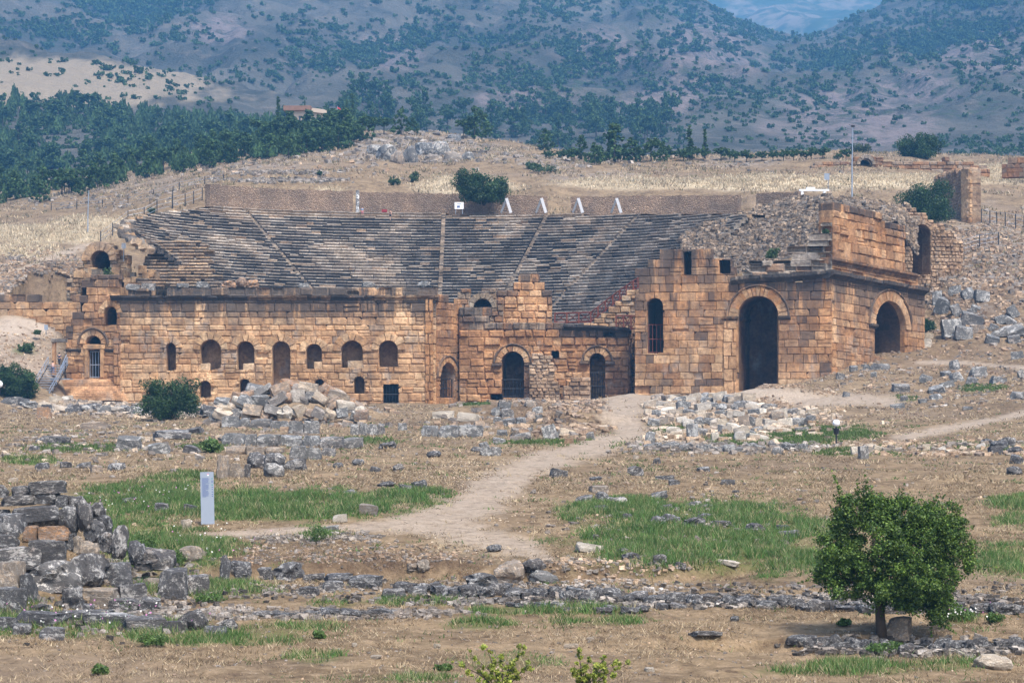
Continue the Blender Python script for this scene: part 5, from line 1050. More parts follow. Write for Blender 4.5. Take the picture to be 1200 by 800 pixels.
TAN3 = [(.44, .35, .26), (.50, .41, .32), (.36, .28, .21), (.40, .33, .27)]; GR3 = [(.30, .29, .28), (.22, .215, .21), (.38, .365, .35)]; WH3 = [(.56, .50, .42), (.62, .56, .48), (.50, .43, .35)]
rub(674, 492, 42, 17, 1300, .3, .7, TAN3); rub(610, 487, 90, 22, 500, .3, .8, GR3+TAN3); rub(850, 490, 110, 28, 1300, .3, .8, WH3+TAN3[:1]); rub(795, 472, 30, 8, 400, .25, .6, WH3)
rub(340, 485, 95, 18, 500, .4, .9, TAN3+GR3); rub(150, 476, 110, 12, 900, .25, .7, WH3+GR3); rub(905, 466, 55, 10, 1500, .12, .35, TAN3); rub(860, 466, 130, 8, 300, .15, .4, WH3)
rub(1110, 527, 110, 8, 700, .15, .5, TAN3+WH3[:1]); rub(850, 526, 120, 6, 500, .2, .5, GR3); rub(1150, 330, 90, 60, 2600, .2, .75, TAN3+GR3[:1], cond=(GD > 300)); rub(1090, 440, 130, 40, 900, .15, .5, TAN3+GR3); rub(45, 330, 70, 30, 900, .25, .7, TAN3+GR3, cond=(GD > 325)); rub(40, 415, 60, 25, 400, .15, .4, WH3+TAN3)
rub(300, 195, 140, 25, 600, .4, 1.2, GR3+TAN3, cond=(GD > 420)); rub(480, 175, 90, 20, 500, .5, 1.6, GR3, cond=(GD > 420)); rub(650, 192, 90, 12, 350, .4, 1.2, GR3, cond=(GD > 420)); rub(900, 190, 160, 12, 350, .4, 1.1, GR3+TAN3, cond=(GD > 420)); rub(330, 204, 70, 2.5, 350, .4, .9, GR3, .3, cond=(GD > 420)); rub(340, 213, 80, 2.5, 350, .4, .9, GR3, .3, cond=(GD > 400)); rub(150, 235, 120, 14, 300, .3, .9, GR3, cond=(GD > 400))
BW = [(.07, .07, .072), (.12, .12, .12), (.40, .39, .38), (.24, .235, .23)]; rub(600, 694, 640, 9, 1600, .05, .22, BW+GR3, .5); rub(830, 706, 330, 6, 2200, .08, .28, BW, .4); rub(110, 700, 140, 35, 1200, .06, .28, BW+GR3, .6); rub(50, 332, 60, 26, 1600, .15, .7, TAN3+GR3+[(.2, .16, .12)], cond=(GD > 322)); rub(1080, 760, 150, 9, 1200, .06, .26, BW, .5); rub(420, 655, 140, 14, 900, .04, .16, TAN3+GR3); rub(720, 668, 90, 12, 700, .04, .2, GR3+TAN3); rub(370, 632, 70, 6, 350, .06, .25, GR3); rub(330, 720, 190, 6, 700, .06, .25, GR3)
rub(600, 560, 650, 70, 2600, .06, .24, TAN3+GR3, .6); rub(600, 760, 620, 40, 1100, .03, .09, TAN3+GR3, .6); rub(800, 620, 130, 30, 300, .1, .3, GR3); rub(100, 525, 150, 22, 500, .12, .5, GR3+WH3[:1]); rub(540, 590, 80, 45, 700, .03, .10, WH3)
# stones on the collapsed slope
sv = np.array([tuple(v) for v in SLOPE]).reshape(sm, sn, 3); k = 5200; i = NR.integers(0, sm-1, k); j = NR.integers(0, sn-1, k); s_ = NR.random((k, 1)); t_ = NR.random((k, 1))
p = sv[i, j]*(1-s_)*(1-t_)+sv[i+1, j]*s_*(1-t_)+sv[i, j+1]*(1-s_)*t_+sv[i+1, j+1]*s_*t_
v, c = chips(p, NR.uniform(.15, .7, k), [(.34, .28, .22), (.28, .235, .19), (.22, .185, .15), (.17, .145, .12), (.40, .34, .275), (.24, .225, .21)], .7); CV.append(v); CC.append(c)
tag(link_mesh('rubble', quads_mesh('rubble', np.concatenate(CV), np.concatenate(CC)), masonry_mat('broken_stone', .45, .2, 2.)), 'broken stone chips and small rubble strewn over the ground', 'rubble', kind='stuff')
# grass blades
def blades(pos, h, wd, cols, per=5, spread=.12, lean=.5):
    n = len(pos)*per; p = np.repeat(pos, per, 0)+np.concatenate([NR.normal(0, spread, (n, 2)), np.full((n, 1), -.02)], 1); hh = np.repeat(h, per)*NR.uniform(.6, 1.15, n); a = NR.uniform(0, 2*np.pi, n)
    d = np.stack([np.cos(a), np.sin(a), np.zeros(n)], -1)*np.repeat(wd, per)[:, None]; ln = np.concatenate([NR.normal(0, lean, (n, 2)), np.ones((n, 1))], 1)*hh[:, None]
    V = np.stack([p-d, p+d, p+ln], 1); c = np.array(cols)[NR.integers(0, len(cols), len(pos))]*NR.uniform(.7, 1.3, (len(pos), 1)); c = np.repeat(c, per, 0)*NR.uniform(.85, 1.15, (n, 1))
    return V, np.concatenate([c, np.zeros((n, 1))], 1)
front = (GD > 50) & (GD < 300); vis = (np.abs(GPX-600) < 720)
gm = np.clip(mk[0], 0, 1)**1.3*(.06+.94*sstep(.40, .60, fbm(gX*.8, GD*.5, 4)))
pos, gq = scat(gm*front*vis*(GD < 150), 30000, .8, mk[0]); dist = pos[:, 1]
V1, C1 = blades(pos, NR.uniform(.10, .40, len(pos))*(.3+.8*gq), dist*.00024, [(.075, .138, .034), (.095, .168, .042), (.055, .108, .028), (.12, .17, .055), (.24, .22, .11), (.08, .150, .04)], 6, .14)
pos = scat(gm*front*vis*(GD >= 120), 9000, .9); V2, C2 = blades(pos, NR.uniform(.12, .35, len(pos)), pos[:, 1]*.0003, [(.07, .11, .03), (.10, .14, .04)], 5, .25)
pos = scat(sstep(.56, .72, fbm(gX*.7+30, GD*.45, 4))*(1-mk[1])*front*vis*(GD < 230), 4200, .8); V5, C5 = blades(pos, NR.uniform(.06, .22, len(pos)), pos[:, 1]*.00028, [(.075, .12, .036), (.10, .14, .05), (.06, .10, .03)], 5, .16, .8)
pos = scat(gm*front*vis*(GD < 150), 2600, .8); V6, C6 = blades(pos, NR.uniform(.15, .42, len(pos)), pos[:, 1]*.0002, [(.34, .29, .17), (.26, .24, .12), (.40, .34, .21)], 4, .18, .5)
tag(link_mesh('green_grass', quads_mesh('green_grass', np.concatenate([V1, V2, V5, V6]), np.concatenate([C1, C2, C5, C6])), M_GRASS), 'fresh green grass growing in patches and hollows', 'grass', kind='stuff')
dm = np.clip(1-mk[1]*.93-mk[0]*.5-mk[2]*.6-mk[4], .02, 1)*sstep(.32, .62, fbm(gX*.5, GD*.3, 4))
pos = scat(dm*front*vis*(GD < 135), 42000, .75); V1, C1 = blades(pos, NR.uniform(.05, .17, len(pos)), pos[:, 1]*.00022, [(.36, .275, .165), (.28, .205, .125), (.44, .35, .225), (.20, .14, .085), (.13, .09, .055)], 4, .12, 1.0)
pos = scat(dm*front*vis*(GD >= 120), 16000, .9); V2, C2 = blades(pos, NR.uniform(.1, .3, len(pos)), pos[:, 1]*.0003, [(.36, .275, .17), (.28, .21, .13), (.43, .34, .22), (.18, .125, .08)], 4, .3, .9)
pos = scat(np.clip(mk[3], 0, 1)*(GD > 330)*vis, 14000, 1.); V3, C3 = blades(pos, NR.uniform(.25, .65, len(pos)), pos[:, 1]*.0003, [(.50, .41, .28), (.45, .36, .245), (.56, .47, .33)], 5, .5, .35)
bk = (GD > 335)*(GD < 640)*vis*sstep(.4, .6, fbm(gX*.12, GD*.08, 4)); pos = scat(bk, 11000, 1.); V4, C4 = blades(pos, NR.uniform(.3, .8, len(pos)), pos[:, 1]*.0003, [(.36, .28, .19), (.28, .21, .15), (.44, .35, .23), (.17, .15, .08)], 5, .5, .5)
tag(link_mesh('dry_grass', quads_mesh('dry_grass', np.concatenate([V1, V2, V3, V4]), np.concatenate([C1, C2, C3, C4])), M_DRY), 'straw coloured dry grass covering the open ground', 'grass', kind='stuff')
# ================================================================== VEGETATION
def leaves(cen, rad, n, size, cols, shell=.75, k=4, asp=.6, squash=1., light=.35, spread=.10):
    """n leaf faces spread through clumps (cen (m,3), rad (m,)); each clump has its own tone"""
    m = len(cen); wt = rad**2; c = NR.choice(m, n, p=wt/wt.sum()); d = NR.normal(size=(n, 3)); d /= np.linalg.norm(d, axis=1)[:, None]
    r = rad[c]*(1-(1-shell)*NR.random(n)**.7*1.6).clip(.05, 1.25)*NR.normal(1, spread, n); d2 = d*r[:, None]; d2[:, 2] *= squash
    p = cen[c]+d2; a = NR.normal(size=(n, 3)); a /= np.linalg.norm(a, axis=1)[:, None]; nrm = d*.7+NR.normal(size=(n, 3))*.6
    u = np.cross(nrm, a); u /= np.linalg.norm(u, axis=1)[:, None]+1e-9; v = np.cross(nrm, u); v /= np.linalg.norm(v, axis=1)[:, None]+1e-9
    s = size*NR.uniform(.6, 1.35, n)[:, None]; V = np.stack([p-u*s, p-v*s*asp, p+u*s, p+v*s*asp], 1)
    tone = NR.uniform(1-light, 1+light, m)[c]*NR.uniform(.8, 1.2, n); C = np.array(cols)[NR.integers(0, len(cols), n)]*tone[:, None]
    return V, np.concatenate([C, np.zeros((n, 1))], 1)
def lobes_to_clumps(lobes, per, rr, seed):
    r = np.random.default_rng(seed); C, R = [], []
    for (x, y, z, a, b, c) in lobes:
        n = max(4, int(per*a*c)); d = r.normal(size=(n, 3)); d /= np.linalg.norm(d, axis=1)[:, None]; q = d*np.array([a, b, c])*r.uniform(.45, .95, (n, 1))+np.array([x, y, z])
        C.append(q); R.append(r.uniform(*rr, n))
    return np.concatenate(C), np.concatenate(R)
FIG = [(.034, .068, .018), (.024, .052, .014), (.045, .082, .022), (.018, .040, .012)]
def bush(px, py, wpx, hpx, label, cat='bush', name='bush', d0=50, n=14000, leaf=None, cols=FIG, lob=7, group=None, loc=None, trunk=True, sparse=1., seed=0):
    g = loc or ground_at(px, py, d0); k = g.y/F; w_, h_ = wpx*k, hpx*k; r = np.random.default_rng(int(px*7+py)+seed)
    t = empty(name, g, label, cat, group); L = [(0, 0, h_*.50, w_*.40, w_*.36, h_*.42), (0, 0, h_*.25, w_*.42, w_*.38, h_*.22)]
    for i in range(lob):
        a = 2*math.pi*i/lob+r.uniform(-.3, .3); q = r.uniform(.20, .34); L.append((math.cos(a)*w_*.27, math.sin(a)*w_*.24, h_*r.uniform(.22, .66), w_*q*.75, w_*q*.7, h_*q*1.0))
    m = min(w_, h_); C, R = lobes_to_clumps(L, 16/(m*m)*7*sparse, (m*.11, m*.20), int(px)+seed); leaf = leaf or max(.07, 1.1*k)
    V, Cc = leaves(C, R, n, leaf, cols); V[..., 2] = np.maximum(V[..., 2], .01); V += np.array(g)
    o = link_mesh('crown', quads_mesh('crown', V, Cc), M_LEAF, t)
    if trunk:
        b = MB()
        for i in range(5):
            a = 2*math.pi*i/5; e = g+Vector((math.cos(a)*w_*.2, math.sin(a)*w_*.2, h_*.6)); b.tube([g-Vector((0, 0, .1)), g.lerp(e, .5)+Vector((0, 0, h_*.06)), e], [h_*.035, h_*.025, h_*.012], 5, (.05, .04, .03, 0))
        b.build('stem', M_BARK, t)
    return t
# --- the single tree in the foreground
g = ground_at(1033, 745); k = g.y/F; T = empty('shade_tree', g, 'broad dark green leafy tree standing alone in the lower right', 'tree')
LP = [(-15, -108, 0, 58, 50), (20, -70, -18, 55, 45), (48, -88, 8, 52, 58), (-48, -82, 5, 34, 38), (52, -48, -12, 32, 34), (-35, -128, 8, 30, 30), (68, -128, 22, 40, 36), (92, -100, 12, 24, 36), (-62, -100, 0, 20, 24), (-42, -152, 0, 14, 20), (-15, -150, 5, 26, 22), (30, -145, 10, 34, 24), (-40, -58, -8, 26, 15), (10, -52, 10, 30, 26), (62, -30, -6, 20, 22), (28, -130, 5, 36, 34), (4, -146, 5, 26, 20), (60, -112, 0, 42, 40), (40, -60, -10, 44, 34), (-10, -162, 4, 9, 14), (-62, -72, 4, 18, 14)]
C, R = lobes_to_clumps([(x*k, y*k, -z*k, a*k*.95, a*k*.85, b*k*.95) for x, z, y, a, b in LP], 42, (.17, .33), 4)
sp_, sr_ = [], []
for i in NR.choice(len(C), 90):
    d_ = C[i]-np.array([0, 0, 2.2]); d_ = d_/np.linalg.norm(d_)+np.array([0, 0, .25])+NR.normal(0, .25, 3)
    for q_ in (.22, .34, .45, .55): sp_.append(C[i]+d_*q_); sr_.append(.13-.16*q_)
C = np.concatenate([C, np.array(sp_)]); R = np.concatenate([R, np.array(sr_)])
extra = np.array([(-.95, -.0, 4.15), (-.7, .1, 4.22), (-1.12, 0, 3.95), (-.3, .1, 4.12), (.1, 0, 4.05), (1.75, .1, 1.75), (-1.55, 0, 3.3), (-1.3, .1, 3.75), (1.2, .2, 4.0), (1.9, .2, 3.7), (2.75, .1, 2.2), (-1.85, 0, 2.45), (-1.75, 0, 1.75), (1.9, 0, .75), (1.4, -.2, .75)]); C = np.concatenate([C, extra]); R = np.concatenate([R, NR.uniform(.09, .19, len(extra))])
V, Cc = leaves(C, R, 105000, .040, [(.060, .108, .018), (.040, .078, .014), (.085, .14, .024), (.115, .17, .03), (.030, .058, .013)], .6, light=.38, spread=.24); link_mesh('crown', quads_mesh('crown', V+np.array(g), Cc), M_LEAF, T)
b = MB(); G3 = lambda x, y, z: g+Vector((x*k, y*k, z*k))
b.tube([G3(0, 0, -4), G3(-1, 0, 12), G3(-2, 0, 30), G3(1, 0, 48), G3(2, 0, 66)], [.20, .155, .14, .125, .10], 9)
for e in ((-40, 5, 110), (-15, -10, 135), (25, 8, 130), (55, -8, 95), (75, 18, 120), (-50, -5, 70), (45, 10, 60)): b.tube([G3(1, 0, 44), G3(e[0]*.4, e[1]*.5, 44+(e[2]-44)*.55), G3(*e)], [.095, .06, .02], 6)
b.build('trunk', M_BARK, T, True)
# --- dark rounded bushes and trees
bush(567, 240, 70, 42, 'big dark round bush above the centre of the seating rows', d0=396, n=18000, loc=P(567, 240, 394), lob=9)
bush(1088, 262, 70, 58, 'dark green bushy tree before the tall stub of rubble wall', 'tree', 'fig_tree', n=18000, loc=P(1088, 264, 384))
bush(1079, 187, 60, 35, 'dark round tree on the skyline behind the hilltop wall', 'tree', 'round_tree', n=12000, loc=P(1079, 187, 520))
bush(1008, 186, 24, 20, 'small grey green tree beside the hilltop arch', 'tree', 'olive_tree', n=1800, loc=P(1010, 187, 535), cols=[(.06, .08, .045), (.045, .065, .035)])
bush(20, 469, 52, 46, 'dark green bush at the left edge before the metal stairs', d0=200, n=15000); bush(198, 492, 88, 54, 'dark green bush standing before the left end of the stage building', d0=200, n=20000, lob=9)
bush(1085, 388, 26, 18, 'small dark bush at the right foot of the gate building', n=1800, loc=P(1085, 389, 321))
bush(571, 191, 38, 20, 'mid green shrub above the old stone tomb', n=2500, loc=P(571, 192, 545), cols=[(.05, .085, .035), (.065, .10, .04)])
for (x, y, w_, h_, lb) in ((462, 217, 15, 12, 'small green shrub left of the pale straw strip'), (485, 214, 13, 14, 'small upright green shrub beside the straw strip'), (638, 202, 40, 9, 'low bright green bramble right of the stone tomb'), (675, 182, 12, 7, 'small dark shrub on the bare knoll right of the tomb'), (178, 250, 10, 7, 'small shrub beside the left wire fence'), (375, 206, 9, 7, 'tiny shrub on the old terrace wall'), (625, 198, 22, 8, 'bright green low shrub just right of the tomb')):
    bush(x, y, w_, h_, lb, d0=380, n=700, lob=5, trunk=False, cols=[(.045, .075, .03), (.06, .095, .035)])
for (x, y, w_, h_, lb) in ((127, 333, 16, 22, 'green shrub rooted on the wall under the tunnel arch'), (905, 303, 18, 14, 'green shrub growing on the stone ledge of the gate building'), (30, 413, 22, 12, 'green shrub on the bare bank at far left'), (22, 412, 0, 0, ''), (44, 392, 10, 6, 'tiny shrub at the top of the bare bank'), (968, 274, 9, 6, 'tuft on the stepped grey stones')):
    if w_: bush(x, y, w_, h_, lb, n=900, lob=5, trunk=False, loc=P(x, y, {127: 337, 905: 302, 30: 318, 44: 322, 968: 303}[x]), cols=[(.06, .10, .03), (.045, .08, .025)])
for i, (x, y, w_, h_, lb) in enumerate(((372, 636, 34, 24, 'leafy green clump at the edge of the dirt bank'), (205, 661, 26, 20, 'pale green clump between the pile stones'), (170, 648, 30, 30, 'tall green weeds beside the great stone pile'), (150, 715, 26, 14, 'green weed clump in front of the great stone pile'), (245, 705, 45, 14, 'wide green weed clump right of the great pile'), (118, 790, 22, 14, 'small green weed at lower left'), (374, 748, 16, 12, 'small weed at the edge of the lower grass'), (1120, 727, 45, 20, 'flowering green clump right of the single tree'), (990, 733, 20, 10, 'small weed clump left of the single tree trunk'), (1165, 730, 26, 14, 'green weed clump at the right edge'), (247, 530, 26, 18, 'pale flowering shrub beside the grey courses'), (520, 785, 26, 8, 'low weed at bottom centre'), (1040, 765, 60, 16, 'grey green weed patch under the tree ledge'), (180, 757, 40, 16, 'green weeds along the lower rough line'))):
    bush(x, y, w_, h_, lb, 'weed', 'weed_clump', n=1100, lob=6, trunk=False, leaf=.035 if y > 600 else .09, cols=[(.075, .13, .03), (.10, .16, .045), (.055, .10, .025)])
# --- yellow green sprays rising at the bottom edge
def spray(px, wpx, tops, label):
    g = ground_at(px, 812); k = g.y/F; t = empty('young_shrub', g, label, 'shrub'); b = MB(); C, R = [], []
    for tx, ty in tops:
        e = g+Vector(((tx-px)*k, random.uniform(-.2, .2), (812-ty)*k)); m_ = g.lerp(e, .5)+Vector((random.uniform(-.08, .08), 0, .08)); b.tube([g, m_, e], [.018, .012, .005], 4)
        for q in np.linspace(.35, 1.02, 9): p_ = g.lerp(e, q)+Vector((random.uniform(-.09, .09), random.uniform(-.09, .09), random.uniform(-.03, .05))); C.append(tuple(p_)); R.append(random.uniform(.04, .10))
    V, Cc = leaves(np.array(C), np.array(R), 5200, .034, [(.20, .25, .035), (.27, .30, .05), (.14, .19, .03), (.32, .33, .07)], .5, asp=.5); link_mesh('foliage', quads_mesh('foliage', V, Cc), M_LEAF, t); b.build('stem', M_BARK, t)
spray(588, 100, [(533, 776), (552, 766), (570, 758), (575, 780), (607, 768), (612, 756), (622, 775), (600, 785), (560, 790), (590, 772)], 'yellow green young shrub at the bottom edge, left of its twin')
spray(682, 70, [(678, 764), (692, 770), (708, 770), (734, 778), (672, 785), (700, 782), (720, 774)], 'yellow green young shrub at the bottom edge, right of its twin')
# --- wild flowers
pos = np.concatenate([scat(blob(GPX, PYC, *a, fbm(GPX*.1, PYC*.3, 2)), n_, .8) for a, n_ in (((120, 730, 130, 14), 90), ((160, 590, 60, 14), 50), ((1110, 728, 50, 8), 40), ((245, 640, 60, 20), 40))])
a = NR.uniform(0, 6.28, len(pos)); u = np.stack([np.cos(a), np.sin(a), NR.uniform(-.4, .4, len(a))], -1)*.035; v = np.stack([-np.sin(a)*.3, np.cos(a)*.3, np.ones(len(a))], -1)*.032; p = pos+np.array([0, 0, 1])*NR.uniform(.25, .5, len(pos))[:, None]
tag(link_mesh('wild_flowers', quads_mesh('wild_flowers', np.stack([p-u, p-v, p+u, p+v], 1), np.concatenate([np.array([(.75, .72, .7), (.75, .72, .7), (.62, .25, .5)])[NR.integers(0, 3, len(pos))], np.zeros((len(pos), 1))], 1)), M_LEAF), 'small white and pink flowers among the weeds', 'flowers', kind='stuff')

# --- pines, cypresses, mountain scrub: a few meshes each, copied object by object
def surf_at(px, py, d0=420):
    p = ground_at(px, py, d0)
    if p.y < 755: return p
    return mountain_at(px, py)
PINE = [(.042, .082, .026), (.030, .064, .022), (.055, .098, .030), (.068, .110, .034)]
def tree_mesh(name, kind, seed, nl):
    r = np.random.default_rng(seed); L = []
    if kind == 'pine':
        for i in range(13):
            h = .12+.84*i/12; w_ = .34*(1-h)**.7*1.2+.05; a = r.uniform(0, 6.28); L.append((math.cos(a)*w_*.55, math.sin(a)*w_*.55, h, w_*.8, w_*.8, .10))
        C, R = lobes_to_clumps(L, 170, (.05, .10), seed)
    elif kind == 'cypress':
        L = [(0, 0, .10+.85*i/9, .11*(1-i/11), .11*(1-i/11), .09) for i in range(10)]; C, R = lobes_to_clumps(L, 500, (.03, .055), seed)
    elif kind == 'umbrella':
        L = [(r.uniform(-.3, .3), r.uniform(-.3, .3), r.uniform(.55, .85), .22, .22, .13) for i in range(9)]; C, R = lobes_to_clumps(L, 200, (.06, .1), seed)
    elif kind == 'scrub':
        L = [(r.uniform(-.36, .36), r.uniform(-.3, .3), r.uniform(.10, .26), r.uniform(.14, .26), r.uniform(.14, .26), r.uniform(.12, .24)) for i in range(6)]; C, R = lobes_to_clumps(L, 130, (.06, .12), seed)
    V, Cc = leaves(C, R, nl, {'pine': .040, 'cypress': .032, 'umbrella': .05, 'scrub': .075}[kind], PINE, .55, asp=.75, light=.3); V[..., 2] = np.maximum(V[..., 2], 0.)
    me = quads_mesh(name, V, Cc)
    if kind == 'scrub': me.materials.append(M_NEEDLE); return me, V, Cc
    b = MB(); b.tube([(0, 0, -.04), (0, 0, .5), (0, 0, .85)], [.028, .018, .006], 6); tm = b.mesh(name); bm = bmesh.new(); bm.from_mesh(me); bm.from_mesh(tm); nb = len(me.polygons)
    lay = bm.faces.layers.float_color.get('Col')
    for i, f in enumerate(bm.faces):
        if i >= nb: f[lay] = (.05, .04, .032, 0)
    bm.to_mesh(me); bm.free(); me.materials.append(M_NEEDLE); return me
PINES = [tree_mesh('pine_tree', 'pine', 100+i, 1500) for i in range(5)]+[tree_mesh('pine_tree', 'umbrella', 120+i, 800) for i in range(2)]; CYP = [tree_mesh('cypress_tree', 'cypress', 140+i, 900) for i in range(2)]
rp = random.Random(17)
def put(me, name, p, h, w_, label, cat, group=None):
    o = bpy.data.objects.new(name, me); COL.objects.link(o); o.location = p; o.scale = (w_, w_, h); o.rotation_euler = (0, 0, rp.uniform(0, 6.28)); return tag(o, label, cat, group)
def pine_px(px, py, hpx, label, group=None, d0=420, kind=None, asp=1.25):
    p = surf_at(px, py, d0)
    if p is None: return
    h = hpx*p.y/F; return put(kind or rp.choice(PINES), 'pine_tree', p, h, h*rp.uniform(.75, 1.1)*asp, label, 'tree', group)
wood_up = lambda x: np.interp(x, [-30, 60, 130, 210, 300, 420], [128, 122, 134, 146, 152, 152]); wood_lo = lambda x: np.interp(x, [-30, 60, 140, 190, 260, 340, 420], [250, 236, 220, 209, 196, 188, 172])
cnt = 0; tries = 0
while cnt < 182 and tries < 5000:
    tries += 1; x = rp.uniform(-25, 418); u_, l_ = wood_up(x), wood_lo(x); y = u_+(l_-u_)*rp.random()**.85
    if (50 < x < 112 and 158 < y < 190 and rp.random() < .93): continue
    far = y < 165-x*.03 and x < 300
    if pine_px(x, y, rp.uniform(19, 32), 'dark green pine in the dense wood on the left-hand slope', 'pines of the wood on the left slope'): cnt += 1
LB = ['single conifer at the near edge of the pine wood', ]
for (x, y, h, lb) in ((543, 163, 22, 'first pine from the left in the clump on the knoll'), (556, 163, 32, 'tallest pine of the clump on the knoll'), (566, 162, 26, 'slender pine right of the tallest on the knoll'), (581, 162, 16, 'low wide pine on the knoll, third from its right end'), (600, 162, 20, 'last pine at the right end of the knoll'), (500, 154, 12, 'small umbrella pine at the left of the knoll'), (516, 154, 12, 'flat topped small pine on the knoll'), (641, 177, 18, 'solitary dark pine below the knoll, left of the gap'), (680, 187, 20, 'spreading pine left of the skyline gap'), (720, 190, 32, 'tallest dark pine in the skyline group at centre right'), (741, 190, 20, 'dark pine just right of the tallest in the skyline group'), (763, 189, 22, 'pine at the right end of the skyline group'), (702, 190, 14, 'low pine between taller ones on the skyline'), (776, 190, 14, 'small pine at the far right of the skyline group'), (697, 193, 18, 'bushy pine at the left of the skyline group'), (438, 162, 24, 'upright pine right of the farmhouse'), (470, 158, 26, 'dark pine on the left crest of the crag'), (450, 158, 18, 'small pine left of the crag crest'), (484, 157, 16, 'small bushy pine above the crag'), (425, 165, 26, 'bushy pine at the right edge of the pine wood')):
    pine_px(x, y, h*(1.35 if x > 640 else 1.15), lb, asp=1.25)
for i in range(95):
    x, y = rp.choice([(rp.uniform(600, 800), rp.uniform(145, 190)), (rp.uniform(690, 790), rp.uniform(135, 165)), (rp.uniform(430, 640), rp.uniform(138, 160)), (rp.uniform(380, 470), rp.uniform(118, 150))])
    p = mountain_at(x, y, 860)
    if p: h = rp.uniform(17, 34)*p.y/F; put(rp.choice(PINES), 'pine_tree', p, h, h*.9, 'blue green pine scattered at the foot of the mountain', 'tree', 'pines at the foot of the mountain')
for (x, y, h, lb) in ((326, 148, 34, 'tall dark cypress left of the farmhouse'), (357, 132, 14, 'short cypress behind the farmhouse'), (413, 140, 30, 'dark cypress just right of the farmhouse'), (406, 142, 24, 'shorter cypress touching the farmhouse end'), (808, 187, 38, 'broad dark cypress on the skyline, left one of a pair'), (826, 186, 34, 'narrow dark cypress on the skyline, right one of a pair')):
    p = ground_at(x, y, 480); p = p if p.y < 755 else P(x, y, 660); hh = h*p.y/F; put(rp.choice(CYP), 'cypress_tree', p, hh, hh*(1.5 if x == 808 else 1.1), lb, 'tree')
for i in range(30):
    x = 640+i*12.5+rp.uniform(-5, 5); y = 188+rp.uniform(-2, 3)
    if 1000 < x: break
    p = ground_at(x, y, 500); p = p if p.y < 755 else P(x, y, 610); h = rp.uniform(11, 19)*p.y/F; put(rp.choice(PINES[5:]), 'olive_tree', p+Vector((0, 0, -h*.25)), h*1.2, h*rp.uniform(1.1, 1.6), 'small grey green olive tree in the skyline row', 'tree', 'olive trees in the skyline row')
PV, PC = [], []; PSRC = [tree_mesh('wood_pine', 'scrub', 190+i, 240) for i in range(4)]; n_ = 0
while n_ < 520:
    x = rp.uniform(-25, 420); u_, l_ = wood_up(x)-6, wood_lo(x)-4; y = u_+(l_-u_)*rp.random()
    if (50 < x < 112 and 158 < y < 190 and rp.random() < .95): continue
    p = surf_at(x, y)
    if p is None: continue
    me, V, C = rp.choice(PSRC); h = rp.uniform(16, 27)*p.y/F; q = V*np.array([h*.75, h*.75, h*1.9]); tap = 1-.75*np.clip(q[..., 2:3]/h, 0, 1); q[..., :2] *= tap*1.25; PV.append(q+np.array(p)); PC.append(C*rp.uniform(.75, 1.25)); n_ += 1
tag(link_mesh('pine_wood', quads_mesh('pine_wood', np.concatenate(PV), np.concatenate(PC)), M_NEEDLE), 'far mass of dark pine wood filling the left-hand slope', 'wood', kind='stuff')
SCR = [tree_mesh('mountain_shrub', 'scrub', 160+i, 260) for i in range(6)]
cand = []; tries = 0
while len(cand) < 6500 and tries < 110000:
    tries += 1; x, y = rp.uniform(-15, 1215), rp.uniform(-6, 186)
    dn = .20+.75*float(sstep(.44, .60, fbm(np.array([x*.012]), np.array([y*.03+4]), 4)))[0] if False else 0
    f1 = float(fbm(np.array([x*.014+2]), np.array([y*.03+4]), 4)[0]); dn = .18+.85*float(sstep(.42, .58, f1)); dn *= np.interp(y, [0, 60, 110, 150, 186], [1, 1, .75, .35, .25]); dn *= np.interp(x, [0, 250, 380, 700, 860, 1000, 1200], [.65, .8, .9, 1.3, 1.1, 1.3, 1.2])
    if x < 270 and y > 62+x*.27: dn = .10
    if x > 950 and y < 75 and rp.random() < .5: dn = .95
    if 40+abs(x-935)*.3 > y and 840 < x < 1100: dn = max(dn, .8)
    if rp.random() > dn: continue
    p = mountain_at(x, y, 830)
    if p is None: continue
    rv = 1-abs(2*float(fbm(np.array([p.x*.0065+3]), np.array([p.y*.0045]), 5)[0])-1)
    if rp.random() < float(sstep(.70, .95, rv))*.85: continue
    wpx = rp.uniform(3.5, 12)*(1.25 if rp.random() < .25 else .9); w_ = wpx*p.y/F; cand.append((w_*rp.uniform(.5, .75), w_, p, wpx))
cand.sort(key=lambda c: -c[3])
for h, w_, p, _ in cand[:300]:
    o = bpy.data.objects.new('mountain_shrub', rp.choice(SCR)[0]); COL.objects.link(o); o.location = p-Vector((0, 0, h*.08)); o.scale = (w_*1.1, w_, h*1.9); o.rotation_euler = (0, 0, rp.uniform(-.6, .6)); tag(o, 'dark green shrub dotting the dry mountainside', 'shrub', 'shrubs dotting the mountainside')
SV, SC = [], []
for h, w_, p, _ in cand[300:]:
    me, V, C = rp.choice(SCR); i = NR.choice(len(V), 90, replace=False); q = V[i]*np.array([w_*1.1, w_, h*1.9]); ct = q.mean(1, keepdims=True); q = ct+(q-ct)*1.5; SV.append(q+np.array(p)); SC.append(C[i]*rp.uniform(.8, 1.3))
tag(link_mesh('mountain_scrub', quads_mesh('mountain_scrub', np.concatenate(SV), np.concatenate(SC)), M_NEEDLE), 'smaller dark scrub covering the mountainsides', 'scrub', kind='stuff')
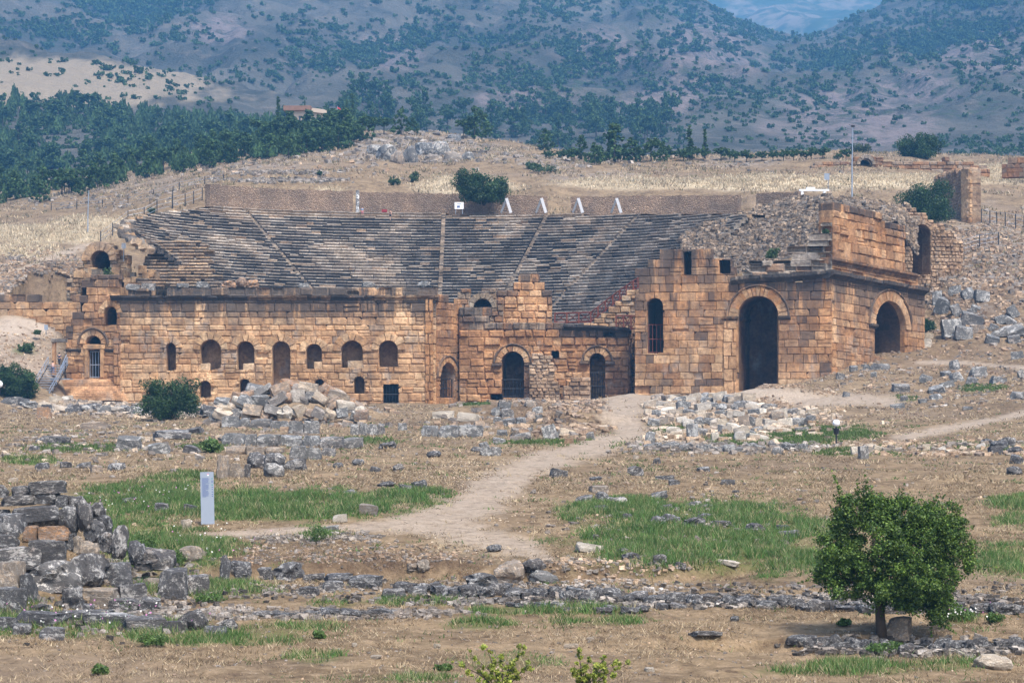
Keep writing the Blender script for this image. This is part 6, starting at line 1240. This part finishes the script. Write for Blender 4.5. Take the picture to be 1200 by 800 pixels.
# ================================================================== THINGS PEOPLE BROUGHT
def solid(name, mb, mat, label, cat, group=None): return tag(mb.build(name, mat), label, cat, group)
M_PANEL = simple('grey_enamel', (.25, .285, .34), .5, var=.04); M_INK = simple('blue_grey_print', (.09, .13, .26), .6); M_TEAL = simple('teal_print', (.03, .25, .22), .6); M_PINK = simple('pink_print', (.6, .22, .32), .6)
g = ground_at(243, 614); k = g.y/F; t = empty('information_pillar', g, 'tall pale grey information pillar standing in the green grass', 'information pillar')
w_, h_ = 15.5*k, 61*k; b = MB(); M = Matrix.Rotation(.12, 3, 'Z') @ Matrix.Rotation(-.02, 3, 'Y')
C = g+Vector((0, 0, h_/2)); b.box(C, (w_, .16, h_), mat=M); b.build('body', M_PANEL, t)
L_ = lambda x, z, n=-.083: C+M @ Vector(((x-.5)*w_, n, (z-.5)*h_))
rr = random.Random(8); r = MB(); z = .88
for i in range(24):
    x1 = .12+rr.uniform(.45, .56); x1 = x1 if i % 8 != 7 else .4; r.poly([L_(.12, z), L_(x1, z), L_(x1, z+.008), L_(.12, z+.008)]); z -= .0155
r.build('printed_text', M_INK, t)
for i, z in enumerate((.865, .82, .795, .745, .70, .66, .61, .565, .53)): r = MB(); r.poly([L_(.83, z), L_(.93, z), L_(.93, z+.018), L_(.83, z+.018)]); r.build('pictogram', M_TEAL if i in (0, 3) else M_INK, t)
r = MB(); r.poly([L_(.5, .955), L_(.66, .955), L_(.62, .972), L_(.54, .972)]); r.build('emblem', M_PINK, t); r = MB(); r.poly([L_(.52, .93), L_(.64, .93), L_(.64, .95), L_(.52, .95)]); r.build('emblem_plate', M_WHITE, t)
def sphere(c, r, n=12):
    m = MB(); R = []
    for i in range(1, n): a = math.pi*i/n; R.append([Vector(c)+Vector((r*math.sin(a)*math.cos(2*math.pi*j/n), r*math.sin(a)*math.sin(2*math.pi*j/n), -r*math.cos(a))) for j in range(n)])
    m.loft(R, cap0=True, cap1=True); return m
M_GLOBE = simple('white_lamp_globe', (.80, .80, .80), .3, var=.02)
def globe_lamp(g, hpx, k, label):
    t = empty('globe_lamp', g, label, 'lamp'); h = hpx*k; b = MB(); b.tube([g, g+Vector((0, 0, h*.75))], .055, 8); b.build('post', M_IRON, t); sphere(g+Vector((0, 0, h*.80)), 4.3*k).build('globe', M_GLOBE, t, True); b = MB(); b.tube([g+Vector((0, 0, h*.40)), g+Vector((0, 0, h*.62))], [.16, .22], 8); b.build('junction_box', M_IRON, t)
g = ground_at(980, 522); globe_lamp(g, 33, g.y/F, 'white globe lamp on a short dark post before the pale stone store')
g = ground_at(-1, 474); globe_lamp(g, 30, g.y/F, 'white globe lamp half cut off by the left edge')
# white A-frames on the upper walkway
for i, x in enumerate((593, 634, 677, 722)):
    d = 391; t = empty('white_trestle', P(x, 249.5, d), 'white A-shaped steel frame behind the top row, '+['leftmost of four', 'second from the left', 'third from the left', 'rightmost of four'][i], 'steel frame', 'white A-frames behind the top row'); kk = d/F
    for s, e in ((-1, 1), (1, 1)):
        b = MB(); tp = P(x+.5, 232.5, d); ft = P(x+s*5.8, 249.5, d+(0.6 if s < 0 else 0)); ax = (ft-tp).normalized(); sd_ = Vector((0, 1, 0)); nn = ax.cross(sd_)
        ww = .23 if s > 0 else .17; b.loft([[q+nn*ww*a+sd_*.35*c for a, c in ((-1, -1), (1, -1), (1, 1), (-1, 1))] for q in (tp, ft)], cap0=True, cap1=True); b.build('beam' if s > 0 else 'strut', M_FRAME if s > 0 else M_STEEL, t)
# notice board
t = empty('notice_board', P(538, 251, 391), 'small white notice board on posts below the big round bush', 'sign'); b = MB(); b.box(P(538, 241, 391), (1.45, .08, 1.1)); b.build('board', M_WHITE, t)
for s in (-1, 1): b = MB(); b.tube([P(538+s*4, 251, 391.1), P(538+s*4, 238, 391.1)], .05, 6); b.build('post', M_STEEL, t)
b = MB(); b.poly([P(535.5, 238.8, 390.94), P(540.5, 238.8, 390.94), P(540.5, 239.6, 390.94), P(535.5, 239.6, 390.94)]); b.poly([P(535.5, 241, 390.94), P(539, 241, 390.94), P(539, 243.5, 390.94), P(535.5, 243.5, 390.94)]); b.build('printed_panel', M_INK, t)
# red folded crate on the top row, blue-white sign and white bench at upper right
t = empty('red_board', P(450.5, 250, 389), 'small dark red board leaning on the top seat row', 'board'); b = MB(); b.box(P(450.5, 247.3, 389), (.85, .1, .55)); b.build('panel', simple('dark_red_paint', (.25, .03, .035)), t); b = MB(); b.box(P(450.5, 249.4, 389.1), (.7, .3, .25)); b.build('foot', M_IRON, t)
t = empty('white_bench', P(953, 226, 372), 'long low white slab bench on the collapsed slope', 'bench'); b = MB(); b.box(P(954, 223, 372), (4.6, .7, .28)); b.build('seat', M_WHITE, t)
for x in (940, 966): b = MB(); b.box(P(x, 226, 372), (.35, .6, .6)); b.build('leg', M_WHITE, t)
b = MB(); b.box(P(950, 221, 372), (1.3, .6, .4)); b.build('backrest', M_WHITE, t)
t = empty('white_sign', P(971, 226, 373), 'pale blue white sign on a thin pole behind the white bench', 'sign'); b = MB(); b.box(P(969, 207, 373), (.8, .06, 1.0)); b.build('board', M_PANEL, t); b = MB(); b.tube([P(970.5, 228, 373.1), P(970.5, 204, 373.1)], .045, 6); b.build('pole', M_STEEL, t)
t = empty('white_sign', P(145, 308, 339), 'small white sign on a post right of the left tunnel arch', 'sign'); b = MB(); b.box(P(145, 288, 339), (.6, .06, .75)); b.build('board', M_WHITE, t); b = MB(); b.tube([P(145, 306, 339.1), P(145, 285, 339.1)], .05, 6); b.build('pole', M_STEEL, t)
t = empty('grey_sign', P(54, 395, 322), 'small grey sign standing on the bare bank before the flank wall', 'sign'); b = MB(); b.box(P(54, 383.5, 322), (.5, .06, .7)); b.build('board', M_PANEL, t); b = MB(); b.tube([P(54, 393, 322.1), P(54, 381, 322.1)], .04, 6); b.build('pole', M_STEEL, t)
# masts
def mast(px, py0, py1, d, label, head=True):
    t = empty('lamp_mast', P(px, py0, d), label, 'mast'); b = MB(); b.tube([P(px, py0+4, d), P(px, (py0+py1)/2, d), P(px+1, py1, d)], [.11, .09, .06], 8); b.build('pole', M_STEEL if head else M_IRON, t)
    if head: b = MB(); b.box(P(px+1, py1, d), (.5, .35, .3)); b.tube([P(px+1, py1, d), P(px-4, py1-2, d)], .03, 4); b.build('lamp_head', M_IRON, t)
mast(998.5, 236, 148, 360, 'tall thin mast with a small head above the orange corner wall'); mast(103, 286, 222, 391, 'grey lamp mast on the slope left of the seating', True); mast(202, 243, 218, 403, 'thin dark post at the upper left end of the seating', False)
# fences
def fence(pts, hpx, label, wires=3, nm='wire_fence'):
    Q = [ground_at(*p[:2], p[2]) if len(p) == 3 else P(p[0], p[1], p[3]) for p in pts]; t = empty(nm, Q[0], label, 'fence')
    for q in Q: b = MB(); b.box(q+Vector((0, 0, hpx*q.y/F/2-.1)), (.14, .14, hpx*q.y/F+.2)); b.build('post', M_IRON, t)
    for i in range(wires): b = MB(); b.tube([q+Vector((0, 0, hpx*q.y/F*(i+.9)/wires)) for q in Q], .022, 4); b.build('wire', M_STEEL, t)
fence([(118, 286, 360), (132, 276, 360), (150, 262, 360), (169, 258, 360), (184, 250, 360), (217, 242, 360), (227, 239, 360), (237, 235, 360)], 15, 'line of dark fence posts climbing beside the left end of the seating')
fence([(60, 247, 430), (90, 245, 430), (120, 243, 430), (150, 241, 430), (180, 238, 430), (210, 232, 430), (240, 226, 430), (262, 222, 430)], 9, 'far wire fence crossing the dry slope at upper left')
fence([(1150, 262, 380), (1160, 264, 380), (1168, 265, 380), (1178, 266, 380), (1190, 268, 380), (1200, 270, 380)], 17, 'dark wire fence at the right edge beyond the rubble wall')
fence([(1108, 300, 350), (1128, 296, 350), (1148, 290, 350), (1170, 287, 350)], 15, 'thin wire fence on the right-hand rubble bank')
# metal stair with hand rails
t = empty('metal_stairs', P(58, 465, 309), 'grey metal stairs with handrails climbing to the small stone doorway', 'stairs'); A, B = P(46, 466, 306), P(68, 428, 313.5); wv = Vector((1, 0, 0))*1.25; n = 14; b = MB()
for i in range(n): q = A.lerp(B, i/(n-1)); b.box(q, (2.4, .38, .07))
b.build('treads', M_STEEL, t); b = MB()
for s in (-1, 1): b.loft([[A+wv*s+Vector((0, y, z)) for y, z in ((-.06, -.16), (.06, -.16), (.06, .06), (-.06, .06))], [B+wv*s+Vector((0, y, z)) for y, z in ((-.06, -.16), (.06, -.16), (.06, .06), (-.06, .06))]], cap0=True, cap1=True); b.build('stringer', M_IRON, t); b = MB()
for s in (-1, 1):
    for hh in (.55, 1.1): b = MB(); b.tube([A+wv*s+Vector((0, 0, hh)), B+wv*s+Vector((0, 0, hh))], .05, 6); b.build('handrail', M_STEEL, t)
    b = MB()
    for i in range(6): q = A.lerp(B, i/5)+wv*s; b.tube([q, q+Vector((0, 0, 1.1))], .045, 5)
    b.build('balusters', M_STEEL, t)
b = MB(); A2, B2 = P(68, 428, 313.6), P(77, 420, 315)
for hh in (.5, 1.1): b.tube([P(71, 441, 312)+Vector((0, 0, hh)), P(78, 431, 313)+Vector((0, 0, hh+.6))], .05, 6)
for x, y in ((71, 441), (74.5, 436), (78, 431)): b.tube([P(x, y, 312.5), P(x, y-12, 312.5)], .045, 5)
b.build('side_rail', M_STEEL, t)
b = MB(); b.box(P(72, 444, 313.2), (2.6, 2.2, .15)); b.build('landing', M_STEEL, t)
# farmhouse
M_PLAST = simple('cream_plaster', (.50, .40, .31), .9, var=.1, scale=.8); M_TILE = simple('weathered_roof_tile', (.22, .125, .085), .9, var=.35, scale=1.5); M_PWH = simple('white_plaster', (.68, .68, .67), .9, var=.06); M_WIN = simple('dark_window', (.05, .06, .08), .3)
d = 640; k = d/F; t = empty('farmhouse', P(368, 148, d), 'low cream farmhouse with a flat tiled roof among the pines', 'house')
def hbox(x0, x1, y0, y1, dd, dep, nm, mat, par=t): b = MB(); b.box(P((x0+x1)/2, (y0+y1)/2, dd+dep/2), ((x1-x0)*k, dep, (y1-y0)*k)); return b.build(nm, mat, par)
hbox(337, 366, 132, 150, d, 8, 'wall', M_PLAST); hbox(366, 389, 131, 150, d+.5, 7, 'wall', M_PLAST); hbox(387, 404, 133, 150, d+.2, 7, 'white_wing', M_PWH)
hbox(334, 366, 126.5, 132, d-1, 10, 'roof', M_TILE)
b = MB(); pts = [P(x, y, d-.3) for x, y in ((364, 131), (366, 126.5), (380, 128.5), (392, 133.4), (404, 133.2), (404, 134.2), (390, 134.4))]; b.loft([pts, [p+Vector((0, 8.5, 0)) for p in pts]], cap0=True, cap1=True); b.build('sloping_roof', M_PLAST, t)
for x in (342, 350, 358, 372, 381, 391.5, 394.8, 399.5): hbox(x, x+2.4, 136, 141.5, d-.12, .3, 'window', M_WIN)
t = empty('flag', P(396, 134, d-1), 'red and white flag on a pole above the white wing of the farmhouse', 'flag'); b = MB(); b.tube([P(397, 136, d-1), P(395, 124, d-1)], .06, 5); b.build('pole', M_STEEL, t)
for (pp, m_, nm) in (([(395.3, 125), (399.2, 127.5), (399.5, 131), (396, 129)], simple('red_cloth', (.5, .03, .03)), 'flag_cloth'), ([(391.5, 127.5), (395.2, 131.5), (395.8, 133.5), (393, 131.5)], M_WHITE, 'white_cloth')):
    b = MB(); q = [P(x, y, d-1) for x, y in pp]; b.loft([q, [v+Vector((0, .05, 0)) for v in q]], cap0=True, cap1=True); b.build(nm, m_, t)
# hilltop wall with its arch, tomb
rg = random.Random(81); W = Wall((942, 476), (1160, 476)); oH = Op(W, 1008, 1022, 186, 204, rw=.7); t = empty('hilltop_wall', P(1050, 206, 476), 'low ruined brown wall with a small dark arch on the hilltop', 'ruined wall'); tp = W.prof([(942, 204), (955, 194), (975, 189), (1005, 187), (1010, 182), (1020, 182), (1026, 187), (1100, 187), (1140, 188), (1150, 195), (1160, 199)])
m = MB(); masonry(m, W, 0, W.L, W.z(1000, 208), tp, [oH], (.7, 1.), (.9, 2.4), pal=PAL_BROWN+PAL_GREY[:3]+[(.36, .25, .17)], rng=rg, ragged=.9, T=2.5, p=(.0, .3), c=.12); m.build('wall', M_WALL, t); r = MB(); ring(r, W, oH, PAL_GREY[:3], rg, 2, .3); vault(r, W, oH, -2.3, -6, (.1, .08, .07, .3)); r.build('arch', M_WALL, t)
W = Wall((1174, 470), (1212, 468)); t = empty('hilltop_wall', P(1190, 206, 469), 'dark stub of ruined wall at the right edge of the hilltop', 'ruined wall'); m = MB(); masonry(m, W, 0, W.L, W.z(1190, 208), W.prof([(1174, 192), (1190, 186), (1212, 184)]), (), (.7, 1.), (.9, 2), pal=PAL_BROWN+PAL_GREY[:2], rng=rg, ragged=.9, T=2); m.build('wall', M_WALL, t)
t = empty('stone_tomb', P(566, 206, 500), 'old grey stone tomb with long lintel beams behind the big round bush', 'tomb')
for nm, (x0, x1, y0, y1) in (('beam', (526, 606, 198, 201)), ('beam', (552, 590, 189.5, 193)), ('post', (556, 559, 193, 198)), ('post', (577, 580, 193, 198)), ('plinth', (528, 604, 201, 212))):
    m = MB(); W = Wall((x0, 500), (x1, 500)); masonry(m, W, 0, W.L, W.z(x0, y1), (lambda z_: lambda u: z_)(W.z(x0, y0)), (), (.5, .9) if nm == 'plinth' else (9, 9.1), (1.5, 3) if nm != 'post' else (9, 9.1), pal=PAL_GREY[:3]+PAL_BROWN[:1], rng=rg, T=2.5, p=(.02, .15)); m.build(nm, M_CORN, t)
# low retaining fragment on the left slope
W = Wall((24, 406), (92, 404)); t = empty('slope_wall', P(55, 285, 405), 'short grey rubble wall on the dry slope at upper left', 'wall'); m = MB(); masonry(m, W, 0, W.L, W.z(50, 292), W.prof([(24, 277), (60, 274), (92, 276)]), (), (.4, .6), (.5, 1.1), pal=[(.33, .31, .29), (.40, .37, .33), (.27, .25, .23)], rng=rg, ragged=.5, T=1.2, p=(0, .2)); m.build('wall', M_WALL, t)
# ------------------------------------------------------------------ people
M_SKIN = simple('skin', (.45, .27, .19), .6, var=.05); M_HAIR = simple('dark_hair', (.02, .015, .012), .6)
def skin_mesh(name, V, E, R, mat, parent, sub=1):
    me = bpy.data.meshes.new(name); me.from_pydata([tuple(v) for v in V], E, []); o = link_mesh(name, me, mat, parent)
    md = o.modifiers.new('skin', 'SKIN'); md.use_smooth_shade = True
    for i, r in enumerate(R): me.skin_vertices[0].data[i].radius = (r, r) if not isinstance(r, tuple) else r
    me.skin_vertices[0].data[0].use_root = True; sb = o.modifiers.new('sub', 'SUBSURF'); sb.levels = sb.render_levels = sub; return o
def person(g, rz, label, top, legs, stride=.12, arm=0., h=1.7, shorts=False, group=None, sleeves=True):
    s = h/1.7; M = Matrix.Rotation(rz, 3, 'Z'); t = empty('person', g, label, 'person', group); T = lambda x, y, z: g+M @ Vector((x*s, y*s, z*s)); f = stride
    V = [T(0, 0, .93), T(0, 0, 1.15), T(0, 0, 1.38), T(0, -.01, 1.47), T(0, -.02, 1.58), T(0, -.02, 1.68), T(.10, 0, .88), T(.11, -f*.5, .48), T(.11, -f, .07), T(.11, -f-.13, .03), T(-.10, 0, .88), T(-.11, f*.4, .48), T(-.11, f*1.1, .08), T(-.11, f*1.1-.13, .03),
         T(.19, 0, 1.37), T(.24, -.02+arm*.1, 1.10), T(.24, -.10-arm*.2, .86+arm*.3), T(.24, -.13-arm*.25, .78+arm*.3), T(-.19, 0, 1.37), T(-.24, .02, 1.10), T(-.25, -.06, .86), T(-.25, -.08, .78)]
    E = [(0, 1), (1, 2), (2, 3), (3, 4), (4, 5), (0, 6), (6, 7), (7, 8), (8, 9), (0, 10), (10, 11), (11, 12), (12, 13), (2, 14), (14, 15), (15, 16), (16, 17), (2, 18), (18, 19), (19, 20), (20, 21)]
    R = [.13, .12, .13, .05, .095, .07, .085, .06, .04, .035, .085, .06, .04, .035, .055, .042, .032, .025, .055, .042, .032, .025]
    skin_mesh('body', V, E, [r*s for r in R], M_SKIN, t)
    tv = [T(0, 0, .95), T(0, 0, 1.15), T(0, 0, 1.39)]; te = [(0, 1), (1, 2)]; tr = [.155, .145, .145]
    if sleeves: tv += [T(.2, 0, 1.37), T(.235, 0, 1.18), T(-.2, 0, 1.37), T(-.235, 0, 1.18)]; te += [(2, 3), (3, 4), (2, 5), (5, 6)]; tr += [.07, .058, .07, .058]
    skin_mesh('top', tv, te, [r*s for r in tr], top, t)
    kz = .5 if shorts else .12; lv = [T(0, 0, .95), T(.10, 0, .86), T(.11, -f*.5, .5), T(-.10, 0, .86), T(-.11, f*.4, .5)]; le = [(0, 1), (1, 2), (0, 3), (3, 4)]; lr = [.15, .105, .085, .105, .085]
    if not shorts: lv += [T(.11, -f*.95, .1), T(-.11, f*1.05, .1)]; le += [(2, 5), (4, 6)]; lr += [.062, .062]
    skin_mesh('shorts' if shorts else 'trousers', lv, le, [r*s for r in lr], legs, t)
    hm_ = sphere(T(0, .012, 1.635), .112*s, 10); o = hm_.build('hair', M_HAIR, t, True); return t
cl = lambda n, c: simple(n, c, .9, var=.08)
person(P(424.5, 254, 387), .4, 'person in a blue and pink outfit sitting high on the seating rows, left of two', cl('blue_shirt', (.12, .25, .42)), cl('pink_skirt', (.45, .16, .17)), h=1.62, shorts=True)
person(P(457.5, 258, 386), -.5, 'person in black top and shorts walking on the upper rows, right of two', cl('black_shirt', (.02, .02, .025)), cl('black_shorts', (.03, .03, .035)), stride=.2, shorts=True, sleeves=False)
person(P(69.5, 428.5, 313), 2.9, 'person in dark clothes climbing at the top of the metal stairs', cl('navy_shirt', (.025, .035, .07)), cl('dark_trousers', (.03, .03, .04)), stride=.2)
person(P(62, 438, 311), 3.4, 'person in a pale pink top climbing lower on the metal stairs', cl('pale_pink_top', (.6, .38, .33)), cl('blue_jeans', (.08, .1, .16)), stride=.2, h=1.65, sleeves=False)
